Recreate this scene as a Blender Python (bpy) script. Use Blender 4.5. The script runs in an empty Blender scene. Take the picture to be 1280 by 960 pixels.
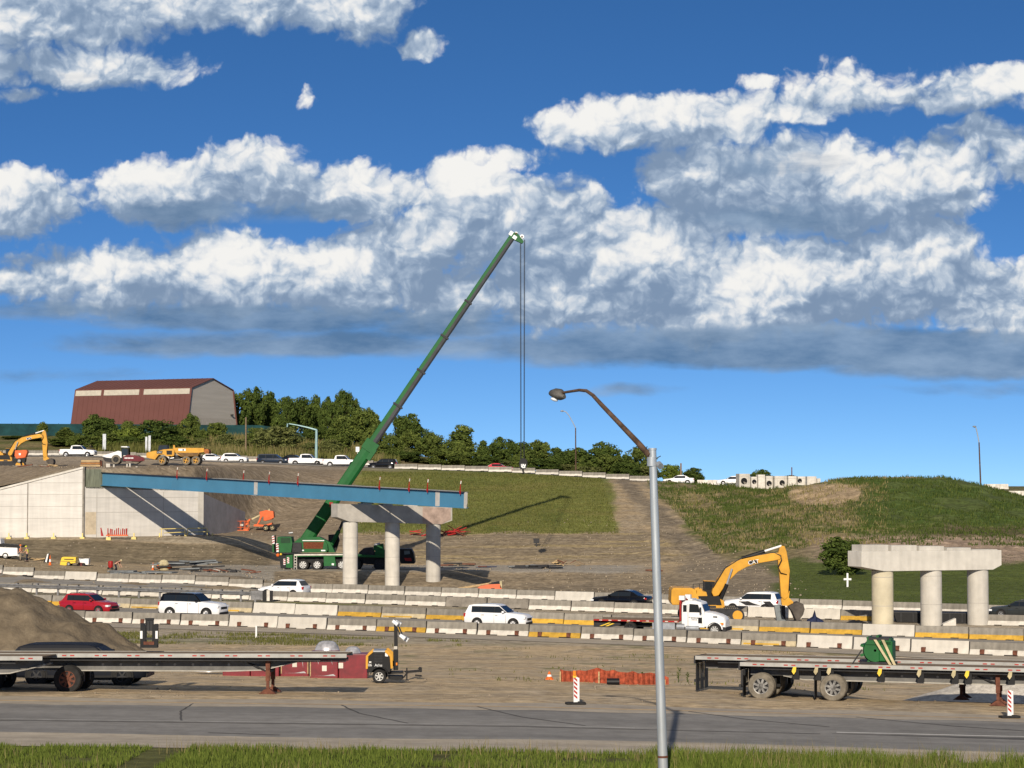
import bpy, math, random
import numpy as np
from mathutils import Vector, Matrix, Euler
random.seed(7); RNG = np.random.default_rng(7)
R = math.radians; PI = math.pi
sc = bpy.context.scene; col = sc.collection
# ---------------------------------------------------------------- camera model (design grid 1280x960)
F = 2800.0; CZ = 10.5; PITCH = math.atan(120/F); CP, SP = math.cos(PITCH), math.sin(PITCH)
def W(px, py, D):
    u = (px-640)/F; v = (480-py)/F; t = D/(CP-v*SP)
    return Vector((u*t, D, CZ+(SP+v*CP)*t))
def PX(px, D): return (px-640)/F*D
def ZY(py, D): return W(640, py, D).z
# ---------------------------------------------------------------- numpy value noise
def _h(ix, iy, s):
    n = (ix*374761393 + iy*668265263 + s*1442695041).astype(np.int64) & 0xffffffff
    n = ((n ^ (n >> 13))*1274126177) & 0xffffffff
    return ((n ^ (n >> 16)) & 0xffff)/65535.0
def vnoise(x, y, s=0):
    x = np.asarray(x, float); y = np.asarray(y, float)
    ix = np.floor(x).astype(np.int64); iy = np.floor(y).astype(np.int64)
    fx = x-ix; fy = y-iy; fx = fx*fx*(3-2*fx); fy = fy*fy*(3-2*fy)
    a = _h(ix, iy, s); b = _h(ix+1, iy, s); c = _h(ix, iy+1, s); d = _h(ix+1, iy+1, s)
    return (a*(1-fx)+b*fx)*(1-fy)+(c*(1-fx)+d*fx)*fy
def fbm(x, y, s=0, o=4):
    t = 0; a = 0.5; n = 0
    for k in range(o):
        t = t+a*vnoise(x*2**k, y*2**k, s+k); n += a; a *= 0.5
    return t/n
def sstep(a, b, x): 
    t = np.clip((x-a)/(b-a), 0, 1); return t*t*(3-2*t)
# ---------------------------------------------------------------- materials
MATS = {}
def mat(name, c, rough=0.6, metal=0.0, var=0.18, scale=2.0, c2=None, bump=0.0, spec=0.22, detail=6, stretch=None, coat=0.0, streak=0.0, rnd=0.0):
    """procedural: base colour broken up by noise (c -> c2 or c darkened), small roughness change, optional bump"""
    if name in MATS: return MATS[name]
    m = bpy.data.materials.new(name); m.use_nodes = True; MATS[name] = m
    nt = m.node_tree; N = nt.nodes; L = nt.links; b = N['Principled BSDF']
    b.inputs['Roughness'].default_value = rough; b.inputs['Metallic'].default_value = metal
    b.inputs['Specular IOR Level'].default_value = spec
    if coat: b.inputs['Coat Weight'].default_value = coat; b.inputs['Coat Roughness'].default_value = 0.06
    tc = N.new('ShaderNodeTexCoord'); src = tc.outputs['Object']
    if stretch:
        mp = N.new('ShaderNodeMapping'); mp.inputs['Scale'].default_value = stretch; L.new(src, mp.inputs[0]); src = mp.outputs[0]
    n = N.new('ShaderNodeTexNoise'); n.inputs['Scale'].default_value = scale; n.inputs['Detail'].default_value = detail; n.inputs['Roughness'].default_value = 0.65
    L.new(src, n.inputs['Vector'])
    r = N.new('ShaderNodeValToRGB'); r.color_ramp.elements[0].position = 0.35; r.color_ramp.elements[1].position = 0.68
    d = c2 if c2 else tuple(x*(1-2.2*var) for x in c[:3])
    r.color_ramp.elements[0].color = (*d[:3], 1); r.color_ramp.elements[1].color = (*c[:3], 1)
    L.new(n.outputs['Fac'], r.inputs['Fac']); cur = r.outputs['Color']
    def mulf(cur, fac):
        mm = N.new('ShaderNodeVectorMath'); mm.operation = 'SCALE'; L.new(cur, mm.inputs[0]); L.new(fac, mm.inputs['Scale']); return mm.outputs[0]
    if streak:
        mp2 = N.new('ShaderNodeMapping'); mp2.inputs['Scale'].default_value = (1.6, 1.6, .12); L.new(tc.outputs['Object'], mp2.inputs[0])
        ns = N.new('ShaderNodeTexNoise'); ns.inputs['Scale'].default_value = 1.5; ns.inputs['Detail'].default_value = 6; L.new(mp2.outputs[0], ns.inputs['Vector'])
        mr = N.new('ShaderNodeMapRange'); mr.inputs[1].default_value = .35; mr.inputs[2].default_value = .7; mr.inputs[3].default_value = 1.08; mr.inputs[4].default_value = 1-streak; L.new(ns.outputs['Fac'], mr.inputs[0]); cur = mulf(cur, mr.outputs[0])
    if rnd:
        oi = N.new('ShaderNodeObjectInfo'); mr = N.new('ShaderNodeMapRange'); mr.inputs[3].default_value = 1-rnd; mr.inputs[4].default_value = 1+rnd*.6; L.new(oi.outputs['Random'], mr.inputs[0]); cur = mulf(cur, mr.outputs[0])
    L.new(cur, b.inputs['Base Color'])
    if bump:
        bp = N.new('ShaderNodeBump'); bp.inputs['Strength'].default_value = 0.7; bp.inputs['Distance'].default_value = bump
        n2 = N.new('ShaderNodeTexNoise'); n2.inputs['Scale'].default_value = scale*6; n2.inputs['Detail'].default_value = 5
        L.new(src, n2.inputs['Vector']); L.new(n2.outputs['Fac'], bp.inputs['Height']); L.new(bp.outputs[0], b.inputs['Normal'])
    return m
def glass_mat(name, c=(0.012, 0.016, 0.02)):
    m = mat(name, c, 0.08, 0, 0.05, 1.0, spec=0.45); return m
M_ = {}
def setup_mats():
    g = M_
    g['conc'] = mat('concrete_weathered', (0.285, 0.262, 0.222), 0.9, var=0.16, scale=1.4, bump=0.004, streak=.22, rnd=.22)
    g['conc_new'] = mat('concrete_pale', (0.53, 0.50, 0.44), 0.9, var=0.08, scale=0.9, bump=0.004, streak=.07, rnd=.10)
    g['conc_wall'] = mat('concrete_wall', (0.57, 0.545, 0.50), 0.9, var=0.07, scale=0.6, bump=0.005, stretch=(.35,.35,2.2), streak=.05)
    g['conc_shade'] = mat('concrete_shade_tone', (0.34, 0.32, 0.31), 0.95, var=0.12, scale=0.6, bump=0.02)  # darker copy of the wall concrete, with the return wall's shade in its colour
    g['conc_dark'] = mat('concrete_dark', (0.25, 0.225, 0.19), 0.92, var=0.2, scale=1.5, bump=0.004)
    g['conc_yel'] = mat('concrete_yellowed', (0.56, 0.50, 0.36), 0.9, var=0.1, scale=0.8, bump=0.004)
    g['conc_red'] = mat('concrete_stained', (0.44, 0.33, 0.27), 0.9, var=0.2, scale=1.1, bump=0.004)
    g['pwhite'] = mat('paint_band_white', (0.66, 0.62, 0.545), 0.75, var=0.13, scale=2.5, streak=.2, rnd=.14)
    g['pyel'] = mat('paint_band_yellow', (0.62, 0.37, 0.05), 0.75, var=0.18, scale=2.5, streak=.2, rnd=.2)
    g['slot'] = mat('slot_dark', (0.025, 0.022, 0.022), 0.95)
    g['rust'] = mat('rusty_steel', (0.17, 0.065, 0.04), 0.85, var=0.25, scale=5)
    g['steel'] = mat('galvanised_steel', (0.42, 0.44, 0.46), 0.45, 0.55, var=0.15, scale=3)
    g['railsteel'] = mat('guardrail_steel', (0.20, 0.20, 0.205), 0.5, 0.2, var=0.2, scale=3)
    g['plate'] = mat('blue_grey_plate', (0.20, 0.215, 0.22), 0.6, var=0.2, scale=1.5)
    g['alu'] = mat('aluminium_rail', (0.36, 0.355, 0.33), 0.6, 0.2, var=0.12, scale=2)
    g['dsteel'] = mat('dark_steel', (0.036, 0.036, 0.038), 0.65, 0.0, var=0.2, scale=3)
    g['black'] = mat('black_paint', (0.010, 0.010, 0.011), 0.5, var=0.2, scale=3)
    g['rubber'] = mat('tyre_rubber', (0.028, 0.027, 0.026), 0.9, var=0.2, scale=5, bump=0.004)
    g['dusty'] = mat('dusty_tyre', (0.20, 0.175, 0.135), 0.95, var=0.2, scale=5, bump=0.004)
    g['rim'] = mat('alloy_rim', (0.55, 0.55, 0.55), 0.3, 0.8, var=0.1)
    g['rimsteel'] = mat('steel_rim_white', (0.6, 0.6, 0.58), 0.5, 0.2, var=0.15)
    g['girder'] = mat('girder_blue', (0.06, 0.20, 0.325), 0.6, var=0.08, scale=0.25, spec=0.35)
    g['girder_dk'] = mat('girder_flange_dark', (0.03, 0.035, 0.05), 0.7, var=0.2)
    g['prime'] = mat('primer_grey', (0.46, 0.44, 0.41), 0.75, var=0.1, scale=2)
    g['formgreen'] = mat('weathered_form_panel', (0.20, 0.215, 0.155), 0.85, var=0.22, scale=1.5, stretch=(3, 3, 0.4))
    g['cyel'] = mat('machine_yellow', (0.62, 0.315, 0.032), 0.5, var=0.12, scale=1.2, coat=0.15)
    g['cgreen'] = mat('crane_green', (0.008, 0.105, 0.022), 0.55, var=0.14, scale=0.8, spec=0.25)
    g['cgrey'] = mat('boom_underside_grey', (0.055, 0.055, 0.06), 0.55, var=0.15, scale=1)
    g['orange'] = mat('lift_orange', (0.66, 0.13, 0.035), 0.5, var=0.12, scale=1.5)
    g['orange2'] = mat('safety_orange', (0.72, 0.14, 0.02), 0.6, var=0.08)
    g['red'] = mat('red_paint', (0.36, 0.018, 0.015), 0.5, var=0.15, scale=2)
    g['wrap'] = mat('red_wrapped_load', (0.225, 0.012, 0.022), 0.35, var=0.25, scale=1.6, spec=0.6)
    g['white'] = mat('white_paint', (0.72, 0.72, 0.71), 0.4, var=0.03, coat=0.3)
    g['wood'] = mat('timber', (0.50, 0.36, 0.19), 0.8, var=0.2, scale=2, stretch=(0.5, 6, 6))
    g['oldwood'] = mat('weathered_timber', (0.26, 0.19, 0.12), 0.9, var=0.25, scale=2, stretch=(0.5, 6, 6))
    g['yel'] = mat('safety_yellow', (0.76, 0.52, 0.05), 0.55, var=0.08)
    g['pyell'] = mat('pale_yellow_rail', (0.72, 0.58, 0.22), 0.6, var=0.1)
    g['glass'] = glass_mat('tinted_glass')
    g['glass2'] = glass_mat('window_glass_pale', (0.12, 0.15, 0.15))
    g['lamp_w'] = mat('lamp_lens_clear', (0.75, 0.77, 0.78), 0.12, var=0.03, spec=0.9)
    g['lamp_r'] = mat('lamp_lens_red', (0.34, 0.012, 0.012), 0.2, var=0.05, spec=0.7)
    g['lamp_o'] = mat('lamp_lens_orange', (0.75, 0.22, 0.02), 0.2, var=0.05, spec=0.7)
    g['refl'] = mat('reflector_red', (0.40, 0.035, 0.025), 0.4, var=0.15, scale=8)
    g['film'] = mat('silver_wrap_film', (0.55, 0.55, 0.57), 0.28, 0.3, var=0.25, scale=3)
    g['navy'] = mat('navy_tarp', (0.02, 0.03, 0.08), 0.7, var=0.2)
    g['bark'] = mat('tree_bark', (0.095, 0.07, 0.048), 0.95, var=0.3, scale=4)
    g['pole'] = mat('lamp_pole_grey', (0.40, 0.425, 0.44), 0.5, 0.35, var=0.1, scale=1.5, stretch=(6, 6, 0.6))
    g['polebrown'] = mat('lamp_arm_rusty', (0.135, 0.082, 0.052), 0.75, 0.2, var=0.3, scale=4)
    g['teal'] = mat('pale_teal_steel', (0.28, 0.42, 0.42), 0.5, 0.2, var=0.1)
    g['roofbrown'] = None
    g['shedgrey'] = mat('shed_gable_grey', (0.43, 0.395, 0.345), 0.85, var=0.06, scale=0.4, stretch=(0.3, 0.3, 4))
    g['netting'] = mat('windscreen_green', (0.012, 0.058, 0.062), 0.85, var=0.25, scale=0.5)
    g['skin'] = mat('skin', (0.45, 0.26, 0.18), 0.6, var=0.05)
    g['denim'] = mat('navy_trousers', (0.025, 0.03, 0.05), 0.9, var=0.2)
    g['khaki'] = mat('khaki_trousers', (0.30, 0.25, 0.18), 0.9, var=0.2)
    g['hivis'] = mat('vest_yellow', (0.62, 0.66, 0.05), 0.8, var=0.1, scale=8)
    g['hivo'] = mat('vest_orange', (0.75, 0.2, 0.04), 0.8, var=0.1, scale=8)
    g['jred'] = mat('dark_red_shirt', (0.10, 0.02, 0.02), 0.85, var=0.2)
    g['fence_mesh'] = mat('orange_mesh_fabric', (0.45, 0.095, 0.045), 0.8, var=0.3, scale=6)
    g['tan'] = mat('pale_canvas', (0.55, 0.47, 0.28), 0.85, var=0.2)
    g['stone'] = mat('rubble_stone', (0.42, 0.39, 0.34), 0.95, var=0.25, scale=3, bump=0.03)
    g['meshbrown'] = mat('rusty_mesh_panel', (0.19, 0.055, 0.022), 0.8, var=0.3, scale=9)
    # corrugated brown roof
    m = mat('shed_roof_brown', (0.128, 0.052, 0.043), 0.7, var=0.05, scale=0.3); g['roofbrown'] = m
# ---------------------------------------------------------------- mesh builder
class MB:
    def __init__(s): s.v = []; s.f = []; s.m = []; s.mats = []; s.T = Matrix.Identity(4); s.cur = 0
    def use(s, m):
        if m not in s.mats: s.mats.append(m)
        s.cur = s.mats.index(m); return s
    def add(s, vs, fs):
        o = len(s.v); s.v.extend([tuple(s.T @ Vector(p)) for p in vs])
        for f in fs: s.f.append([o+i for i in f]); s.m.append(s.cur)
        return s
    def box(s, x0, x1, y0, y1, z0, z1):
        return s.add([(x0,y0,z0),(x1,y0,z0),(x1,y1,z0),(x0,y1,z0),(x0,y0,z1),(x1,y0,z1),(x1,y1,z1),(x0,y1,z1)],
                     [(3,2,1,0),(4,5,6,7),(0,1,5,4),(1,2,6,5),(2,3,7,6),(3,0,4,7)])
    def cbox(s, c, d): return s.box(c[0]-d[0]/2,c[0]+d[0]/2,c[1]-d[1]/2,c[1]+d[1]/2,c[2]-d[2]/2,c[2]+d[2]/2)
    def prism(s, poly, y0, y1, ax='y'):
        """polygon in (x,z) extruded along y (ax='y'); ax='x': (y,z) along x; ax='z': (x,y) along z"""
        n = len(poly)
        if ax == 'y': P = [(a,y0,b) for a,b in poly]+[(a,y1,b) for a,b in poly]
        elif ax == 'x': P = [(y0,a,b) for a,b in poly]+[(y1,a,b) for a,b in poly]
        else: P = [(a,b,y0) for a,b in poly]+[(a,b,y1) for a,b in poly]
        ar = sum(poly[i][0]*poly[(i+1)%n][1]-poly[(i+1)%n][0]*poly[i][1] for i in range(n))
        fl = (ar > 0) if ax in 'xz' else (ar < 0)
        fs = [list(range(n))[::-1], list(range(n, 2*n))]+[(i,(i+1)%n,n+(i+1)%n,n+i) for i in range(n)]
        if not fl: fs = [list(f)[::-1] for f in fs]
        return s.add(P, fs)
    def cyl(s, a, b, r0, r1=None, n=12, cap=True):
        a = Vector(a); b = Vector(b); r1 = r0 if r1 is None else r1
        d = (b-a).normalized(); q = d.orthogonal().normalized(); w = d.cross(q)
        vs = []
        for c, r in ((a, r0), (b, r1)):
            for i in range(n):
                t = 2*PI*i/n; vs.append(c+q*(r*math.cos(t))+w*(r*math.sin(t)))
        fs = [(i,(i+1)%n,n+(i+1)%n,n+i) for i in range(n)]
        if cap: fs += [list(range(n))[::-1], list(range(n,2*n))]
        return s.add(vs, fs)
    def tube(s, pts, r, n=8):
        pts = [Vector(p) for p in pts]; rs = r if isinstance(r, (list, tuple)) else [r]*len(pts)
        vs = []; fs = []; q = None
        for k, p in enumerate(pts):
            d = (pts[min(k+1,len(pts)-1)]-pts[max(k-1,0)]).normalized()
            if q is None: q = d.orthogonal().normalized()
            q = (q-d*q.dot(d)).normalized(); w = d.cross(q)
            for i in range(n):
                t = 2*PI*i/n; vs.append(p+q*(rs[k]*math.cos(t))+w*(rs[k]*math.sin(t)))
        for k in range(len(pts)-1):
            for i in range(n): fs.append((k*n+i,k*n+(i+1)%n,(k+1)*n+(i+1)%n,(k+1)*n+i))
        fs += [list(range(n))[::-1], list(range((len(pts)-1)*n, len(pts)*n))]
        return s.add(vs, fs)
    def lathe(s, prof, c, axis='z', n=16):
        """prof: (r, h) list around axis through c"""
        vs = []; fs = []; m = len(prof); c = Vector(c)
        for i in range(n):
            t = 2*PI*i/n
            for r, h in prof:
                p = (r*math.cos(t), r*math.sin(t), h)
                if axis == 'y': p = (p[0], h, p[1])
                elif axis == 'x': p = (h, p[0], p[1])
                vs.append(c+Vector(p))
        for i in range(n):
            j = (i+1) % n
            for k in range(m-1): fs.append((i*m+k, j*m+k, j*m+k+1, i*m+k+1))
        return s.add(vs, fs)
    def loft(s, rings, cap=True, closed=True):
        n = len(rings[0]); vs = [p for r in rings for p in r]; fs = []
        for k in range(len(rings)-1):
            for i in range(n if closed else n-1): fs.append((k*n+i,k*n+(i+1)%n,(k+1)*n+(i+1)%n,(k+1)*n+i))
        if cap: fs += [list(range(n))[::-1], list(range((len(rings)-1)*n,len(rings)*n))]
        return s.add(vs, fs)
    def sphere(s, c, r, n=10, m=7):
        r = r if isinstance(r, (tuple, list)) else (r, r, r)
        prof = [(math.sin(PI*k/m), -math.cos(PI*k/m)) for k in range(m+1)]
        T = s.T.copy(); s.T = T @ Matrix.Translation(c) @ Matrix.Diagonal((*r, 1)); s.lathe(prof, (0,0,0), 'z', n); s.T = T
        return s
    def ok(s): return len(s.v) > 0
    def mesh(s, name, smooth=35):
        me = bpy.data.meshes.new(name); me.from_pydata(s.v, [], s.f)
        for m in s.mats: me.materials.append(m)
        me.polygons.foreach_set('material_index', s.m)
        if smooth:
            import bmesh
            bm = bmesh.new(); bm.from_mesh(me); bmesh.ops.recalc_face_normals(bm, faces=bm.faces); bm.to_mesh(me); bm.free()
            me.shade_smooth()
            try: me.set_sharp_from_angle(angle=R(smooth))
            except Exception: pass
        me.update(); return me
def link(o, parent=None):
    col.objects.link(o)
    if parent is not None: o.parent = parent
    return o
def tag(o, label=None, cat=None, group=None, kind=None):
    if label: o['label'] = label
    if cat: o['category'] = cat
    if group: o['group'] = group
    if kind: o['kind'] = kind
    return o
def thing(name, label, cat, loc=(0,0,0), rz=0.0, group=None, rot=None):
    o = bpy.data.objects.new(name, None); o.empty_display_size = 0.3; link(o)
    o.location = loc; o.rotation_euler = rot if rot else (0, 0, rz)
    return tag(o, label, cat, group)
def part(name, mb, parent=None, smooth=35, bevel=0.0, label=None):
    o = bpy.data.objects.new(name, mb.mesh(name, smooth)); link(o, parent)
    if bevel:
        b = o.modifiers.new('edge', 'BEVEL'); b.width = bevel; b.segments = 2; b.limit_method = 'ANGLE'; b.angle_limit = R(40)
    if label: o['label'] = label
    return o
def dup(o, loc, rz=None, label=None, scale=None, group=None):
    r = o.copy(); col.objects.link(r); r.location = loc
    if rz is not None: r.rotation_euler = (0, 0, rz)
    if scale is not None: r.scale = scale if isinstance(scale, (tuple, list)) else (scale,)*3
    if label: r['label'] = label
    if group: r['group'] = group
    for ch in list(o.children):
        c = ch.copy(); col.objects.link(c); c.parent = r
        for g in list(ch.children):
            d = g.copy(); col.objects.link(d); d.parent = c
    return r
def text_part(name, txt, size, mtl, parent, M):
    cu = bpy.data.curves.new(name, 'FONT'); cu.body = txt; cu.size = size; cu.extrude = 0.004; cu.align_x = 'CENTER'; cu.align_y = 'CENTER'
    t = bpy.data.objects.new(name, cu); col.objects.link(t)
    dg = bpy.context.evaluated_depsgraph_get(); me = bpy.data.meshes.new_from_object(t.evaluated_get(dg))
    bpy.data.objects.remove(t); me.transform(M); me.materials.clear(); me.materials.append(mtl)
    o = bpy.data.objects.new(name, me); link(o, parent); return o
ORD = ['first','second','third','fourth','fifth','sixth','seventh','eighth','ninth','tenth','eleventh','twelfth','thirteenth','fourteenth','fifteenth','sixteenth','seventeenth','eighteenth','nineteenth','twentieth']
TEN = {20:'twenty',30:'thirty',40:'forty',50:'fifty',60:'sixty',70:'seventy',80:'eighty'}
def ordw(n):
    if n <= 20: return ORD[n-1]
    if n % 10 == 0: return TEN[n][:-1]+'ieth'
    return TEN[n//10*10]+'-'+ORD[n % 10-1]
setup_mats()
# ================================================================ TERRAIN
NEAR = [(10,-5.4),(45,-7.2),(58,-7.75),(66.5,-8.0),(79.5,-8.0),(82,-8.0),(132,-10.35),(138,-10.5),(203,-10.5)]
FARL = [(274,1.4),(300,1.8),(330,2.1),(345,2.4),(358,3.7),(366,3.9),(374,4.1),(400,5.5),(438,8.5),(500,10.5),(620,9),(900,0),(6500,-12)]
COLS = {
 -500: [(206,-10.5),(218,-9.9),(240,-9.0),(256,-8.4),(262,-8.2),(274,-6.95),(290,-6.9),(345,2.4)]+FARL[4:],
 0:   [(206,-10.5),(214,-10.0),(236,-9.3),(256,-8.9),(262,-8.7),(274,-6.95),(290,-6.9),(345,2.4)]+FARL[4:],
 100: [(206,-10.5),(216,-10.2),(240,-9.9),(256,-9.7),(262,-9.5),(274,-6.95),(290,-6.9),(345,2.4)]+FARL[4:],
 200: [(206,-10.5),(214,-10.15),(256,-10),(264,-9.8),(276,-6.95),(290,-6.9),(345,2.0),(358,3.2),(366,3.4),(374,3.6),(400,5.2),(438,8.3),(500,10.5),(620,9),(900,0),(6500,-12)],
 300: [(206,-10.5),(214,-10.05),(258,-10),(264,-9.8),(277,-7.0),(292,-6.9),(300,-6.2),(345,1.2),(358,2.7),(366,3.0),(374,3.2),(400,4.8),(438,8),(500,10),(620,8.5),(900,0),(6500,-12)],
 345: [(206,-10.5),(214,-10.6),(238,-10.7),(246,-10.0),(264,-10),(270,-9.6),(283,-7.0),(295,-6.8),(345,1.0),(356,2.4),(366,2.8),(374,3.0),(400,4.5),(438,7.5),(500,9),(620,8),(900,-1),(6500,-13)],
 430: [(206,-10.5),(213,-11.2),(239,-11.6),(246.5,-10.0),(266,-10),(272,-9.5),(290,-6.8),(340,1.0),(350,1.9),(366,2.5),(376,2.6),(400,4),(438,6.5),(500,8),(620,7),(900,-2),(6500,-14)],
 520: [(206,-10.5),(213,-11.2),(239,-11.6),(246.5,-10.0),(266,-10),(288,-7.0),(337,0.7),(349,1.6),(366,1.9),(380,2.1),(438,4.2),(500,5.5),(620,4),(900,-4),(6500,-15)],
 640: [(206,-10.5),(213,-11.2),(238,-11.6),(246.5,-10.0),(266,-10),(288,-6.9),(335,0.3),(346,1.1),(352,1.2),(366,1.3),(380,1.3),(438,1.8),(520,1.5),(900,-6),(6500,-16)],
 780: [(204,-10.5),(212,-11.0),(236,-11.4),(246,-10.1),(266,-10),(288,-7.0),(333,-0.6),(343,0.0),(366,0.15),(438,0),(520,-1),(900,-7),(6500,-17)],
 860: [(202,-10.5),(211,-10.8),(232,-11.0),(246,-10.1),(262,-9.9),(285,-7.3),(335,-1.0),(343,-0.75),(366,-0.6),(438,-1.2),(900,-8),(6500,-18)],
 960: [(200,-10.5),(240,-10.0),(262,-9.0),(300,-4.5),(335,-1.35),(343,-1.15),(366,-1.2),(438,-2.5),(900,-8),(6500,-18)],
 1040:[(198,-10.5),(245,-9.8),(255,-9.3),(285,-6.0),(305,-3.1),(321,-0.25),(332,-0.25),(345,-1.8),(366,-2.4),(438,-3.5),(900,-9),(6500,-18)],
 1100:[(196,-10.5),(245,-9.8),(255,-9.2),(285,-6.0),(306,-2.4),(321,0.1),(334,0.1),(352,-2.2),(438,-4),(900,-9),(6500,-18)],
 1170:[(196,-10.5),(245,-9.8),(255,-9.2),(285,-6.0),(308,-2.0),(322,0.1),(334,0.1),(360,-2.6),(438,-4),(900,-9),(6500,-18)],
 1225:[(196,-10.5),(245,-9.9),(255,-9.3),(285,-6.2),(308,-2.6),(323,-0.9),(336,-0.9),(360,-2.6),(438,-4),(900,-9),(6500,-18)],
 1275:[(196,-10.5),(245,-9.9),(255,-9.4),(285,-6.5),(308,-3.5),(325,-2.5),(345,-2.5),(438,-4),(900,-9),(6500,-18)],
 1800:[(196,-10.5),(245,-9.9),(255,-9.5),(285,-7),(308,-5),(325,-4.2),(345,-4),(438,-5),(900,-9),(6500,-18)],
}
_cp = sorted(COLS)
def D1(x): return 151.5-0.38*x-0.002*x*x
def D2(x): return 166-0.42*x
def D3(x): return 183.5-0.42*x
def D4(x): return 199-0.45*x
def wall_d(x):
    a = D_ = None
    return np.where(x < -52.35, 274.0, np.where(x < -38.9, 274+9*(x+52.35)/13.45, np.where(x < -35.4, 283+(x+38.9)/3.5*15, 298.0)))
def zrel(x, D, noise=True):
    x = np.asarray(x, float); D = np.asarray(D, float); x, D = np.broadcast_arrays(x, D)
    px = np.clip(640+F*x/D, _cp[0], _cp[-1]-1e-3)
    zs = np.stack([np.interp(D, [k[0] for k in NEAR+COLS[c]], [k[1] for k in NEAR+COLS[c]]) for c in _cp])
    i = np.clip(np.searchsorted(_cp, px, side='right')-1, 0, len(_cp)-2)
    ca = np.array(_cp, float); t = (px-ca[i])/(ca[i+1]-ca[i])
    fl = zs.reshape(len(_cp), -1); ii = i.ravel(); k = np.arange(ii.size)
    z = (fl[ii, k]*(1-t.ravel())+fl[ii+1, k]*t.ravel()).reshape(D.shape)
    # earth fill behind the abutment walls
    dist = D-wall_d(x)
    zh = np.interp(D, [k[0] for k in FARL], [k[1] for k in FARL])
    top = np.interp(x, [-90,-62.6,-52.4,-52.3,-38.9,-35.4], [-8.0,-1.35,1.35,0.6,-1.9,-4.4])
    fill = np.minimum(zh, top+np.where(x < -52.35, 0.16, 0.45)*np.maximum(dist, 0))
    dd = np.maximum(D-285, 0); w = sstep(0.9, 2.0, dist)*(1-sstep(-41.2+dd*.10, -39.4+dd*.36, x))
    w = w*(1-sstep(330,357,D))
    z = z*(1-w)+np.maximum(fill, z)*w
    z = z-0.01*np.clip(x,-60,60)*(1-sstep(220,258,D))-0.002*x*(1-sstep(100,130,D))-0.012*np.maximum(x,0)*(1-sstep(88,128,D))
    z = z-0.45*sstep(11,17,x)*sstep(88.5,93,D)*(1-sstep(125,140,D))
    if noise:
        lane = sstep(80.5,86,D)*(1-sstep(138,146,D))
        z = z+lane*0.16*(fbm(x*.16, D*.16, 3)-0.5)
        b = sstep(204,212,D)*(1-sstep(246,252,D))+0.5*sstep(262,268,D)
        b = b*(1-sstep(338,344,D))
        z = z+b*0.5*(fbm(x*.22, D*.22, 11)-0.5)
        rough = sstep(256,270,D)*(1-sstep(350,360,D))*sstep(790,840,px)
        z = z+rough*1.1*(fbm(x*.35, D*.35, 17, 5)-0.5)
        z = z+sstep(376,395,D)*(1-sstep(600,700,D))*1.2*(fbm(x*.12, D*.12, 29)-0.5)
    return z
def zt(x, D): return float(zrel(np.array([x]), np.array([D]))[0])+CZ
def G(px, D, dz=0.0):
    """point on the ground straight below/above picture column px at depth D"""
    x = PX(px, D); return Vector((x, D, zt(x, D)+dz))
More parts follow.
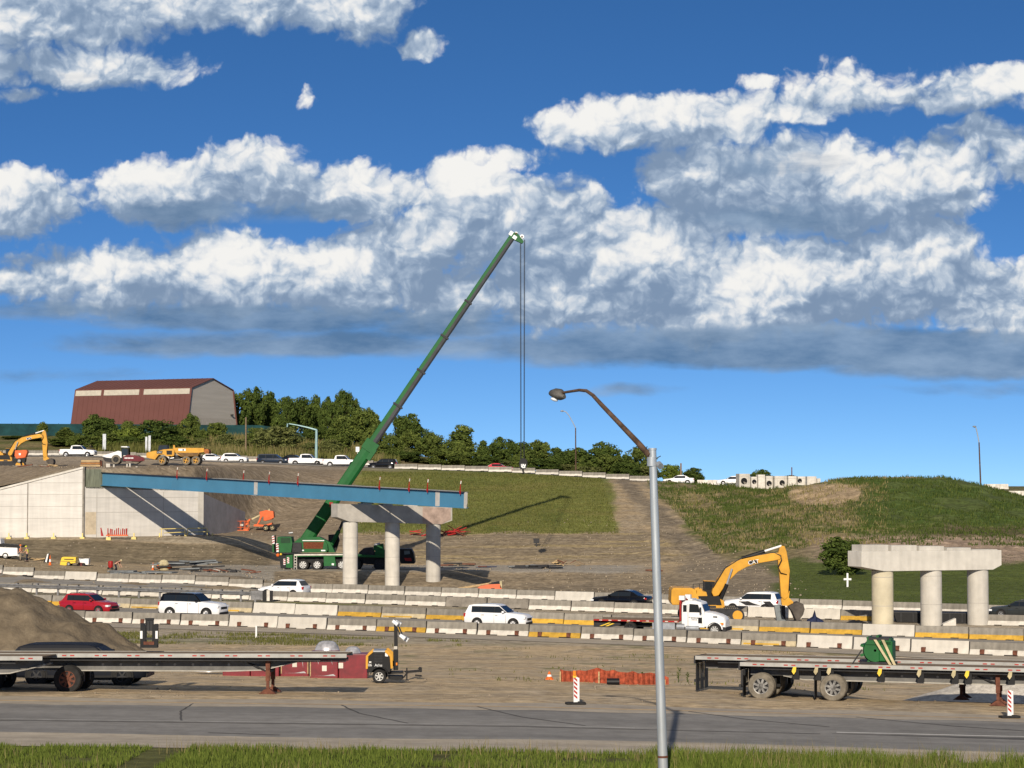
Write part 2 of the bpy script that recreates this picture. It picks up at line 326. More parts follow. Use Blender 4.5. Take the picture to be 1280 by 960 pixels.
def ground_colour(x, D, z):
    px = 640+F*x/D; py = 600-(z)*F/D
    n1 = fbm(x*.5, D*.5, 41); n2 = fbm(x*.09, D*.09, 53); n3 = fbm(x*1.7, D*1.7, 61, 3)
    jx = px+26*(n2-.5)*np.minimum(1, 250/D)*2; jy = py+7*(n1-.5)
    C = lambda *c: np.array(c)[None]
    def mixc(c, w, k): return c*(1-w[:, None])+k*w[:, None]
    tan, gry, drk, grv = C(.60,.465,.295), C(.49,.405,.295), C(.27,.215,.148), C(.50,.46,.395)
    grn, olv, dry, lawn = C(.095,.135,.026), C(.175,.19,.050), C(.32,.255,.125), C(.070,.090,.020)
    c = np.repeat(tan, len(x), 0)
    c = mixc(c, sstep(.42,.62,n1)*.7, gry)
    c = c*(1-.26*(sstep(205,210,D)*(1-sstep(340,352,D))))[:, None]
    # near verge
    w = (D < 67.5)*1.0; c = mixc(c, w, C(.12,.125,.04))
    # staging yard: long pale wheel tracks, darker damp streaks
    yard = sstep(79,81,D)*(1-sstep(128,146,D))
    st = fbm(x*.05, D*.9, 71); c = mixc(c, yard*sstep(.5,.70,st)*.6, gry); c = mixc(c, yard*sstep(.60,.74,fbm(x*.06, D*.7, 77))*.32, drk)
    # grass strip below the nearest barrier row
    gs = sstep(793,797,jy)*(1-sstep(800,806,jy))*(D > 120)*(1-sstep(400,560,jx+90*(n1-.5)))*.8
    c = mixc(c, gs, grn*1.15)
    c = mixc(c, (D > 108)*(D < 147)*sstep(.60,.72,n1)*sstep(460,500,px)*(1-gs)*.6, olv)
    # highway field
    hw = sstep(141,146,D)*(1-sstep(206,210,D)); c = mixc(c, hw*.85, C(.42,.37,.29))
    med = (D > D2(x)+1)*(D < D3(x)-1)*hw*sstep(.52,.66,n2)*(px < 640); c = mixc(c, med*.8, olv)
    # terrace
    tr = np.where(px > 345, sstep(245,247,D), sstep(222,230,D))*(1-sstep(262,266,D))*sstep(190,260,px)*(1-sstep(770,830,px)); c = mixc(c, tr*.9, grv*.80)
    bank = sstep(206,209,D)*(1-np.where(px > 345, sstep(244,247,D), sstep(226,232,D))); c = mixc(c, bank*.8, C(.255,.208,.148)*(.65+.7*n3[:, None]))
    path = sstep(-1,2,jy-np.interp(px,[0,100,200,330],[698,707,717,726]))*(1-sstep(-1,2,jy-np.interp(px,[0,100,200,330],[711,718,727,734])))*(1-sstep(300,400,jx))*(D > 205)*(D < 264); c = mixc(c, path, C(.40,.315,.20)*(.85+.3*n3[:, None]))
    lip = sstep(272.5,273.2,D)*(1-sstep(278,280,D))*(1-sstep(320,350,px)); c = mixc(c, lip, C(.40,.34,.25))
    # steep cut below the abutment
    cut = sstep(260,263,D)*(1-sstep(272.3,272.9,D))*(1-sstep(330,350,px)); c = mixc(c, cut, C(.21,.172,.115)*(0.75+.6*fbm(x*1.1, D*.15, 63)[:, None]))
    # dirt slope and plateau
    up = sstep(276,282,D)*(1-sstep(350,360,D))*(1-sstep(430,470,px)); c = mixc(c, up*.8, C(.255,.205,.148)*(0.85+.35*n1[:, None]))
    # grass field on the embankment
    edge = 775-0*jy+ (jy-600)*0.05
    lft = np.interp(jy, [586,640,666], [452,438,428])
    hf = sstep(lft-4, lft+6, jx)*(1-sstep(757, 768, jx-(jy-600)*.33))*(1-sstep(664,667,jy))*(D > 270)*(D < 352)
    hc = olv*(.78+.55*n2[:, None]); hc = mixc(hc, sstep(.5,.75,fbm(x*.1, D*.2, 83))*.6, C(.235,.205,.07)); hc = mixc(hc, sstep(.52,.7,fbm(x*.2, D*.1, 89))*.5, grn)
    c = mixc(c, hf, hc)
    # rock and dry straw bench under the field
    be = sstep(665,668,jy)*(1-sstep(700,704,jy))*sstep(430,470,px)*(1-sstep(870,920,px))*(D > 262)
    c = mixc(c, be*.7, C(.25,.205,.142)*(.5+1.0*n3[:, None])); c = mixc(c, be*sstep(.5,.7,fbm(x*.07, D*.8, 97))*.7, C(.44,.345,.175))
    # rough weedy hill on the right
    rt = sstep(0,1,(jx-(800+(jy-600)*.95))/14)*(D > 190)*(D < 356)*sstep(600,603,py+4)
    rc = mixc(np.repeat(grn, len(x), 0), sstep(.38,.58,fbm(x*.3, D*.25, 101, 5)+.07*sstep(850,900,px)*(1-sstep(1040,1100,px))*sstep(612,622,py)), C(.225,.19,.10)); rc = mixc(rc, sstep(.58,.72,n3)*.6, C(.38,.30,.18))
    c = mixc(c, rt, rc*.98)
    lw = rt*sstep(698,704,jy-np.interp(px,[900,1000,1280],[30,-6,4]))*(D < 268); c = mixc(c, lw, lawn*(1.25+.6*n2[:, None]))
    topg = rt*sstep(1060,1085,jx)*(1-sstep(650,662,jy+18*(n2-.5))); c = mixc(c, topg*.85, C(.062,.105,.022)*(.7+.7*n1[:, None]))
    pk = rt*sstep(985,1040,jx)*sstep(666,672,jy)*(1-sstep(700,706,jy)); c = mixc(c, pk*.9, C(.38,.285,.22)*(.75+.5*n3[:, None]))
    pk2 = rt*sstep(1100,1200,jx)*sstep(655,661,jy)*(1-sstep(668,672,jy)); c = mixc(c, pk2*.7, C(.10,.08,.05))
    tk = (1-sstep(5,14,np.abs(jx-(770+(jy-600)*1.05)-10)/(1+(jy-600)*.012)))*sstep(598,601,jy)*(1-sstep(700,712,jy))*(D > 250); c = mixc(c, tk*.9, C(.235,.195,.145)*(.65+.7*n3[:, None]))
    cutp = sstep(0,1,(jx-845)/20)*(1-sstep(0,1,(jx-960)/20))*sstep(700,712,jy+(960-jx)*.1)*(1-sstep(744,750,jy))*(D > 200); c = mixc(c, cutp, C(.30,.245,.175)*(.8+.4*n3[:, None]))
    md = (1-sstep(.8,1.05,((jx-1030)/46)**2+((jy-618)/15)**2))*(D > 290); c = mixc(c, md, C(.44,.335,.215))
    # far ground
    fg = sstep(369,374,D)*sstep(330,380,D); fc = mixc(np.repeat(C(.135,.14,.042), len(x), 0), sstep(.45,.65,n2), dry*.75)
    c = mixc(c, fg, fc)
    rd = sstep(342,348,D)*(1-sstep(366,371,D))*(1-sstep(470,540,px)); c = mixc(c, rd*.6, C(.36,.31,.25))
    return np.clip(c*(0.80+0.26*n3[:, None])*np.array([1.0,.985,.95])[None], .004, 1)
def build_ground():
    rows = np.concatenate([np.arange(28,82,.6), np.arange(82,146,.55), np.arange(146,204,1.0), np.arange(204,300,.55), np.arange(300,376,.7), np.arange(376,600,3.5), np.geomspace(600,6500,30)])
    cols = np.linspace(-560, 1850, 560)
    PXg, Dg = np.meshgrid(cols, rows); X = (PXg-640)/F*Dg
    Z = zrel(X, Dg); nr, nc = X.shape
    V = np.stack([X, Dg, Z+CZ], -1).reshape(-1, 3)
    idx = np.arange(nr*nc).reshape(nr, nc)
    q = np.stack([idx[:-1,:-1], idx[:-1,1:], idx[1:,1:], idx[1:,:-1]], -1).reshape(-1, 4)
    me = bpy.data.meshes.new('ground')
    me.vertices.add(len(V)); me.vertices.foreach_set('co', V.ravel())
    me.loops.add(q.size); me.loops.foreach_set('vertex_index', q.ravel())
    me.polygons.add(len(q)); me.polygons.foreach_set('loop_start', np.arange(0, q.size, 4)); me.polygons.foreach_set('loop_total', np.full(len(q), 4))
    me.update(calc_edges=True); me.shade_smooth()
    C = ground_colour(X.ravel(), Dg.ravel(), Z.ravel()); C = np.concatenate([C, np.ones((len(C), 1))], 1)
    at = me.color_attributes.new('soil', 'FLOAT_COLOR', 'POINT'); at.data.foreach_set('color', C.astype(np.float32).ravel())
    m = bpy.data.materials.new('earth_and_turf'); m.use_nodes = True; nt = m.node_tree; N = nt.nodes; L = nt.links; b = N['Principled BSDF']
    b.inputs['Roughness'].default_value = .97; b.inputs['Specular IOR Level'].default_value = .15
    a = N.new('ShaderNodeVertexColor'); a.layer_name = 'soil'
    tc = N.new('ShaderNodeTexCoord')
    n = N.new('ShaderNodeTexNoise'); n.inputs['Scale'].default_value = 1.6; n.inputs['Detail'].default_value = 9; n.inputs['Roughness'].default_value = .72; L.new(tc.outputs['Object'], n.inputs['Vector'])
    r = N.new('ShaderNodeValToRGB'); r.color_ramp.elements[0].position = .32; r.color_ramp.elements[0].color = (.52,.50,.47,1); r.color_ramp.elements[1].position = .66; r.color_ramp.elements[1].color = (1.24,1.24,1.24,1)
    L.new(n.outputs['Fac'], r.inputs['Fac'])
    mx = N.new('ShaderNodeMix'); mx.data_type = 'RGBA'; mx.blend_type = 'MULTIPLY'; mx.inputs[0].default_value = 1
    L.new(a.outputs['Color'], mx.inputs[6]); L.new(r.outputs['Color'], mx.inputs[7])
    mpg = N.new('ShaderNodeMapping'); mpg.inputs['Scale'].default_value = (.10, 1.7, 1); mpg.inputs['Rotation'].default_value = (0, 0, .04); L.new(tc.outputs['Object'], mpg.inputs[0])
    ng = N.new('ShaderNodeTexNoise'); ng.inputs['Scale'].default_value = 1.0; ng.inputs['Detail'].default_value = 6; ng.inputs['Roughness'].default_value = .6; L.new(mpg.outputs[0], ng.inputs['Vector'])
    mg = N.new('ShaderNodeMapRange'); mg.inputs[1].default_value = .36; mg.inputs[2].default_value = .66; mg.inputs[3].default_value = .72; mg.inputs[4].default_value = 1.12; L.new(ng.outputs['Fac'], mg.inputs[0])
    vm = N.new('ShaderNodeVectorMath'); vm.operation = 'SCALE'; L.new(mx.outputs[2], vm.inputs[0]); L.new(mg.outputs[0], vm.inputs['Scale']); L.new(vm.outputs[0], b.inputs['Base Color'])
    bp = N.new('ShaderNodeBump'); bp.inputs['Strength'].default_value = .8; bp.inputs['Distance'].default_value = .16
    L.new(n.outputs['Fac'], bp.inputs['Height']); L.new(bp.outputs[0], b.inputs['Normal'])
    me.materials.append(m)
    o = bpy.data.objects.new('ground', me); link(o); tag(o, kind='structure'); return o
build_ground()
# ---------------------------------------------------------------- road sheets
def road_mat(name, c, c2, streak=(.04,.6,1), scale=1.0):
    m = bpy.data.materials.new(name); m.use_nodes = True; nt = m.node_tree; N = nt.nodes; L = nt.links; b = N['Principled BSDF']
    b.inputs['Roughness'].default_value = .9; b.inputs['Specular IOR Level'].default_value = .25
    tc = N.new('ShaderNodeTexCoord'); mp = N.new('ShaderNodeMapping'); mp.inputs['Scale'].default_value = streak; L.new(tc.outputs['Object'], mp.inputs[0])
    n = N.new('ShaderNodeTexNoise'); n.inputs['Scale'].default_value = scale; n.inputs['Detail'].default_value = 7; n.inputs['Roughness'].default_value = .62; L.new(mp.outputs[0], n.inputs['Vector'])
    n2 = N.new('ShaderNodeTexNoise'); n2.inputs['Scale'].default_value = 1.1; n2.inputs['Detail'].default_value = 9; n2.inputs['Roughness'].default_value = .75; L.new(tc.outputs['Object'], n2.inputs['Vector'])
    r = N.new('ShaderNodeValToRGB'); r.color_ramp.elements[0].position = .36; r.color_ramp.elements[1].position = .64
    r.color_ramp.elements[0].color = (*c2, 1); r.color_ramp.elements[1].color = (*c, 1); L.new(n.outputs['Fac'], r.inputs[0])
    r2 = N.new('ShaderNodeValToRGB'); r2.color_ramp.elements[0].position = .3; r2.color_ramp.elements[1].position = .7; r2.color_ramp.elements[0].color = (.74,.73,.72,1); r2.color_ramp.elements[1].color = (1.15,1.15,1.15,1); L.new(n2.outputs['Fac'], r2.inputs[0])
    mx = N.new('ShaderNodeMix'); mx.data_type = 'RGBA'; mx.blend_type = 'MULTIPLY'; mx.inputs[0].default_value = 1
    L.new(r.outputs[0], mx.inputs[6]); L.new(r2.outputs[0], mx.inputs[7]); L.new(mx.outputs[2], b.inputs['Base Color'])
    return m
def sheet(name, xs, near, far, off, m, nd=6, kind='structure', parent=None, noise=True):
    rows = []
    for x in xs:
        a, b_ = near(x), far(x); ds = np.linspace(a, b_, nd); zz = zrel(np.full(nd, x), ds, noise)+CZ+off
        rows.append([(x, d, z) for d, z in zip(ds, zz)])
    mb = MB().use(m); mb.loft(rows, cap=False, closed=False)
    o = part(name, mb, parent, smooth=0)
    me = o.data; 
    for p in me.polygons: p.use_smooth = True
    if kind: tag(o, kind=kind)
    return o
ASP = road_mat('asphalt_faded', (.235,.224,.205), (.165,.158,.146))
ASP_D = road_mat('asphalt_dark', (.095,.09,.085), (.065,.062,.058))
LANE = road_mat('lane_concrete', (.31,.285,.245), (.22,.205,.18), streak=(.15,.5,1))
SHO = road_mat('shoulder_grit', (.40,.345,.265), (.30,.262,.21), streak=(.05,.8,1))
EDGE = road_mat('edge_line_faded', (.52,.36,.19), (.36,.27,.17), streak=(.3,3,1))
near_road = sheet('near_road', np.arange(-46,46.1,2), lambda x: 67.3, lambda x: 79.2, .012, ASP, nd=4)
sheet('road_shoulder', np.arange(-46,46.1,2), lambda x: 66.2, lambda x: 69.5+.3*math.sin(x*.3), .016, SHO, nd=3)
sheet('road_shoulder', np.arange(-46,46.1,1), lambda x: 78.3+.15*math.sin(x*1.3), lambda x: 80.8+.3*math.sin(x*.6), .016, SHO, nd=3)
sheet('road_line', np.arange(-46,46.1,2), lambda x: 79.3, lambda x: 79.55, .02, EDGE, nd=2)
WL = road_mat('road_line_white', (.62,.60,.56), (.36,.35,.33), streak=(.4,3,1))
WLF = road_mat('road_line_worn', (.46,.45,.42), (.27,.26,.245), streak=(.4,3,1))
sheet('road_line', np.arange(-46,4.1,2), lambda x: 73.35, lambda x: 73.5, .02, WLF, nd=2)
sheet('road_patch', np.linspace(10.4,46,16), lambda x: 73.2-.075*min(x-10.4,14), lambda x: 73.25, .0165, ASP_D, nd=3)
sheet('road_line', np.linspace(10.6,46,16), lambda x: 73.5, lambda x: 73.72, .022, WL, nd=2)
sheet('road_seam', np.arange(-46,10.1,2), lambda x: 73.0, lambda x: 73.12, .019, ASP_D, nd=2)
for pts in ([(-11.2,79.1),(-11.25,76.5),(-10.8,73.6)], [(-6.0,79.2),(-5.2,76.5),(-3.4,73.6)], [(-1.2,79.2),(.3,76),(2.4,73.8)], [(6.2,79.2),(8,77),(10.6,75.2)], [(12,78.6),(15,76.4),(19,74.6)], [(-9.5,70.2),(-7.2,69.8)]):
    q = []
    for (a, b) in zip(pts[:-1], pts[1:]):
        for k in range(6): t = k/6; q.append((a[0]+(b[0]-a[0])*t+random.uniform(-.03,.03), a[1]+(b[1]-a[1])*t))
    q.append(pts[-1]); mb = MB().use(ASP_D)
    rows = [[(x-.03, d, zt(x, d)+.02), (x+.03, d+.08, zt(x, d)+.02)] for x, d in q]
    mb.loft(rows, cap=False, closed=False); tag(part('road_seam', mb, None, 0), kind='structure')
hx = np.arange(-75, 62.1, 2.5)
sheet('highway_lane', hx, lambda x: D1(x)+.2, lambda x: D2(x)-.2, .03, LANE, nd=5)
sheet('highway_shoulder', hx, lambda x: D1(x)-4.6, lambda x: D1(x)+.2, .028, SHO, nd=4)
sheet('highway_lane', hx, lambda x: D3(x)+.2, lambda x: D4(x)-.2, .03, LANE, nd=5)
sheet('highway_shoulder', hx, lambda x: D2(x)+.2, lambda x: D2(x)+4.5, .025, SHO, nd=3)
def road_d(x): return float(np.interp(x, [-110,-75,-40,0,30,60,110], [366,366,366,360,352,346,340]))
def up_near(x): return float(np.interp(x, [-110,-40,-20,0,30,60,110], [358,358,351,349.5,343,338,334]))
sheet('upper_road', np.arange(-110,110.1,3), up_near, lambda x: up_near(x)+14, .06, LANE, nd=16, noise=False)
# ================================================================ CAMERA / LIGHT / SKY
cam = bpy.data.cameras.new('camera'); cam.sensor_width = 36; cam.lens = 36*F/1280; cam.clip_end = 20000; cam.clip_start = .5
co = bpy.data.objects.new('camera', cam); link(co); co.location = (0,0,CZ); co.rotation_euler = (PI/2+PITCH, 0, 0); sc.camera = co
SUN_AZ, SUN_EL = R(6.0), R(24.0)
sl = bpy.data.lights.new('sun', 'SUN'); sl.energy = 4.3; sl.angle = R(.53); sl.color = (1.0,.885,.73)
so = bpy.data.objects.new('sun', sl); link(so)
ldir = Vector((math.sin(SUN_AZ)*math.cos(SUN_EL), math.cos(SUN_AZ)*math.cos(SUN_EL), -math.sin(SUN_EL)))
so.rotation_euler = ldir.to_track_quat('-Z', 'Y').to_euler(); so.location = (-20,-60,60)
sc.view_settings.view_transform = 'Standard'; sc.view_settings.look = 'None'; sc.view_settings.exposure = 0.38; sc.view_settings.gamma = 1
wd = bpy.data.worlds.new('World'); sc.world = wd; wd.use_nodes = True
# ================================================================ SKY WITH CLOUDS (direction space: u = x/y, v = z/y)
def build_sky():
    nt = wd.node_tree; N = nt.nodes; L = nt.links; N.clear()
    def math_(op, a, b=None, c=None, tree=nt):
        n = tree.nodes.new('ShaderNodeMath'); n.operation = op
        for i, v in enumerate((a, b, c)):
            if v is None: continue
            if isinstance(v, (int, float)): n.inputs[i].default_value = v
            else: tree.links.new(v, n.inputs[i])
        return n.outputs[0]
    # cloud heaps: centre x, y, half width, rise above, drop below, weight (angles on a 1280x960 grid, 2800 units to the radian)
    CUM = [(70,12,160,70,56,0.95),(100,84,150,30,26,0.85),(310,-6,190,60,42,1.1),(458,8,66,60,44,0.85),(528,54,30,22,18,0.85),(22,118,36,12,10,0.45),(382,120,14,16,12,0.42),
           (818,152,155,38,36,1.1),(812,138,44,24,30,0.9),(965,138,120,26,20,0.85),(1095,110,130,34,24,0.62),(1240,102,120,20,18,.7),(1120,120,160,26,22,.75),(950,102,22,10,10,0.45),
           (25,250,84.8,46,50,1.22),(215,242,121.9,44,46,1.27),(305,200,63.6,26,26,0.82),(345,232,74.2,38,36,1.12),(440,242,116.6,40,38,1.17),(590,222,57.2,34,50,1.12),(625,196,63.6,18,20,0.72),
           (140,350,159,48,46,1.17),(285,345,116.6,64,50,1.42),(420,352,127.2,64,46,1.32),(515,315,74.2,66,70,1.12),(565,372,95.4,46,46,1.07),
           (690,285,116.6,66,84,1.22),(865,222,70,50,56,1.27),(800,315,127.2,76,86,1.32),(700,365,121.9,56,56,1.27),(930,245,106,66,60,1.12),
           (1045,238,148.4,68,66,1.27),(1175,220,80.6,66,56,1.32),(1222,168,38,26,40,0.85),(1278,190,46,36,40,0.75),
           (1010,355,169.6,66,70,1.47),(1140,338,116.6,72,70,1.52),(1255,372,106,56,60,1.37),(860,375,159,56,56,1.32),(595,290,57.2,60,60,0.87),(30,352,84.8,22,28,0.82),(640,252,59.4,40,40,0.97)]
    STR = [(330,394,250,18,26,1.4),(330,432,290,24,18,.95),(760,436,220,30,26,1.25),(970,432,270,30,34,1.9),(1190,444,220,34,36,1.8),(620,438,140,20,16,.75),(1210,486,110,12,10,.5),(790,488,70,8,8,.4),(60,470,120,10,10,.32),(50,388,110,14,14,.65),(560,405,130,24,22,.95),(225,262,110,16,26,.95),(980,200,100,14,22,.6),(1000,270,120,22,34,.8),(360,262,90,10,20,.6),(90,92,120,10,20,.5)]
    def cov_group(name, els):
        g = bpy.data.node_groups.new(name, 'ShaderNodeTree')
        g.interface.new_socket('X', in_out='INPUT', socket_type='NodeSocketFloat'); g.interface.new_socket('Y', in_out='INPUT', socket_type='NodeSocketFloat')
        g.interface.new_socket('C', in_out='OUTPUT', socket_type='NodeSocketFloat')
        gi = g.nodes.new('NodeGroupInput'); go = g.nodes.new('NodeGroupOutput'); acc = None
        for cx, cy, rx, ru, rd, w in els:
            dx = math_('MULTIPLY_ADD', gi.outputs[0], 1/rx, -cx/rx, tree=g)
            d1 = math_('MULTIPLY_ADD', gi.outputs[1], 1/rd, -cy/rd, tree=g); d2 = math_('MULTIPLY_ADD', gi.outputs[1], -1/ru, cy/ru, tree=g)
            dy = math_('MAXIMUM', d1, d2, tree=g)
            q = math_('MULTIPLY_ADD', dx, dx, math_('MULTIPLY', dy, dy, tree=g), tree=g)
            e = math_('MULTIPLY_ADD', q, -w, w, tree=g)
            acc = e if acc is None else math_('SMOOTH_MAX', acc, e, .2, tree=g)
        acc = math_('MAXIMUM', acc, -1.0, tree=g)
        g.links.new(acc, go.inputs[0]); return g
    GC = cov_group('cumulus_cover', CUM); GS = cov_group('stratus_cover', STR)
    tc = N.new('ShaderNodeTexCoord'); sx = N.new('ShaderNodeSeparateXYZ'); L.new(tc.outputs['Generated'], sx.inputs[0])
    ay = math_('MAXIMUM', math_('ABSOLUTE', sx.outputs[1]), .02)
    X = math_('MULTIPLY_ADD', math_('DIVIDE', sx.outputs[0], ay), F, 640.0)
    Y = math_('MULTIPLY_ADD', math_('DIVIDE', sx.outputs[2], ay), -F, 600.0)
    def vec(x, y, s, ys=1.0):
        c = N.new('ShaderNodeCombineXYZ'); L.new(math_('MULTIPLY', x, 1/s), c.inputs[0]); L.new(math_('MULTIPLY', y, ys/s), c.inputs[1]); return c.outputs[0]
    def noise(v, detail, rough, col=False, dist=0.0):
        n = N.new('ShaderNodeTexNoise'); n.noise_dimensions = '2D'; n.inputs['Scale'].default_value = 1; n.inputs['Detail'].default_value = detail; n.inputs['Roughness'].default_value = rough; n.inputs['Distortion'].default_value = dist
        L.new(v, n.inputs['Vector']); return n.outputs[1 if col else 0]
    wv = noise(vec(X, Y, 70), 5, .55, True); ws = N.new('ShaderNodeSeparateColor'); L.new(wv, ws.inputs[0])
    Xw = math_('MULTIPLY_ADD', ws.outputs[0], 44, math_('ADD', X, -22)); Yw = math_('MULTIPLY_ADD', ws.outputs[1], 36, math_('ADD', Y, -18))
    def vor(x, y, s, det):
        v = N.new('ShaderNodeTexVoronoi'); v.voronoi_dimensions = '2D'; v.feature = 'F1'; v.inputs['Scale'].default_value = 1
        v.inputs['Detail'].default_value = det; v.inputs['Roughness'].default_value = .5; v.inputs['Lacunarity'].default_value = 2.2; L.new(vec(x, y, s, 1.1), v.inputs['Vector'])
        return math_('SUBTRACT', .50, v.outputs['Distance'])
    def dens(dx, dy, detail, cover, big):
        x = math_('ADD', Xw, dx) if dx else Xw; y = math_('ADD', Yw, dy) if dy else Yw; cv = None
        f = math_('MULTIPLY', math_('ADD', noise(vec(x, y, 120, 1.1), detail, .60), -.5), 2.0)
        if not big: f = math_('MULTIPLY_ADD', vor(x, y, 31, 2), .62, f)
        if cover:
            g = N.new('ShaderNodeGroup'); g.node_tree = GC; L.new(x, g.inputs[0]); L.new(y, g.inputs[1]); cv = g.outputs[0]
        return (math_('ADD', cv, math_('ADD', f, .38)) if cover else None), f
    d0, t0 = dens(0, 0, 8, True, False); _, t1 = dens(-5, -9, 7, False, False); d2, t2 = dens(-12, -38, 3, True, True)
    def sm(x, a, b):
        m = N.new('ShaderNodeMapRange'); m.interpolation_type = 'SMOOTHSTEP'; m.inputs[1].default_value = a; m.inputs[2].default_value = b; L.new(x, m.inputs[0]); return m.outputs[0]
    alpha = sm(d0, -.02, .70)
    relief = math_('SUBTRACT', t0, t1); thick = math_('SUBTRACT', d0, d2)
    mottle = math_('ADD', noise(vec(X, Y, 125, 1.3), 4, .52), -.5)
    lit = math_('MULTIPLY_ADD', relief, .42, math_('MULTIPLY_ADD', thick, .30, .44)); lit = math_('MULTIPLY_ADD', mottle, 1.25, lit)
    lit = math_('MULTIPLY_ADD', t0, .10, lit)
    lit = sm(lit, .02, 1.0)
    cr = N.new('ShaderNodeValToRGB'); e = cr.color_ramp.elements
    e[0].position = 0.0; e[0].color = (.20,.285,.42,1); e[1].position = 1.0; e[1].color = (.87,.86,.835,1)
    for p, c in ((.30, (.33,.42,.55,1)), (.55, (.50,.575,.67,1)), (.80, (.72,.745,.775,1))):
        k = e.new(p); k.color = c
    L.new(lit, cr.inputs[0])
    gs = N.new('ShaderNodeGroup'); gs.node_tree = GS; L.new(Xw, gs.inputs[0]); L.new(math_('MULTIPLY_ADD', ws.outputs[1], 14, math_('ADD', Y, -7)), gs.inputs[1])
    fs = noise(vec(X, Y, 240, 4.2), 8, .6, dist=.3)
    ds = math_('MULTIPLY_ADD', math_('ADD', fs, -.42), 1.8, gs.outputs[0])
    sa = math_('MULTIPLY', sm(ds, .0, 1.1), .92)
    fs2 = noise(vec(X, Y, 130, 3.0), 6, .58)
    sr = N.new('ShaderNodeValToRGB'); sr.color_ramp.elements[0].position = .30; sr.color_ramp.elements[0].color = (.095,.18,.315,1); sr.color_ramp.elements[1].position = .74; sr.color_ramp.elements[1].color = (.27,.375,.52,1); L.new(fs2, sr.inputs[0])
    sky = N.new('ShaderNodeTexSky'); sky.sky_type = 'NISHITA'; sky.sun_disc = False; sky.sun_elevation = SUN_EL; sky.sun_rotation = PI+SUN_AZ
    sky.altitude = 300; sky.air_density = 1.0; sky.dust_density = .35; sky.ozone_density = 2.2
    cmb = N.new('ShaderNodeCombineXYZ'); L.new(sx.outputs[0], cmb.inputs[0]); L.new(sx.outputs[1], cmb.inputs[1]); L.new(math_('MULTIPLY_ADD', math_('MAXIMUM', sx.outputs[2], 0.0), SKY_Z[0], SKY_Z[1]), cmb.inputs[2])
    nv = N.new('ShaderNodeVectorMath'); nv.operation = 'NORMALIZE'; L.new(cmb.outputs[0], nv.inputs[0]); L.new(nv.outputs[0], sky.inputs[0])
    hs = N.new('ShaderNodeHueSaturation'); hs.inputs['Saturation'].default_value = SKY_S; hs.inputs['Value'].default_value = SKY_V; L.new(sky.outputs[0], hs.inputs['Color'])
    tint = N.new('ShaderNodeMix'); tint.data_type = 'RGBA'; tint.blend_type = 'MULTIPLY'; tint.inputs[0].default_value = 1; tint.inputs[7].default_value = SKY_T; L.new(hs.outputs[0], tint.inputs[6])
    def mixc(fac, a, b):
        m = N.new('ShaderNodeMix'); m.data_type = 'RGBA'; L.new(fac, m.inputs[0]); L.new(a, m.inputs[6]); L.new(b, m.inputs[7]); return m.outputs[2]
    def mulc(c, k):
        m = N.new('ShaderNodeVectorMath'); m.operation = 'SCALE'; L.new(c, m.inputs[0]); m.inputs['Scale'].default_value = k; return m.outputs[0]
    S_ = 1/.07*CLOUD_V
    # the far clouds sit partly behind, the lower decks in front
    c = mixc(alpha, tint.outputs[2], mulc(cr.outputs[0], S_)); c = mixc(sa, c, mulc(sr.outputs[0], S_))
    # broken cloud over the rest of the sky dome (planar deck), so the fill light is not pure blue
    hz = math_('MAXIMUM', sx.outputs[2], .05); cc = N.new('ShaderNodeCombineXYZ'); L.new(math_('DIVIDE', sx.outputs[0], hz), cc.inputs[0]); L.new(math_('DIVIDE', sx.outputs[1], hz), cc.inputs[1])
    nd = noise(cc.outputs[0], 5, .55); da = math_('MULTIPLY', sm(nd, .40, .62), sm(sx.outputs[2], .27, .42)); gd = N.new('ShaderNodeRGB'); gd.outputs[0].default_value = (.40*S_, .40*S_, .395*S_, 1); c = mixc(da, c, gd.outputs[0])
    bg = N.new('ShaderNodeBackground'); bg.inputs['Strength'].default_value = .07; L.new(c, bg.inputs[0])
    out = N.new('ShaderNodeOutputWorld'); L.new(bg.outputs[0], out.inputs[0])
SKY_V, SKY_T, SKY_S, SKY_Z, CLOUD_V = 1.22, (.82, .93, 1.10, 1), 1.26, (2.55, .115), .80
build_sky()
wd.cycles.sampling_method = 'NONE'
sc.cycles.max_bounces = 5; sc.cycles.diffuse_bounces = 2; sc.cycles.glossy_bounces = 2; sc.cycles.transmission_bounces = 2; sc.cycles.transparent_max_bounces = 4
# ================================================================ BARRIERS
m_ = M_
def barrier_mesh(kind, L=3.62, H=.78, brackets=False):
    body, top = {'white': ('pwhite','conc'), 'yellow': ('pyel','conc'), 'plain': ('conc_new','conc_new'), 'grey': ('conc_dark','conc_dark'), 'faint': ('conc_faint','conc'), 'cleanwhite': ('pwhite','pwhite')}[kind]
    mb = MB(); h = L/2
    up = [(-.17,.33),(-.085,H),(.085,H),(.17,.33)]; lo = [(-.30,0),(-.30,.06),(-.17,.33),(.17,.33),(.30,.06),(.30,0)]
    mb.use(m_[top]).prism(up, -h, h, 'x'); mb.use(m_[body]).prism(lo, -h, h, 'x')
    if kind == 'faint': mb.use(m_['pyel']).prism([(-.306,.065),(-.235,.19),(-.22,.19),(-.29,.065)], -h*.93, h*.4, 'x')
    mb.use(m_['slot'])
    for s in (-1, 1): mb.box(s*h*.5-.28, s*h*.5+.28, -.306, .306, -.01, .05)
    mb.box(h-.004, h+.012, -.08, .08, .02, H-.02)
    return mb
M_['conc_faint'] = mat('concrete_faint_yellow', (0.50,0.42,0.27), .9, var=.2, scale=2)
_bm = {}
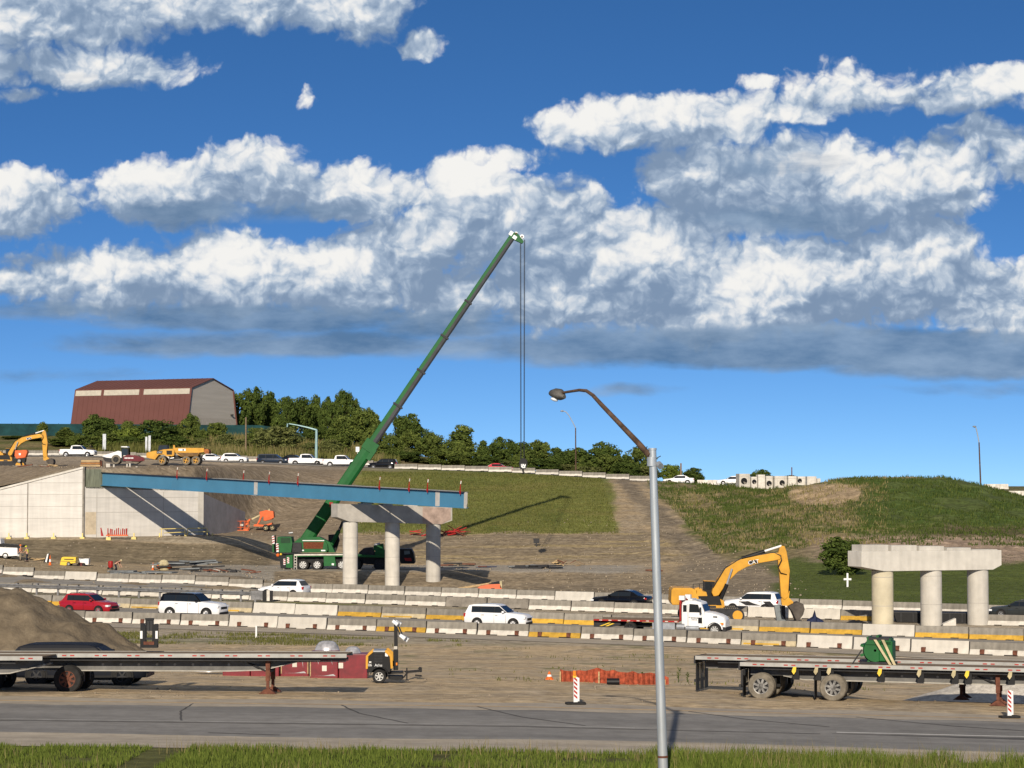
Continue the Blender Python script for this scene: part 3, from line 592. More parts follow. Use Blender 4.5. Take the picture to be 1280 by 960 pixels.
def barrier(kind, x, D, rz, label, group, brk=False, L=3.62):
    key = (kind, brk)
    if key not in _bm:
        root = thing('concrete_barrier', 'x', 'barrier'); 
        part('body', barrier_mesh(kind), root, 30)
        if brk:
            for s in (-1, 1):
                b = MB().use(m_['rust']).box(s*1.02-.13, s*1.02+.13, -.36, -.17, .0, .33); b.use(m_['slot']).box(s*1.02-(.12 if s<0 else .65), s*1.02+(.65 if s<0 else .12), -.42, -.30, 0, .055)
                part('bracket', b, root, 0)
        _bm[key] = root; r = root
    else: r = dup(_bm[key], (0,0,0))
    r.location = (x+random.uniform(-.02,.02), D+random.uniform(-.06,.06), zt(x, D)+.03); r.rotation_euler = (0, random.uniform(-.004,.004), rz+random.uniform(-.012,.012)); r['label'] = label; r['group'] = group
    return r
DESC = {'white': 'grey barrier with white lower band', 'yellow': 'grey barrier with yellow lower band', 'plain': 'pale clean concrete barrier', 'grey': 'dark unpainted grey barrier', 'faint': 'tan barrier with faded yellow band', 'cleanwhite': 'white painted barrier'}
def row(fn, px0, px1, phase, kinds, rowname, group, brk=False, L=3.70, skip=()):
    """barriers end to end along the curve depth = fn(x)"""
    x = PX(phase, 0); 
    # solve start x on the curve for picture column px0
    xs = np.linspace(-90, 90, 3601); pxs = 640+F*xs/np.array([fn(v) for v in xs]); x = float(np.interp(phase, pxs, xs))
    def step(x, s):
        d = (fn(x+.01)-fn(x-.01))/.02; return x+s*L/math.sqrt(1+d*d)
    a = x
    while 640+F*a/fn(a) > px0: a = step(a, -1)
    k = 0
    while 640+F*a/fn(a) < px1:
        b = step(a, 1); mx = (a+b)/2; c = 640+F*mx/fn(mx)
        if not any(p <= c <= q for p, q in skip):
            k += 1; kd = 'white'
            for p, q, kk in kinds:
                if p <= c < q: kd = kk
            barrier(kd, mx, fn(mx), math.atan2(fn(b)-fn(a), b-a), '%s, %s from left in %s' % (DESC[kd], ordw(k), rowname), group, brk)
        a = b
row(D1, -40, 1330, 408.7, [(-100,345,'white'),(280,345,'plain'),(345,408,'plain'),(408,473,'white'),(473,537,'yellow'),(537,668,'white'),(668,735,'yellow'),(735,935,'white'),(935,1004,'faint'),(1004,1073,'plain'),(1073,1144,'plain'),(1144,1214,'plain')], 'nearest barrier row', 'barriers in the row nearest the camera', True)
row(D2, -30, 1330, 424.2, [(-100,110,'yellow'),(110,200,'faint'),(200,310,'faint'),(310,424,'plain'),(367,424,'plain'),(424,482,'yellow'),(482,540,'faint'),(540,600,'yellow'),(600,905,'yellow'),(905,955,'faint'),(955,1078,'yellow'),(1078,1140,'plain'),(1140,1267,'yellow'),(1267,1400,'plain')], 'second barrier row', 'barriers in the second row')
row(D3, -30, 1330, 558.5, [(-100,333,'white'),(333,558,'white'),(558,633,'grey'),(633,660,'grey'),(660,1000,'white'),(945,1030,'plain'),(1030,1090,'yellow'),(1225,1260,'yellow'),(1260,1400,'white')], 'third barrier row', 'barriers in the third row', skip=((1092,1222),))
row(D4, -30, 1330, 462, [(80,130,'plain'),(200,290,'white'),(680,730,'plain')], 'fourth barrier row', 'barriers in the fourth row')
# upper road: pale barriers along the far edge on the left and the near edge over the grass field
def upb(x0, x1, fn, rowname, kind='white', n0=0):
    x = x0; k = n0
    while x < x1:
        k += 1; d = (fn(x+.5)-fn(x-.5)); b = x+3.7/math.sqrt(1+d*d); mx = (x+b)/2
        r = barrier(kind, mx, fn(mx), math.atan2(d, 1), 'white barrier, %s from left in %s' % (ordw(k), rowname), 'barriers on the upper road'); r.location.z += .04; x = b
upb(PX(-25,372), PX(470,371), lambda x: up_near(x)+14.5 if x > -60 else 372.5, 'the row behind the queued cars', 'white')
upb(PX(493,351), PX(801,345), lambda x: up_near(x)+.4, 'the row above the grass field', 'white')
upb(PX(872,352), PX(902,352), lambda x: up_near(x)+10, 'the short stretch between the white sedans', 'cleanwhite')
upb(PX(1236,334), PX(1340,334), lambda x: 338-.05*(x-70), 'the row at the hill right end', 'cleanwhite')
# ================================================================ GUARDRAIL before the third row
def guardrail():
    root = thing('guardrail', 'steel guardrail on posts in front of the third barrier row, ending near the white car', 'guardrail', (0,0,0))
    fn = lambda x: D3(x)-3.2
    xs = np.linspace(PX(-40,203), PX(322,193), 60)
    prof = [(-.04,.46),(-.09,.52),(-.04,.60),(-.09,.68),(-.04,.76)]
    mb = MB().use(m_['railsteel'])
    rows = [[(x, fn(x)+a-.1, zt(x, fn(x))+b+.1) for a, b in prof]+[(x, fn(x)-.03, zt(x, fn(x))+b+.1) for a, b in prof[::-1]] for x in xs]
    mb.loft(rows); part('rail', mb, root, 20)
    for px in (22.5,47.5,74,98,123,150,175,201,226,251,277,302,320):
        x = px and PX(px, 196); 
        for _ in range(4): x = PX(px, fn(x))
        D = fn(x); z = zt(x, D); p = MB().use(m_['railsteel']).box(x-.08, x+.08, D-.02, D+.16, z-.1, z+.95); p.use(m_['dsteel']).box(x+.08, x+.2, D-.02, D+.1, z+.5, z+.98); part('post', p, root, 0)
    e = MB().use(m_['railsteel']); x = xs[-1]; D = fn(x); z = zt(x, D)
    e.box(x-.1, x+.9, D-.15, D+.1, z+.2, z+.95); e.use(m_['black']).box(x+.9, x+1.25, D-.2, D+.15, z+.1, z+.95); e.use(m_['pwhite']).box(x+1.25, x+1.5, D-.2, D+.15, z+.1, z+1.0); e.use(m_['black']).box(x+1.5, x+1.75, D-.2, D+.15, z+.1, z+.95)
    part('end_terminal', e, root, 0)
guardrail()
# ================================================================ ABUTMENT
def wall_slab(mb, a, b, za0, zb0, za1, zb1, th, cap=0):
    """vertical wall from plan point a to b, bottom z (za0,zb0), top z (za1,zb1), thickness behind"""
    a = Vector((*a, 0)); b = Vector((*b, 0)); d = (b-a).normalized(); n = Vector((-d.y, d.x, 0))
    P = lambda p, z, o=0: (p.x+n.x*o, p.y+n.y*o, z)
    mb.add([P(a,za0),P(b,zb0),P(b,zb1),P(a,za1),P(a,za0,th),P(b,zb0,th),P(b,zb1,th),P(a,za1,th)], [(0,1,2,3),(5,4,7,6),(3,2,6,7),(0,4,5,1),(1,5,6,2),(0,3,7,4)])
def abutment():
    root = thing('bridge_abutment', 'pale concrete bridge abutment with sloping wing wall under the left end of the blue girder', 'abutment')
    zb = ZY(671,274)-.6
    A0 = Vector((PX(-330,274),274)); A1 = Vector((PX(104.5,274),274)); B1 = Vector((PX(255,283),283)); C1 = Vector((PX(307,298),298))
    w = MB().use(m_['conc_wall'])
    zt0 = ZY(697,274); zt1 = ZY(585.5,274)
    wall_slab(w, A0, A1, zb, zb, zt0, zt1, .8)
    # coping and panel joints on the wing wall
    d = (zt1-zt0)/(A1.x-A0.x)
    w.use(m_['conc_new']); 
    w.add([(A0.x,273.86,zt0-.02),(A1.x,273.86,zt1-.02),(A1.x,273.86,zt1+.22),(A0.x,273.86,zt0+.22),(A0.x,274.9,zt0-.02),(A1.x,274.9,zt1-.02),(A1.x,274.9,zt1+.22),(A0.x,274.9,zt0+.22)], [(0,1,2,3),(5,4,7,6),(3,2,6,7),(0,4,5,1),(1,5,6,2),(0,3,7,4)])
    w.use(m_['conc_dark'])
    for px in (-60,35.5,): x = PX(px,274); w.box(x-.06, x+.06, 273.985, 274.1, zb, zt0+d*(x-A0.x)-.05)
    x = PX(104,274); w.box(x-.02, x+.22, 273.95, 274.9, zb, zt1+.2)
    w.use(m_['conc_seam'])
    for py in (603.5,618,633,648):
        z = ZY(py,274); xs = A0.x+(z-zt0)/d
        w.box(max(xs+.3, A0.x), A1.x-.02, 273.99, 274.02, z-.025, z+.025)
    part('wing_wall', w, root, 0)
    # main stem
    s = MB().use(m_['conc_wall']); P0 = Vector((PX(106.5,274.2),274.2)); dv = (B1-P0).normalized()
    zs = ZY(607.5,276); ze = ZY(615,283)
    wall_slab(s, P0, B1, zb, zb, zs-.1, ze+.25, 2.6)
    nv = Vector((dv.y, -dv.x))
    def strip(mb, t0, t1, z0, z1, o=.012):
        a = P0+dv*t0+nv*o; b = P0+dv*t1+nv*o; wall_slab(mb, a, b, z0, z0, z1, z1, .05)
    Ls = (B1-P0).length
    s.use(m_['conc_seam'])
    for t in (Ls*.10, Ls*.655): strip(s, t-.03, t+.03, zb, ze)
    for z in (ZY(622,278), ZY(640,279)): strip(s, .1, Ls-.1, z-.025, z+.025, .008)
    s.use(m_['conc_new']); strip(s, Ls-.75, Ls, zb, ze+.24, .02)
    s.use(m_['conc_stain']); strip(s, .1, Ls*.095, ZY(668,275), ZY(640,275), .01)
    part('stem', s, root, 0)
    # green-grey formed backwall block between wing wall and girder end
    g = MB().use(m_['formgreen']); strip(g, .15, 2.15, ZY(609,275), ZY(586.5,275), .05)
    a = P0+dv*.15; wall_slab(g, a, P0+dv*Ls, zs-.3, ze+.1, ZY(588,276), ZY(602,284), .6); part('back_wall', g, root, 0)
    # return wall, its shade put into a darker concrete colour
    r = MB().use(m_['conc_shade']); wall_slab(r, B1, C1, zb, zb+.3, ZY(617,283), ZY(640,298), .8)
    part('return_wall', r, root, 0)
M_['conc_seam'] = mat('concrete_seam', (.40,.375,.335), .95, var=.1); M_['conc_stain'] = mat('concrete_tan_stain', (.56,.47,.34), .9, var=.12)
abutment()
# ================================================================ GIRDERS
GA = Vector((PX(125,276), 276)); GB = Vector((PX(582,221), 221)); GD = (GB-GA); GL = GD.length
gz0, gz1 = ZY(590.3,276), ZY(615.2,221); hz = 1.60
def gpt(t, off=0): return Vector((GA.x+GD.x*t, GA.y+GD.y*t+off, gz0+(gz1-gz0)*t))
def girder(off, label, posts):
    yaw = math.atan2(GD.y, GD.x); pit = math.atan2(gz1-gz0, GL)
    root = thing('steel_girder', label, 'girder', gpt(0, off), 0, 'blue girders on the new bridge', (0, -pit, yaw))
    L = math.hypot(GL, gz1-gz0)
    w = MB().use(m_['girder']).box(0, L, -.01, .01, -hz+.05, -.05); part('web', w, root, 0)
    f = MB().use(m_['girder_dk']).box(0, L, -.25, .25, -.055, 0); part('top_flange', f, root, 0)
    f = MB().use(m_['girder']).box(0, L, -.27, .27, -hz, -hz+.055); part('bottom_flange', f, root, 0)
    tp = MB().use(m_['alu']).box(L*.36, L*.985, -.2, .2, .004, .045); part('flange_top_coating', tp, root, 0)
    for k in (3, 6, 8, 10):
        st = MB().use(m_['girder']).box(L*k/13-.008, L*k/13+.008, -.06, -.011, -hz+.06, -.06); part('stiffener', st, root, 0)
    for px in (320.5, 547.5):
        t = float(np.interp(px, *zip(*[((640+F*gpt(q).x/gpt(q).y), q) for q in np.linspace(0,1,200)])))
        p = MB().use(m_['prime']).box(L*t-.33, L*t+.33, -.055, -.012, -hz+.04, -.05); p.box(L*t-.42, L*t+.42, -.275, .275, -hz-.03, -hz-.002); part('splice_plate', p, root, 0)
    p = MB().use(m_['prime']).box(L-.10, L+.02, -.11, .11, -hz, 0); part('end_plate', p, root, 0)
    for px in posts:
        t = float(np.interp(px, *zip(*[((640+F*gpt(q).x/gpt(q).y), q) for q in np.linspace(0,1.05,300)])))
        p = MB().use(m_['red']).box(L*t-.04, L*t+.04, -.31, -.23, -.25, .55); p.cyl((L*t,-.27,.5),(L*t+.12,-.27,1.15),.04,n=6); p.use(m_['red']).box(L*t-.12,L*t+.12,-.33,-.25,-.06,.12); p.use(m_['pwhite']).cyl((L*t+.05,-.27,.8),(L*t+.12,-.27,1.1),.06,n=6); part('stanchion', p, root, 0)
    return root
girder(0, 'near blue steel girder with red and white stanchions clamped along its top', (224,261,339,375,477,514,537,578))
girder(5.25, 'far blue steel girder hidden behind the near one, resting on the same pier', (300,))
# ================================================================ PIERS
def pier(name_lbl, L0, R0, ztl, ztr, th, hcap, cham, cols_px, cr, zground, mats, pads, capdepth=1.75):
    root = thing('bridge_pier', name_lbl, 'pier')
    a = Vector((L0[0], L0[1])); b = Vector((R0[0], R0[1])); d = (b-a); Ln = d.length; yaw = math.atan2(d.y, d.x)
    root.location = (a.x, a.y, 0); root.rotation_euler = (0, 0, yaw)
    sl = (ztr-ztl)/Ln; Z = lambda t, z: ztl+sl*t*Ln+z
    cl, ch = cham; e = .77
    poly = [(0,Z(0,0)),(Ln,Z(1,0)),(Ln,Z(1,-hcap*e)),(Ln-ch,Z(1-ch/Ln,-hcap)),(cl,Z(cl/Ln,-hcap)),(0,Z(0,-hcap*e))]
    cols_t = []
    for cpx in cols_px:
        ts = np.linspace(0, 1, 400); qx = a.x+d.x*ts-d.y/Ln*capdepth/2; qy = a.y+d.y*ts+d.x/Ln*capdepth/2; cols_t.append(float(np.interp(cpx, 640+F*qx/qy, ts)))
    c = MB().use(m_[mats[0]]).prism(poly, 0, capdepth)
    part('cap_beam', c, root, 0, .02)
    for k, t in enumerate(cols_t):
        x = t*Ln; y = capdepth/2; zt_ = Z(t, -hcap)
        p = MB().use(m_[mats[1+k]]); p.cyl((x,y,zground-1.2),(x,y,zt_+.02),cr,n=40); 
        p.use(m_['conc_seam'])
        for zz in np.arange(zground+1.3, zt_-.4, 2.1): p.lathe([(cr+.004,zz-.02),(cr+.004,zz+.02)], (x,y,0), 'z', 40)
        part('column', p, root, 40)
    for (t0, t1, h) in pads:
        p = MB().use(m_['conc_new']); x0, x1 = t0*Ln, t1*Ln
        p.prism([(x0,Z(t0,.003)),(x1,Z(t1,.003)),(x1,Z(t1,0)+h[1]),(x0,Z(t0,0)+h[0])], .25, capdepth-.25); part('bearing_pedestal', p, root, 0)
    return root, yaw, Ln
M_['conc_cap'] = mat('concrete_cap', (.45,.42,.37), .9, var=.14, scale=.8, bump=.004)
zL = ZY(629.6,235.5); zR = ZY(634.2,241.8)
ca = (PX(422.5,235.5),235.5); cb = (PX(565.5,241.8),241.8)
cpier, _, cl_ = pier('concrete pier with three round columns carrying the blue girders at the centre', ca, cb, zL, zR, 0, 1.86, (1.35,1.3), (438.3,490.8,541.8), .79, -1.1, ('conc_cap','conc_new','conc_new','conc_new'), [(.22,.30,(.14,.14)),(.40,.48,(.14,.14)),(.62,.70,(.1,.1))])
st_ = MB().use(m_['conc_red']).prism([(cl_*.735,zL+(zR-zL)*.735-.05),(cl_*.985,zR-.06),(cl_*.985,zR-1.3),(cl_-1.3,zR-1.80),(cl_*.735,zR-1.70)], -.012, -.002); part('stained_face', st_, cpier, 0)
st_ = MB().use(m_['formgreen']).box(cl_*.24, cl_*.33, .4, 1.3, zL-.05, zL+.5); part('bearing_block', st_, cpier, 0)
ra = (PX(1076,163),163); rb = (PX(1250.5,168.6),168.6)
zrl = ZY(689.3,163); zrr = ZY(687.6,168.6)
pier('concrete pier with three round columns and no girders yet standing behind the yellow barriers', ra, rb, zrl, zrr, 0, 1.46, (2.0,.8), (1101.7,1162.3,1220.5), .79, 0, ('conc_new','conc_yel','conc_new','conc_new'), [(.015,.20,(.46,.46)),(.222,.40,(.41,.41)),(.42,.595,(.33,.33)),(.617,.79,(.20,.20)),(.80,.985,(.05,.05))])
# ================================================================ SALT SHED
def shed():
    D0 = 455; k = D0
    def S(px, py, D): return W(px, py, D)
    c = S(242,484,D0); 
    yaw = R(-24)   # long side runs to the left and away
    # local frame: +x along the length towards the near gable, +y away
    Lg = 29.0; Wd = 18.5
    zg = ZY(534,D0); z1 = ZY(484.3,D0); z2 = ZY(471,D0)
    near = Vector((PX(233.2,D0), D0)); 
    root = thing('storage_barn', 'big brown gambrel-roofed storage barn with grey gable standing behind the green fence', 'barn', (near.x, near.y, 0), R(-26))
    ins = 1.55; zb = zg-3; sl = ins/(z1-zg)
    def prof(): return [(-sl*3, zb), (ins, z1), (Wd/2, z2), (Wd-ins, z1), (Wd+sl*3, zb)]
    P = prof()
    # roof skin: two slopes each side, as thin shells
    r = MB().use(m_['roofbrown'])
    def shell(p, q, x0, x1, t=.12):
        (y0, za), (y1, zb_) = p, q; n = Vector((-(zb_-za), y1-y0)).normalized()
        r.add([(x0,y0,za),(x1,y0,za),(x1,y1,zb_),(x0,y1,zb_),(x0,y0+n.x*t,za+n.y*t),(x1,y0+n.x*t,za+n.y*t),(x1,y1+n.x*t,zb_+n.y*t),(x0,y1+n.x*t,zb_+n.y*t)], [(0,3,2,1),(4,5,6,7),(0,1,5,4),(1,2,6,5),(2,3,7,6),(3,0,4,7)])
    for i in range(4): shell(P[i], P[i+1], -Lg, .25)
    for k in range(24):
        x = -Lg+Lg*k/24
        for i in (0,1):
            (y0,za),(y1,zb_) = P[i],P[i+1]; n = Vector((-(zb_-za), y1-y0)).normalized()
            r.add([(x,y0+n.x*.12,za+n.y*.12),(x+.06,y0+n.x*.12,za+n.y*.12),(x+.06,y1+n.x*.12,zb_+n.y*.12),(x,y1+n.x*.12,zb_+n.y*.12),(x,y0+n.x*.17,za+n.y*.17),(x+.06,y0+n.x*.17,za+n.y*.17),(x+.06,y1+n.x*.17,zb_+n.y*.17),(x,y1+n.x*.17,zb_+n.y*.17)], [(4,5,6,7),(0,1,5,4),(2,3,7,6),(1,2,6,5),(3,0,4,7)])
    part('roof', r, root, 0)
    g = MB().use(m_['shedgrey']).prism(P, -.3, -.05, 'x'); part('gable_wall', g, root, 0)
    g2 = MB().use(mat('shed_base_pale', (.41,.375,.325), .9, var=.1)).prism([(-.25,zb),(.55*ins*.5,zg+(z1-zg)*.26),(Wd-.3,zg+(z1-zg)*.26),(Wd+.1,zb)], -.04, .03, 'x'); part('base_course', g2, root, 0)
    b = MB().use(m_['shedgrey']).prism(P, -Lg+.05, -Lg+.3, 'x'); part('gable_wall', b, root, 0)
    pw = mat('translucent_strip_panel', (.47,.425,.345), .7, var=.1)
    for x0, x1 in ((-Lg+.3,-Lg*.765),(-Lg*.74,-Lg*.435),(-Lg*.395,-.15)):
        s = MB().use(pw); (y0,za),(y1,zb_) = P[0],P[1]; n = Vector((-(zb_-za), y1-y0)).normalized()
        q = lambda f: (y0+(y1-y0)*f+n.x*.2, za+(zb_-za)*f+n.y*.2)
        a, b2 = q(.885), q(.985); s.add([(x0,a[0],a[1]),(x1,a[0],a[1]),(x1,b2[0],b2[1]),(x0,b2[0],b2[1]),(x0,a[0]+.15,a[1]-.1),(x1,a[0]+.15,a[1]-.1),(x1,b2[0]+.15,b2[1]-.1),(x0,b2[0]+.15,b2[1]-.1)], [(0,1,2,3),(4,7,6,5),(0,4,5,1),(2,6,7,3),(1,5,6,2),(0,3,7,4)]); part('skylight_strip', s, root, 0)
    l = MB().use(m_['dsteel']).box(.05,.5,Wd-2.4,Wd-1.9,z1-5.3,z1-5.05); part('wall_lamp', l, root, 0)
shed()
def screen_fence():
    root = thing('screen_fence', 'long dark green windscreen fence in front of the brown barn', 'fence')
    xs = [PX(px, 440) for px in np.linspace(-60, 428, 34)]
    m = MB().use(m_['netting']); ztop = lambda x: ZY(float(np.interp(640+F*x/440,[-60,0,110,330,428],[529,529.5,530,531.5,552])),440)
    rows = [[(x,440,zt(x,440)-.3),(x,440,ztop(x)),(x,440.04,ztop(x)),(x,440.04,zt(x,440)-.3)] for x in xs]
    m.loft(rows, closed=True); part('screen', m, root, 0)
    for x in xs:
        p = MB().use(m_['dsteel']).cyl((x,440.12,zt(x,440)-.3),(x,440.12,ztop(x)+.12),.05,n=6); part('post', p, root)
screen_fence()
# ================================================================ POLES AND SIGNS
def pole(name, label, cat, px, D, ytop, r0, r1, mtl, ybase=None, group=None):
    x = PX(px, D); z0 = zt(x, D); root = thing(name, label, cat, (x, D, z0), 0, group)
    h = ZY(ytop, D)-z0; p = MB().use(m_[mtl]).cyl((0,0,-.3),(0,0,h),r0,r1,14); part('shaft', p, root); return root, h
# nearest lamp: pole, rusty arm, cobra head
def near_lamp():
    D = 59.5; x = PX(828.3,D); z0 = zt(x,D); root = thing('street_lamp', 'near grey street lamp with rusty bent arm beside the road in front', 'lamp', (x,D,z0))
    top = W(815.6,562,D); lean = top.x-x; h = top.z-z0
    s = MB().use(m_['pole']).cyl((0,0,-.2),(lean,0,h),.132,.100,28); s.cyl((lean,0,h-.01),(lean,0,h+.04),.112,.112,24); part('shaft', s, root, 40)
    zc = ZY(947,D)-z0; b = MB().use(m_['rust']).cyl((lean*zc/h,0,zc),(lean*(zc+.05)/h,0,zc+.055),.137,.136,28); part('weld_band', b, root, 40)
    V = lambda px, py: W(px,py,D+max(0.0,(808-px)/111*3.4))-Vector((x,D,z0))
    a = MB().use(m_['polebrown']); a.tube([V(812,570)+Vector((0,-.02,0)),V(799,555),V(775,530),V(752,506),V(741,494),V(733,488.5),V(724,487.6),V(712,489.5),V(703,491)], [.085,.077,.068,.06,.052,.047,.042,.038,.036], 12); part('arm', a, root)
    c = MB().use(m_['pole']).cyl((lean-.02,0,ZY(577,D)-z0-.12),(lean-.02,0,ZY(577,D)-z0+.12),.128,.128,20); part('arm_bracket', c, root)
    k = MB().use(m_['steel']).cyl(V(823,580),V(825.5,583)+Vector((0,-.12,0)),.085,.085,16); k.cyl(V(822,579)+Vector((0,.02,0)),V(823,580),.06,.06,12); part('junction_cap', k, root)
    t = MB().use(m_['dsteel']); t.cyl(V(806,564),V(809,558),.012,n=6); t.cyl(V(822,572),V(826,570),.012,n=6); part('bolt', t, root)
    hd = MB().use(mat('lamp_head_grey', (.13,.12,.105), .6, .3, var=.25, scale=6))
    c0 = V(697.5,494.6); 
    hd.T = Matrix.Translation(c0) @ Matrix.Rotation(R(18),4,'Y') @ Matrix.Rotation(R(-50),4,'Z') @ Matrix.Scale(1.3,4)
    hd.loft([[(xx, yw*math.cos(t)*1.0, zh*(math.sin(t) if math.sin(t)>0 else .55*math.sin(t))) for t in np.linspace(0,2*PI,17)[:-1]] for xx, yw, zh in ((-.25,.03,.03),(-.2,.11,.10),(-.08,.15,.15),(.05,.14,.16),(.14,.09,.11),(.22,.045,.05))])
    part('lamp_head', hd, root)
    ln = MB().use(m_['lamp_w']); ln.T = Matrix.Translation(c0+Vector((-.02,-.0,-.045))) @ Matrix.Rotation(R(18),4,'Y'); ln.sphere((-.06,.02,-.085),(.11,.09,.05),14,8); part('lens', ln, root)
near_lamp()
def far_lamp(label, px, D, pts, r=.09):
    x = PX(px,D); z0 = zt(x,D); root = thing('street_lamp', label, 'lamp', (x,D,z0)); V = lambda a, b: W(a,b,D)-Vector((x,D,z0))
    q = [V(*p) for p in pts]; s = MB().use(m_['polebrown']).tube([(0,0,-.3),q[0]], [r*1.35,r], 10); part('shaft', s, root)
    a = MB().use(m_['pole']).tube(q[:-1], [r*.8]*(len(q)-1), 8); part('arm', a, root)
    e = q[-1]; hd = MB().use(m_['steel']); f = q[-2]; hd.cyl(f, e, .09, .17, 8); hd.sphere(e, (.3,.2,.13), 8, 6); part('lamp_head', hd, root)
far_lamp('slim rusty street lamp rising above the white barriers beside the crane hook', 719.7, 357, [(719.5,535),(716,528),(711,519),(707.5,515),(704.5,513.8),(702.6,513.8)])
far_lamp('tall brown street lamp standing alone behind the green hill', 1225.5, 342, [(1223.8,553),(1222.3,545),(1220.6,537),(1219.5,534),(1218,533.2)], .10)
# teal mast arm
def mast():
    D = 372; x = PX(395.3,D); z0 = zt(x,D); root = thing('mast_arm_pole', 'pale teal steel pole with long mast arm behind the white pickups', 'pole', (x,D,z0)); V = lambda a,b: W(a,b,D)-Vector((x,D,z0))
    part('shaft', MB().use(m_['teal']).tube([(0,0,-.3),V(395.6,537)], [.27,.2], 12), root)
    part('mast_arm', MB().use(m_['teal']).tube([V(395.8,537.5),V(385,534.5),V(372,531.5),V(361,529.6)], [.16,.14,.11,.09], 10), root)
    part('hanging_bracket', MB().use(m_['teal']).tube([V(359.5,529.4),V(359,533.8)], [.12,.12], 8), root)
mast()
pole('utility_pole', 'brown wooden utility pole standing among the tall grass left of the mast arm', 'pole', 307.3, 385, 521.5, .16, .12, 'oldwood')
pole('utility_pole', 'short pale wooden pole behind the left white sedan on the right', 'pole', 851, 362, 579, .16, .13, 'oldwood')
pole('utility_pole', 'thin dark pole rising behind the concrete boxes', 'pole', 989.5, 352, 584, .1, .08, 'rust')
def sign(label, px, D, ytop, w, h, mtl, npost=1):
    x = PX(px,D); z0 = zt(x,D); zt_ = ZY(ytop,D)-z0; root = thing('road_sign', label, 'sign', (x,D,z0))
    for k in range(npost): 
        xx = 0 if npost == 1 else (k-.5)*w*.6
        part('post', MB().use(m_['steel']).box(xx-.05,xx+.05,.03,.1,-.3,zt_-.05), root, 0)
    p = MB().use(m_[mtl]).box(-w/2,w/2,-.02,.02,zt_-h,zt_); part('panel', p, root, 0); return root
sign('grey back of a tall narrow sign in front of the dark shrubs', 130.5, 376, 542.5, .55, 2.6, 'steel', 1)
sign('grey sign back, left of the two behind the roller and the dump truck', 183, 378, 546, .35, 2.5, 'steel', 1)
sign('grey sign back, right of the two behind the roller and the dump truck', 187, 378, 544.5, .4, 2.7, 'steel', 1)
sign('small white square sign on a post beside the crane boom', 447, 372, 558.5, .6, .85, 'white', 1)
# ================================================================ CARS
def loft_body(mb, st):
    """st: list of (x, zbottom, zside, ztop, halfwidth, halfwidth_top)"""
    rings = []
    for x, zb, zs, zt_, hw, ht in st:
        r = [(x,-hw*.90,zb),(x,-hw*.99,zb+.10),(x,-hw,(zb+zs)/2+.05),(x,-hw*.985,zs-.06),(x,-hw*.95,zs),(x,-ht,zt_),(x,-ht*.5,zt_+.015)]
        rings.append(r+[(a,-b,c) for a,b,c in r[::-1]])
    mb.loft(rings)
def wheel(root, x, y, r, w, side, rim='rim', tyre='rubber', spokes=5, name='wheel'):
    t = MB().use(m_[tyre]); s = side
    t.T = Matrix.Translation((x,y,r))
    t.lathe([(r*.60,-w/2),(r*.93,-w/2),(r,-w*.32),(r,w*.32),(r*.93,w/2),(r*.60,w/2),(r*.60,-w/2)], (0,0,0), 'y', 22)
    o = part(name, t, root)
    d = MB().use(m_['black']); d.T = Matrix.Translation((x,y,r)); yo = s*w*.36
    d.lathe([(0,yo-.03*s),(r*.61,yo-.03*s)], (0,0,0), 'y', 18)
    d.use(m_[rim]); d.lathe([(r*.53,yo),(r*.545,yo+s*.025),(r*.61,yo+s*.03),(r*.62,yo-.01*s)], (0,0,0), 'y', 20); d.lathe([(0,yo+.012*s),(r*.14,yo+.01*s),(r*.15,yo-.02*s)], (0,0,0), 'y', 10)
    for k in range(spokes):
        a = 2*PI*k/spokes+.3; T = d.T.copy(); d.T = T @ Matrix.Rotation(a,4,'Y'); d.box(r*.08,r*.56,yo-.012,yo+.012,-r*.085,r*.085); d.T = T
    part('rim', d, o); return o
CARSPEC = {
 'suv':   dict(L=4.65,W=1.86,H=1.69,fa=1.42,ra=-1.28,r=.355,hood=1.08,belt=1.10,cowl=.98,ws=.28,rr=-1.98,rb=-2.22,wins=((.92,.02),(-.03,-.98),(-1.05,-1.72)),gc=.24),
 'lrover':dict(L=5.0,W=2.0,H=1.87,fa=1.52,ra=-1.48,r=.39,hood=1.20,belt=1.24,cowl=1.02,ws=.42,rr=-2.22,rb=-2.38,wins=((.92,.04),(-.01,-1.05),(-1.1,-2.05)),gc=.26),
 'bigsuv': dict(L=5.7,W=2.05,H=1.63,fa=1.92,ra=-1.52,r=.40,hood=1.12,belt=1.16,cowl=1.35,ws=.75,rr=-2.3,rb=-2.62,wins=((1.2,.3),(.25,-.85),(-.9,-2.2)),gc=.28),
 'cross': dict(L=4.4,W=1.8,H=1.6,fa=1.32,ra=-1.25,r=.335,hood=1.0,belt=1.04,cowl=.98,ws=.22,rr=-1.65,rb=-2.02,wins=((.9,.02),(-.03,-.92),(-.98,-1.5)),gc=.22),
 'sedan': dict(L=4.85,W=1.84,H=1.45,fa=1.42,ra=-1.38,r=.335,hood=.92,belt=.96,cowl=1.0,ws=.22,rr=-1.05,rb=-1.78,wins=((.92,.02),(-.03,-1.02)),gc=.18),
 'van':   dict(L=5.0,W=1.95,H=1.73,fa=1.5,ra=-1.45,r=.34,hood=1.06,belt=1.06,cowl=1.45,ws=.55,rr=-2.25,rb=-2.42,wins=((1.2,.25),(.18,-.95),(-1.02,-2.1)),gc=.2),
 'pickup':dict(L=5.9,W=2.02,H=1.92,fa=1.85,ra=-1.75,r=.41,hood=1.20,belt=1.24,cowl=1.22,ws=.62,rr=-.92,rb=-1.12,wins=((1.12,.22),(.16,-.72)),gc=.32,bed=-1.2),
}
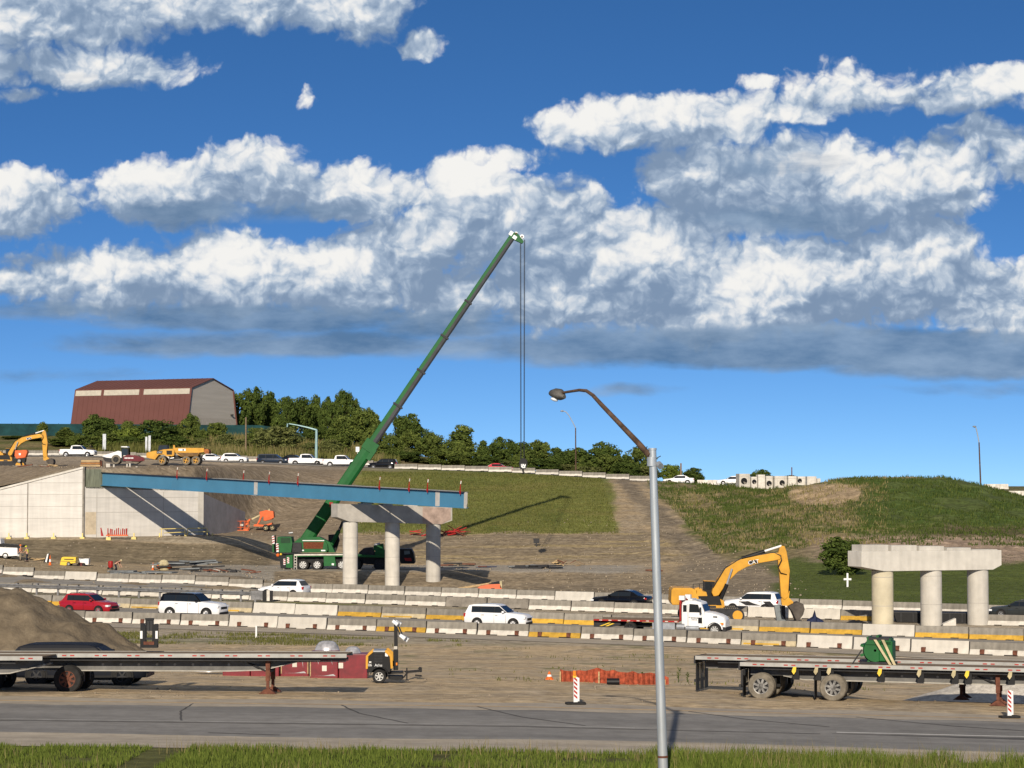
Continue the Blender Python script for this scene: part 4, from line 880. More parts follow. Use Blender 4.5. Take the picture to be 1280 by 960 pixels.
def car(name, label, cat, kind, paint, px, D, heading, group=None, roof=None, rim='rim', dz=0.0, z=None, noglasslit=False, zrot=None, extras=(), glz='glass'):
    GL = M_[glz]
    s = CARSPEC[kind]; L, Wd, H = s['L'], s['W'], s['H']; hw = Wd/2; gc = s['gc']; belt, hood = s['belt'], s['hood']
    x = PX(px, D); root = thing(name, label, cat, (x, D, (zt(x, D) if z is None else z)+dz), heading, group)
    pm = M_[paint]
    b = MB().use(pm); h2 = L/2; bed = s.get('bed'); rz_ = belt+.02 if kind != 'sedan' else belt+.02
    st = [(-h2,gc+.22,rz_*.80,rz_*.86,hw*.80,hw*.70),(-h2+.05,gc+.14,rz_-.12,rz_-.05,hw*.92,hw*.82),(-h2+.22,gc+.06,rz_-.04,rz_,hw*.985,hw*.88),(s['ra'],gc,rz_-.02,rz_+.01,hw,hw*.9),(0,gc,belt-.02,belt+.01,hw,hw*.9),(s['cowl'],gc,belt-.05,belt-.0,hw,hw*.86),(s['cowl']+.25,gc,hood-.06,hood,hw*.995,hw*.82),(s['fa']+.05,gc,hood-.12,hood-.03,hw*.985,hw*.78),(h2-.22,gc+.03,hood-.24,hood-.10,hw*.92,hw*.7),(h2-.05,gc+.06,hood-.36,hood-.24,hw*.82,hw*.62),(h2,gc+.12,hood-.48,hood-.38,hw*.70,hw*.55)]
    loft_body(b, st)
    part('body', b, root, 40)
    # lower trim
    t = MB().use(m_['black']); t.box(s['ra']+s['r']*1.15, s['fa']-s['r']*1.15, -hw-.008, hw+.008, gc-.04, gc+.14); t.box(-h2-.02,-h2+.25,-hw*.84,hw*.84,gc+.06,gc+.26); t.box(h2-.25,h2+.02,-hw*.72,hw*.72,gc+.04,gc+.22)
    for ax in (s['fa'], s['ra']):
        for q in (-1, 1): t.lathe([(s['r']*.90,q*(hw-.2)),(s['r']*.92,q*(hw+.008)),(s['r']*1.15,q*(hw+.012)),(s['r']*1.17,q*(hw-.2))], (ax,0,s['r']+.01), 'y', 24)
    t.box(-.015,.0,-hw-.006,hw+.006,gc+.15,belt-.06); t.box(s['cowl']-.12,s['cowl']-.105,-hw-.004,hw+.004,gc+.15,belt-.1); xd = s['wins'][1][1]; t.box(xd,xd+.015,-hw-.006,hw+.006,gc+.25,belt-.06)
    part('trim', t, root, 30)
    # cabin
    P = [(s['rb'],belt-.03),(s['rr'],H-.09),(s['rr']+.35,H-.02),((s['rr']+s['ws'])/2,H),(s['ws']-.25,H-.02),(s['ws'],H-.075),(s['cowl'],belt-.03)]
    def yw(z): return hw*(.90-.20*((z-belt)/(H-belt)))
    c = MB().use(M_[roof or paint]); n = len(P)
    vs = [(a,-yw(z),z) for a, z in P]+[(a,yw(z),z) for a, z in P]
    c.add(vs, [list(range(n)), list(range(n,2*n))[::-1]]+[(i,n+i,n+(i+1)%n,(i+1)%n) for i in range(n)])
    part('cabin', c, root, 25, .03)
    zb, ztp = belt+.02, H-.16
    def front_x(z): return s['cowl']+(s['ws']-s['cowl'])*(z-belt)/(H-.075-belt)
    def rear_x(z): return s['rb']+(s['rr']-s['rb'])*(z-belt)/(H-.09-belt)
    if kind != 'pickup' or True:
        for q in (-1, 1):
            xa, xb = s['wins'][0][0], s['wins'][-1][1]; za, zc = zb-.015, ztp+.012; o = .010; g = MB().use(m_['black'])
            P4 = [(min(xa,front_x(za)-.08)+.02,za),(max(xb,rear_x(za)+.12)-.02,za),(max(xb,rear_x(zc)+.12)-.02,zc),(max(min(xa,front_x(zc)-.08)+.02,max(xb,rear_x(zc)+.12)+.1),zc)]
            g.add([(a,q*(yw(z)+o),z) for a,z in P4]+[(a,q*(yw(z)-.02),z) for a,z in P4], [(0,1,2,3),(4,7,6,5),(0,4,5,1),(1,5,6,2),(2,6,7,3),(3,7,4,0)]); part('window_surround', g, root, 0)
    for (xa, xb) in s['wins']:
        for q in (-1, 1):
            g = MB().use(GL); pts = []
            for z, top in ((zb, 0), (ztp, 1)):
                fx = min(xa, front_x(z)-.10); bx = max(xb, rear_x(z)+.14); pts.append((fx, z)); pts.append((bx, z))
            f0, b0, f1, b1 = pts
            if f1[0]-b1[0] < .05: f1 = (b1[0]+.06, f1[1])
            o = .022
            g.add([(f0[0],q*(yw(zb)+o),zb),(b0[0],q*(yw(zb)+o),zb),(b1[0],q*(yw(ztp)+o),ztp),(f1[0],q*(yw(ztp)+o),ztp),(f0[0],q*(yw(zb)-.03),zb),(b0[0],q*(yw(zb)-.03),zb),(b1[0],q*(yw(ztp)-.03),ztp),(f1[0],q*(yw(ztp)-.03),ztp)], [(0,1,2,3),(4,7,6,5),(0,4,5,1),(1,5,6,2),(2,6,7,3),(3,7,4,0)])
            part('window', g, root, 0)
    for nm, fx, d in (('windscreen', front_x, 1), ('rear_window', rear_x, -1)):
        g = MB().use(GL); za, zc = belt+.04, H-.14; a = yw(za)*.86; e = yw(zc)*.86; o = .02*d
        g.add([(fx(za)+o,-a,za+.012),(fx(za)+o,a,za+.012),(fx(zc)+o,e,zc+.012),(fx(zc)+o,-e,zc+.012),(fx(za)-o*2,-a,za),(fx(za)-o*2,a,za),(fx(zc)-o*2,e,zc),(fx(zc)-o*2,-e,zc)], [(0,1,2,3),(4,7,6,5),(0,4,5,1),(1,5,6,2),(2,6,7,3),(3,7,4,0)]); part(nm, g, root, 0)
    for ax in (s['fa'], s['ra']):
        for q in (-1, 1): wheel(root, ax, q*(hw-.085), s['r'], .24, q, rim)
    for q in (-1, 1):
        hl = MB().use(m_['lamp_w']).cbox((h2-.16, q*hw*.76, hood-.31), (.26,.34,.14)); part('headlight', hl, root, 0, .02)
        tl = MB().use(m_['lamp_r']).cbox((-h2+.09, q*hw*.83, rz_-.20), (.17,.22,.26 if kind != 'sedan' else .15)); part('taillight', tl, root, 0, .02)
        mi = MB().use(M_[roof or paint] if kind != 'pickup' else m_['black']).cbox((s['cowl']-.28, q*(hw+.09), belt+.07), (.16,.2,.15)); part('mirror', mi, root, 0, .03)
        for (xa, xb) in s['wins'][:2]:
            hd = MB().use(m_['black']).box(xb+.06, xb+.24, q*hw-.012, q*hw+.012 if q > 0 else q*hw+.012, belt-.17, belt-.14); hd.v = [(a, b_+q*.012, c_) for a, b_, c_ in hd.v]; part('door_handle', hd, root, 0)
    gr = MB().use(m_['black']).box(h2-.12, h2+.005, -hw*.5, hw*.5, hood-.52, hood-.34); part('grille', gr, root, 0)
    if bed is not None:
        bd = MB().use(m_['black']).box(-h2+.12, s['rb']-.06, -hw*.82, hw*.82, belt+.0, belt+.045); part('bed_cover', bd, root, 0)
    if 'rails' in extras:
        for q in (-1, 1): part('roof_rail', MB().use(m_['dsteel']).tube([(s['rr']+.25,q*hw*.66,H-.05),(s['rr']+.4,q*hw*.66,H+.03),(s['ws']-.4,q*hw*.66,H+.03),(s['ws']-.2,q*hw*.66,H-.04)], .02, 6), root)
    if 'stripe' in extras:
        for q in (-1, 1): part('side_stripe', MB().use(m_['dsteel']).prism([(-.9,.62),(.3,.62),(.9,.92),(.1,.95),(-.3,.8)], q*(hw+.004)-.004, q*(hw+.004)+.004), root, 0)
        for q in (-1, 1): part('door_panel', MB().use(m_['dsteel']).prism([(-2.1,.55),(-1.6,.5),(-1.1,.95),(-1.7,.98)], q*(hw+.004)-.004, q*(hw+.004)+.004), root, 0)
    return root
M_['car_navy2'] = mat('car_paint_dusty_black', (.010,.012,.018), .6, 0, .1, spec=.12); M_['car_red'] = mat('car_paint_red', (.30,.008,.016), .3, 0, .03, coat=.8); M_['car_white'] = mat('car_paint_white', (.73,.73,.73), .3, 0, .02, coat=.6)
M_['car_black'] = mat('car_paint_black', (.004,.004,.005), .12, 0, .02, coat=.2); M_['car_navy'] = mat('car_paint_dark_blue', (.012,.02,.036), .25, 0, .05, coat=.7)
M_['car_red2'] = mat('car_paint_bright_red', (.50,.01,.03), .3, 0, .03, coat=.8); M_['car_grey'] = mat('car_paint_dark_grey', (.035,.04,.04), .3, .3, .05, coat=.7)
H1 = R(-20)     # travel direction along the highway lanes
def lane(px, f, g, k):
    x = 0
    for _ in range(6): D = f(x)*(1-k)+g(x)*k; x = PX(px, D)
    return D
car('suv', 'red crossover driving right behind the big dirt pile', 'car', 'cross', 'car_red', 114, lane(114,D1,D2,.52), R(-22), roof=None, extras=('rails',))
car('suv', 'white luxury off-roader with black roof driving behind the forklift', 'car', 'lrover', 'car_white', 243.5, lane(243,D1,D2,.5), R(-19), roof='car_black')
car('suv', 'white family crossover driving right in the middle of the near lane', 'car', 'suv', 'car_white', 623, lane(623,D1,D2,.55), R(-19))
car('suv', 'white hatch-backed crossover heading left beyond the guardrail end', 'car', 'cross', 'car_white', 356.5, lane(356,D3,D4,.35), R(160))
car('sedan', 'glossy black sedan heading left in front of the earth bank', 'car', 'sedan', 'car_black', 776.5, lane(776,D3,D4,.3), R(158), dz=.15)
car('suv', 'white crossover with grey graphics passing behind the excavator stick', 'car', 'suv', 'car_white', 940, lane(940,D3,D4,.42), R(158), extras=('stripe',))
car('sedan', 'dark grey sedan beyond the last barriers at the right', 'car', 'sedan', 'car_grey', 1274, lane(1274,D3,D4,.8), R(158))
# queue on the upper road
Hq = R(-6)
def up(px, off): 
    x = PX(px, 360)
    for _ in range(4): D = up_near(x)+off; x = PX(px, D)
    return D
car('pickup_truck', 'white pickup truck standing behind the left excavator bucket', 'pickup', 'pickup', 'car_white', 98, 366, Hq, z=ZY(571.2,366))
car('sedan', 'white car half hidden behind the dump truck tail', 'car', 'sedan', 'car_white', 266, up(266,10), Hq, 'cars queuing on the upper road', z=ZY(578.0,368))
car('suv', 'small pale hatchback with dark windows queuing after the dump truck', 'car', 'cross', 'car_white', 293.5, up(293,7), Hq, z=ZY(578.6,364))
car('minivan', 'dark blue minivan queuing between the pale hatchback and the white pickups', 'minivan', 'van', 'car_navy', 341, up(341,7), Hq, z=ZY(580.6,363))
car('sedan', 'black car behind the minivan, mostly hidden by the first white pickup', 'car', 'sedan', 'car_black', 368, up(368,13), Hq, z=ZY(579,367))
car('pickup_truck', 'white pickup truck with dark wheels under the teal mast arm', 'pickup', 'pickup', 'car_white', 384, up(384,5.5), Hq, rim='black', z=ZY(582.3,361))
car('pickup_truck', 'white pickup truck just left of the crane boom', 'pickup', 'pickup', 'car_white', 427.5, up(427,4.5), Hq, z=ZY(583.9,359))
car('suv', 'black crossover just right of the crane boom', 'car', 'suv', 'car_black', 479, up(479,5), R(174), z=ZY(586.6,358))
car('sedan', 'red car passing behind the white barriers above the grass field', 'car', 'sedan', 'car_red2', 623.5, up(623,9), Hq, z=ZY(590.3,357))
car('sedan', 'white sedan just right of the near lamp pole on the hilltop', 'car', 'sedan', 'car_white', 848, 349, R(176), z=ZY(605.4,349))
car('sedan', 'white sedan beside the concrete boxes on the hilltop', 'car', 'sedan', 'car_white', 915, 347, R(176), z=ZY(606.6,347))
# black SUV standing behind the left trailer
car('suv', 'black SUV parked behind the left flatbed trailer', 'car', 'bigsuv', 'car_navy2', 102.5, 90.5, R(-2), rim='dsteel', glz='black')
# ================================================================ TOW TRUCK
def tow_truck():
    D = lane(830,D1,D2,.5); x = PX(824,D); root = thing('tow_truck', 'white flatbed tow truck with long empty bed behind the near lamp pole', 'truck', (x,D,zt(x,D)+.03), R(-19)); root.scale = (.835,.85,.83)
    # x from -5.2 (rear) to 5.2 (front)
    ch = MB().use(m_['black']).box(-5.0,4.6,-.45,.45,.62,.9); part('chassis', ch, root, 0)
    bd = MB().use(m_['dsteel']).box(-5.3,1.95,-1.25,1.25,1.12,1.2); bd.use(m_['oldwood']).box(-5.25,1.9,-1.2,1.2,1.203,1.23); bd.use(m_['red']).box(-5.3,1.95,-1.29,-1.252,1.08,1.2); bd.box(-5.3,1.95,1.252,1.29,1.08,1.2)
    bd.use(m_['pwhite'])
    for k in range(9): bd.box(-4.8+k*.8,-4.55+k*.8,-1.3,-1.291,1.11,1.17)
    bd.use(m_['dsteel']).box(-5.25,-4.9,-1.25,1.25,1.23,1.5) if False else None
    part('bed', bd, root, 0)
    hb = MB().use(m_['conc_dark']).box(-5.35,-4.55,-1.2,-1.1,1.235,1.5); part('tail_board', hb, root, 0)
    sb = MB().use(m_['dsteel']); sb.prism([(-5.4,.45),(-4.9,.35),(-3.1,.72),(-3.1,1.02),(-4.6,.92),(-5.4,1.05)], -.9, .9); part('underlift', sb, root, 0)
    ys = MB().use(m_['yel']).prism([(-4.9,.62),(-4.7,.62),(-3.9,.9),(-4.1,.92)], -.93, -.905); ys.prism([(-4.4,.62),(-4.2,.62),(-3.6,.85),(-3.8,.87)], -.93, -.905); part('hazard_stripe', ys, root, 0)
    tb = MB().use(m_['steel']).box(-.3,1.6,-1.2,-.75,.45,1.0); tb.cyl((1.75,-1.0,.72),(2.4,-1.0,.72),.27,n=16); tb.cyl((2.5,-1.0,.62),(3.6,-1.0,.62),.22,n=16); part('fuel_tank', tb, root)
    hbd = MB().use(m_['red']).box(1.98,2.1,-1.1,1.1,1.2,3.0); hbd.use(m_['white']).box(1.95,2.4,-1.15,-.75,2.9,3.25); hbd.box(1.95,2.4,.75,1.15,2.9,3.25); hbd.use(m_['black']).box(1.93,1.97,-1.05,1.05,1.2,2.7); part('headboard', hbd, root, 0)
    cab = MB().use(m_['white']); cab.loft([[(xx,-w,z0),(xx,-w*1.0,1.9),(xx,-w*.92,z1-.15),(xx,-w*.75,z1),(xx,w*.75,z1),(xx,w*.92,z1-.15),(xx,w,1.9),(xx,w,z0)] for xx, w, z0, z1 in ((2.15,1.05,.75,2.72),(2.4,1.1,.7,2.85),(3.2,1.12,.7,2.86),(3.75,1.1,.7,2.7),(4.05,1.08,.7,2.0))]); part('cab', cab, root, 30)
    hood = MB().use(m_['white']); hood.loft([[(xx,-w,z0),(xx,-w,z1-.35),(xx,-w*.8,z1-.08),(xx,-w*.5,z1),(xx,w*.5,z1),(xx,w*.8,z1-.08),(xx,w,z1-.35),(xx,w,z0)] for xx, w, z0, z1 in ((3.95,.98,.75,1.98),(4.6,.98,.8,1.92),(5.2,.95,.85,1.75),(5.6,.85,.75,1.55),(5.72,.75,.72,1.35))]); part('hood', hood, root, 30)
    fe = MB().use(m_['white'])
    for q in (-1,1):
        fe.T = Matrix.Translation((4.9,q*1.0,.52)); rings = []
        for a in np.linspace(R(5),R(170),9):
            rings.append([(.62*math.cos(a),-.18,.62*math.sin(a)),(.62*math.cos(a),.18,.62*math.sin(a)),(.70*math.cos(a),.16,.70*math.sin(a)),(.70*math.cos(a),-.16,.70*math.sin(a))])
        fe.loft(rings)
    fe.T = Matrix.Identity(4); part('fender', fe, root, 40)
    bp = MB().use(m_['dsteel']).box(5.5,5.82,-1.1,1.1,.42,.72); part('bumper', bp, root, 0, .03)
    for q in (-1,1):
        g = MB().use(m_['glass']).prism([(2.78,1.92),(3.72,1.92),(3.55,2.55),(2.82,2.6)], q*1.125-.012, q*1.125+.012); part('window', g, root, 0)
        g = MB().use(m_['glass']).box(2.28,2.58,q*1.12-.012,q*1.12+.012,1.95,2.5); part('window', g, root, 0)
        dl = MB().use(m_['dsteel']).box(2.68,2.70,q*1.13-.01,q*1.13+.01,.8,2.6); dl.box(3.85,3.87,q*1.12-.01,q*1.12+.01,.8,1.9); dl.box(2.75,2.9,q*1.13-.015,q*1.13+.015,1.5,1.53); part('door_seam', dl, root, 0)
        lt = MB().use(m_['dsteel'])
        for k in range(5): lt.box(2.95+k*.12,3.04+k*.12,q*1.14-.003,q*1.14+.003,1.42,1.5)
        for k in range(4): lt.box(3.0+k*.12,3.08+k*.12,q*1.14-.003,q*1.14+.003,1.28,1.34)
        part('door_lettering', lt, root, 0)
        vn = MB().use(m_['dsteel']).box(4.75,5.1,q*.985-.012,q*.985+.012,1.52,1.62); part('hood_vent', vn, root, 0)
        tk = MB().use(m_['black']).box(3.55,3.85,q*1.15-.02,q*1.15+.02,1.05,1.5); part('tool_box', tk, root, 0)
        ml = MB().use(m_['lamp_o']).cbox((5.45,q*.93,1.02),(.3,.14,.16)); part('headlight', ml, root, 0)
        mr = MB().use(m_['dsteel']).cbox((3.8,q*1.38,2.1),(.12,.2,.5)); part('mirror', mr, root, 0)
    ws = MB().use(m_['glass']).add([(4.07,-.92,2.02),(4.07,.92,2.02),(3.80,.86,2.58),(3.80,-.86,2.58),(4.0,-.92,2.0),(4.0,.92,2.0),(3.7,.86,2.56),(3.7,-.86,2.56)], [(0,1,2,3),(4,7,6,5),(0,4,5,1),(1,5,6,2),(2,6,7,3),(3,7,4,0)]); part('windscreen', ws, root, 0)
    lb = MB().use(m_['white']).box(2.6,2.95,-.7,.7,2.87,2.98); lb.use(m_['steel']).cyl((3.2,-.5,2.9),(3.6,-.5,2.95),.06); part('light_bar', lb, root, 0)
    for q in (-1,1):
        wheel(root, 4.9, q*.98, .52, .3, q, 'rimsteel', spokes=8); wheel(root, -2.2, q*.98, .52, .5, q, 'dsteel', spokes=6)
tow_truck()
# ================================================================ MACHINES (side outlines measured, real widths and depths)
def dfor(px, py, lo, hi):
    ds = np.linspace(lo, hi, 600); z = zrel(PX(px, ds), ds); y = 600-z*F/ds; return float(ds[np.argmin(np.abs(y-py))])
class PO:
    """outline helper: picture coordinates -> metres in a thing's own frame"""
    def __init__(s, px, D, gy=None):
        s.D = D; s.s = F/D*1.0; s.px = px; s.x = PX(px, D); s.z = zt(s.x, D); s.gy = 600-(s.z-CZ)*F/D if gy is None else gy
        if gy is not None: s.z = ZY(gy, D)
    def p(s, a, b): return ((a-s.px)/s.s, (s.gy-b)/s.s)
    def P(s, *pts): return [s.p(a, b) for a, b in pts]
    def v(s, a, b, y=0.0): q = s.p(a, b); return Vector((q[0], y, q[1]))
    def root(s, name, label, cat, rz=0, group=None, rot=None): return thing(name, label, cat, (s.x, s.D, s.z), rz, group, rot)
# ---------------------------------------------------------------- excavators
def track(root, q, x0, x1, r, y, w, mt='dsteel'):
    prof = [(x1-r+r*math.cos(a), r+r*math.sin(a)) for a in np.linspace(-PI/2, PI/2, 9)]+[(x0+r+r*math.cos(a), r+r*math.sin(a)) for a in np.linspace(PI/2, 3*PI/2, 9)]
    t = MB().use(m_[mt]).prism(prof, y-w/2, y+w/2)
    n = 26; t.use(m_['dusty'])
    for k in range(n): xx = x0+r+(x1-x0-2*r)*k/(n-1); t.box(xx-.05,xx+.05,y-w/2-.01,y+w/2+.01,2*r-.01,2*r+.04); t.box(xx-.05,xx+.05,y-w/2-.01,y+w/2+.01,-.03,.02)
    o = part('track', t, root, 30)
    for k in range(6):
        xx = x0+r+(x1-x0-2*r)*k/5; rr = r*.72 if k in (0,5) else r*.42; zz = r if k in (0,5) else r*.5
        wv = MB().use(m_['cyel'] if k in (0,5) else m_['dusty']); wv.cyl((xx,y-w/2-.03,zz),(xx,y+w/2+.03,zz),rr,n=16); part('track_roller', wv, o, 30)
def excavator():
    D = 168.5; o = PO(885, D, 776.5); r = o.root('excavator', 'big yellow excavator with raised curved boom behind the white tow truck', 'excavator', R(0), 'yellow excavators')
    v = o.v; P = o.P
    for y in (-1.25, 1.25): track(r, 0, o.p(848,0)[0], o.p(927,0)[0], .52, y, .65)
    f = MB().use(m_['dsteel']).box(-1.2,1.2,-.9,.9,.5,.95); f.cyl((0,0,.9),(0,0,1.2),.75,n=24); part('undercarriage_frame', f, r)
    h = MB().use(m_['cyel']); h.prism(P((837,737),(839,733.8),(862,734.2),(868,737),(869,755),(838,755),(836.3,751)), -1.45, 1.45); part('counterweight', h, r, 0, .05)
    b = MB().use(m_['cyel']).prism(P((868.5,737),(880,739),(884,754),(901,756.5),(901,759),(852,759),(852,755.2),(868.5,755.2)), -1.45, 1.0); b.use(m_['black']).prism(P((870,744),(896,744),(899,755),(872,755)), -1.47, -1.452); part('engine_house', b, r, 0)
    b = MB().use(m_['cyel']).prism(P((892,745),(902,750),(903,758),(892,758)), -1.4, 0.1); part('front_frame', b, r, 0, .03)
    c = MB().use(m_['black']).prism(P((880,727),(893,727.5),(899,741),(896,756),(880,756)), .45, 1.45); c.use(m_['glass']).prism(P((881.5,728.5),(889,728.5),(891,737.5),(881.5,737.5)), .43, .448); c.use(m_['cyel']).prism(P((879.5,726.4),(893.5,726.9),(893.5,727.5),(879.5,727)), .43, 1.47); part('operator_cab', c, r, 0)
    hr = MB().use(m_['dsteel'])
    for a, bb in (((864,734),(864,729.5)),((864,729.5),(878,729)),((872,734.5),(872,729.3)),((878,735),(878,729))): hr.cyl(v(a[0],a[1],-1.3), v(bb[0],bb[1],-1.3), .025, n=6)
    part('handrail', hr, r)
    ex = MB().use(m_['cyel']).prism(P((866,737),(866,735),(871,733.5),(875,735.5),(876,739)), -1.2, -.2); ex.prism(P((862,737),(866,736),(871,748),(868,752),(866,747)), -1.48, -1.30); part('engine_hood', ex, r, 0)
    bm = MB().use(m_['cyel']).prism(P((888.5,741),(889.5,737),(896,723),(905,711.5),(914,703.5),(925,699.5),(945,695),(962,691.8),(972,691.2),(976,694),(974,699.5),(966,701),(948,704),(932,709),(921,715),(911,725),(903,735),(897,744),(891,746)), -.35, .35); part('boom', bm, r, 0, .04)
    lg = MB().use(m_['black']).prism(P((933.5,701.5),(944,699.8),(947,703.2),(936.5,706.3)), -.372, -.352); 
    pl = part('logo_plate', lg, r, 0)
    text_part('logo_lettering', 'CAT', .42, m_['white'], pl, Matrix.Translation(v(940.5,703,-.385)) @ Matrix.Rotation(R(9),4,'Y').inverted() @ Matrix.Rotation(PI/2,4,'X'))
    tri = MB().use(m_['yel']).prism(P((940,704.6),(942,704.2),(941,703.2)), -.379, -.373); part('logo_triangle', tri, pl, 0)
    st = MB().use(m_['cyel']).prism(P((973,686),(976,682.6),(979.5,683),(982,690),(986,714.5),(985.5,717),(983.5,746),(979,750),(974.8,746),(973,719),(971.5,706),(970.5,696)), -.28, .28); part('stick', st, r, 0, .03)
    sc_ = MB().use(m_['black']).cyl(v(926.5,698.5), v(955,689.5), .14, n=10); sc_.use(m_['white']).cyl(v(955,689.5), v(976,682.8), .085, n=10); part('stick_cylinder', sc_, r)
    for y in (-.55, .55): 
        sc_ = MB().use(m_['black']).cyl(v(898,752,y), v(907,730,y), .15, n=10); sc_.use(m_['steel']).cyl(v(907,730,y), v(913.5,711,y), .08, n=10); part('boom_cylinder', sc_, r)
    sc_ = MB().use(m_['black']).cyl(v(984.5,717), v(984,740), .13, n=10); sc_.use(m_['steel']).cyl(v(984,738), v(983.2,749), .07, n=8); part('bucket_cylinder', sc_, r)
    hs = MB().use(m_['black'])
    for y in (-.3, -.2): hs.tube([v(890,734,y-.15),v(905,710,y-.1),v(926,697.6,y),v(950,693,y),v(966,691,y),v(974,694.5,y-.1),v(975.5,700,y-.15),v(971,709,y-.15),v(974,716,y-.15),v(982,718.5,y)], .035, 6)
    part('hydraulic_hose', hs, r)
    lk = MB().use(m_['cyel']).prism(P((976,746),(983,745),(985,738.5),(985.6,739),(984.5,747),(990,752),(989.5,757),(984,757.5),(976,756.5),(975,750)), -.22, .22); part('bucket_linkage', lk, r, 0)
    arc = [(983,757),(988,754.5),(996,752),(1001.5,754.5),(1003,761),(1001,768),(996,774.5),(993.5,776)]; inn = [(992,773),(988,764)]
    bk = MB().use(mat('bucket_steel', (.115,.10,.085), .75, .3, var=.25, scale=2)).prism(P(*arc, *inn), -.75, .75); part('bucket', bk, r, 0)
    tt = MB().use(m_['dsteel'])
    for k in range(5): tt.prism(P((992.5,773.5),(995,775),(992.5,779)), -.72+k*.33, -.58+k*.33)
    part('bucket_teeth', tt, r, 0)
    gb = MB().use(m_['dsteel']).prism(P((882,755.8),(892,756),(892,758.5),(882,758.5)), -1.46, -1.44); part('step', gb, r, 0)
    return r
ex1 = excavator()
e2 = dup(ex1, (PX(9,333), 333, ZY(585.5,333)), R(0), 'yellow excavator digging on the earth plateau at the far left edge')
# mirror of the blue quick-hitch and grey dozer blade beside the bucket
def blade():
    o = PO(975, 171, 776); r = o.root('trench_box_panel', 'grey steel panel standing beside the excavator bucket', 'steel panel')
    p = MB().use(mat('blue_grey_steel', (.20,.225,.235), .6, .3, var=.15)).prism(o.P((967,757),(975,756.5),(976,768),(981,776),(970,776)), 0, .5); part('panel', p, r, 0)
    p = MB().use(m_['dsteel']).prism(o.P((976,757.5),(980.5,757.5),(981,775.5),(977,775.5)), .1, .4); part('rib', p, r, 0)
blade()
# ---------------------------------------------------------------- dump truck
def dump_truck():
    D = 346; o = PO(222, D, 581.4); r = o.root('dump_truck', 'yellow articulated dump truck with six wheels parked on the upper plateau', 'dump truck'); P = o.P
    c = lambda a, b: (180+a/12.8, 545+b/12.8)
    K = lambda *pts: P(*[c(a, b) for a, b in pts])
    f = MB().use(m_['cyel']).prism(K((60,280),(75,268),(200,235),(230,245),(340,215),(400,212),(490,205),(492,315),(470,330),(430,320),(390,330),(340,300),(260,300),(220,350),(200,380),(110,360),(62,345)), -1.25, 1.25); part('engine_cover', f, r, 0, .04)
    f = MB().use(m_['black']).prism(K((380,235),(470,235),(470,300),(385,300)), -1.27, -1.252); part('side_grille', f, r, 0)
    lp = MB().use(m_['black']).prism(K((225,240),(320,238),(315,285),(225,285)), -1.27, -1.252); l = part('logo_plate', lp, r, 0)
    text_part('logo_lettering', 'CAT', .34, m_['white'], l, Matrix.Translation(o.v(*c(272,264),-1.28)) @ Matrix.Rotation(PI/2,4,'X'))
    cb = MB().use(m_['black']).prism(K((232,238),(250,155),(270,145),(385,145),(398,215),(340,218)), -.8, .8); part('operator_cab', cb, r, 0)
    cb = MB().use(m_['glass']).prism(K((262,160),(300,158),(296,225),(250,232)), -.82, -.802); cb.prism(K((310,158),(375,158),(382,210),(310,220)), -.82, -.802); part('cab_window', cb, r, 0)
    ex = MB().use(m_['cyel']).prism(K((488,145),(512,150),(514,195),(500,320),(486,320)), -1.2, -.7); part('exhaust_stack', ex, r, 0)
    fr = MB().use(m_['dsteel']).prism(K((410,320),(560,310),(940,310),(930,350),(560,360),(420,380)), -.5, .5); part('frame', fr, r, 0)
    b = MB().use(m_['cyel']).prism(K((512,190),(980,195),(982,258),(905,268),(880,320),(620,330),(560,300),(520,258)), -1.45, 1.45); b.use(mat('dump_body_lower_brown', (.20,.115,.045), .7, var=.25, scale=1.5)).prism(K((540,268),(900,270),(878,318),(622,328)), -1.46, -1.452); part('dump_body', b, r, 0, .04)  # darker brown overlay on the lower side of the body
    b = MB().use(m_['white']).prism(K((575,205),(690,205),(690,240),(575,240)), -1.47, -1.452); q = part('body_sticker', b, r, 0)
    b = MB().use(m_['black']).prism(K((640,212),(665,212),(662,236),(640,236)), -1.48, -1.471); part('sticker_mark', b, q, 0)
    t = MB().use(mat('tail_gate_rust', (.36,.12,.035), .7, var=.2)).prism(K((984,212),(1045,210),(1060,240),(1055,288),(1000,285),(984,258)), -1.4, 1.4); part('tail_chute', t, r, 0)
    for a in (310, 695, 850):
        for q in (-1, 1): 
            wx = o.p(*c(a,390))[0]; wheel(r, wx, q*1.12, .70, .6, q, 'cyel', 'dusty', 4)
    hy = MB().use(m_['steel']).cyl(o.v(*c(440,360),-1.0), o.v(*c(500,350),-1.0), .12, n=10); part('hydraulic_tank', hy, r)
dump_truck()
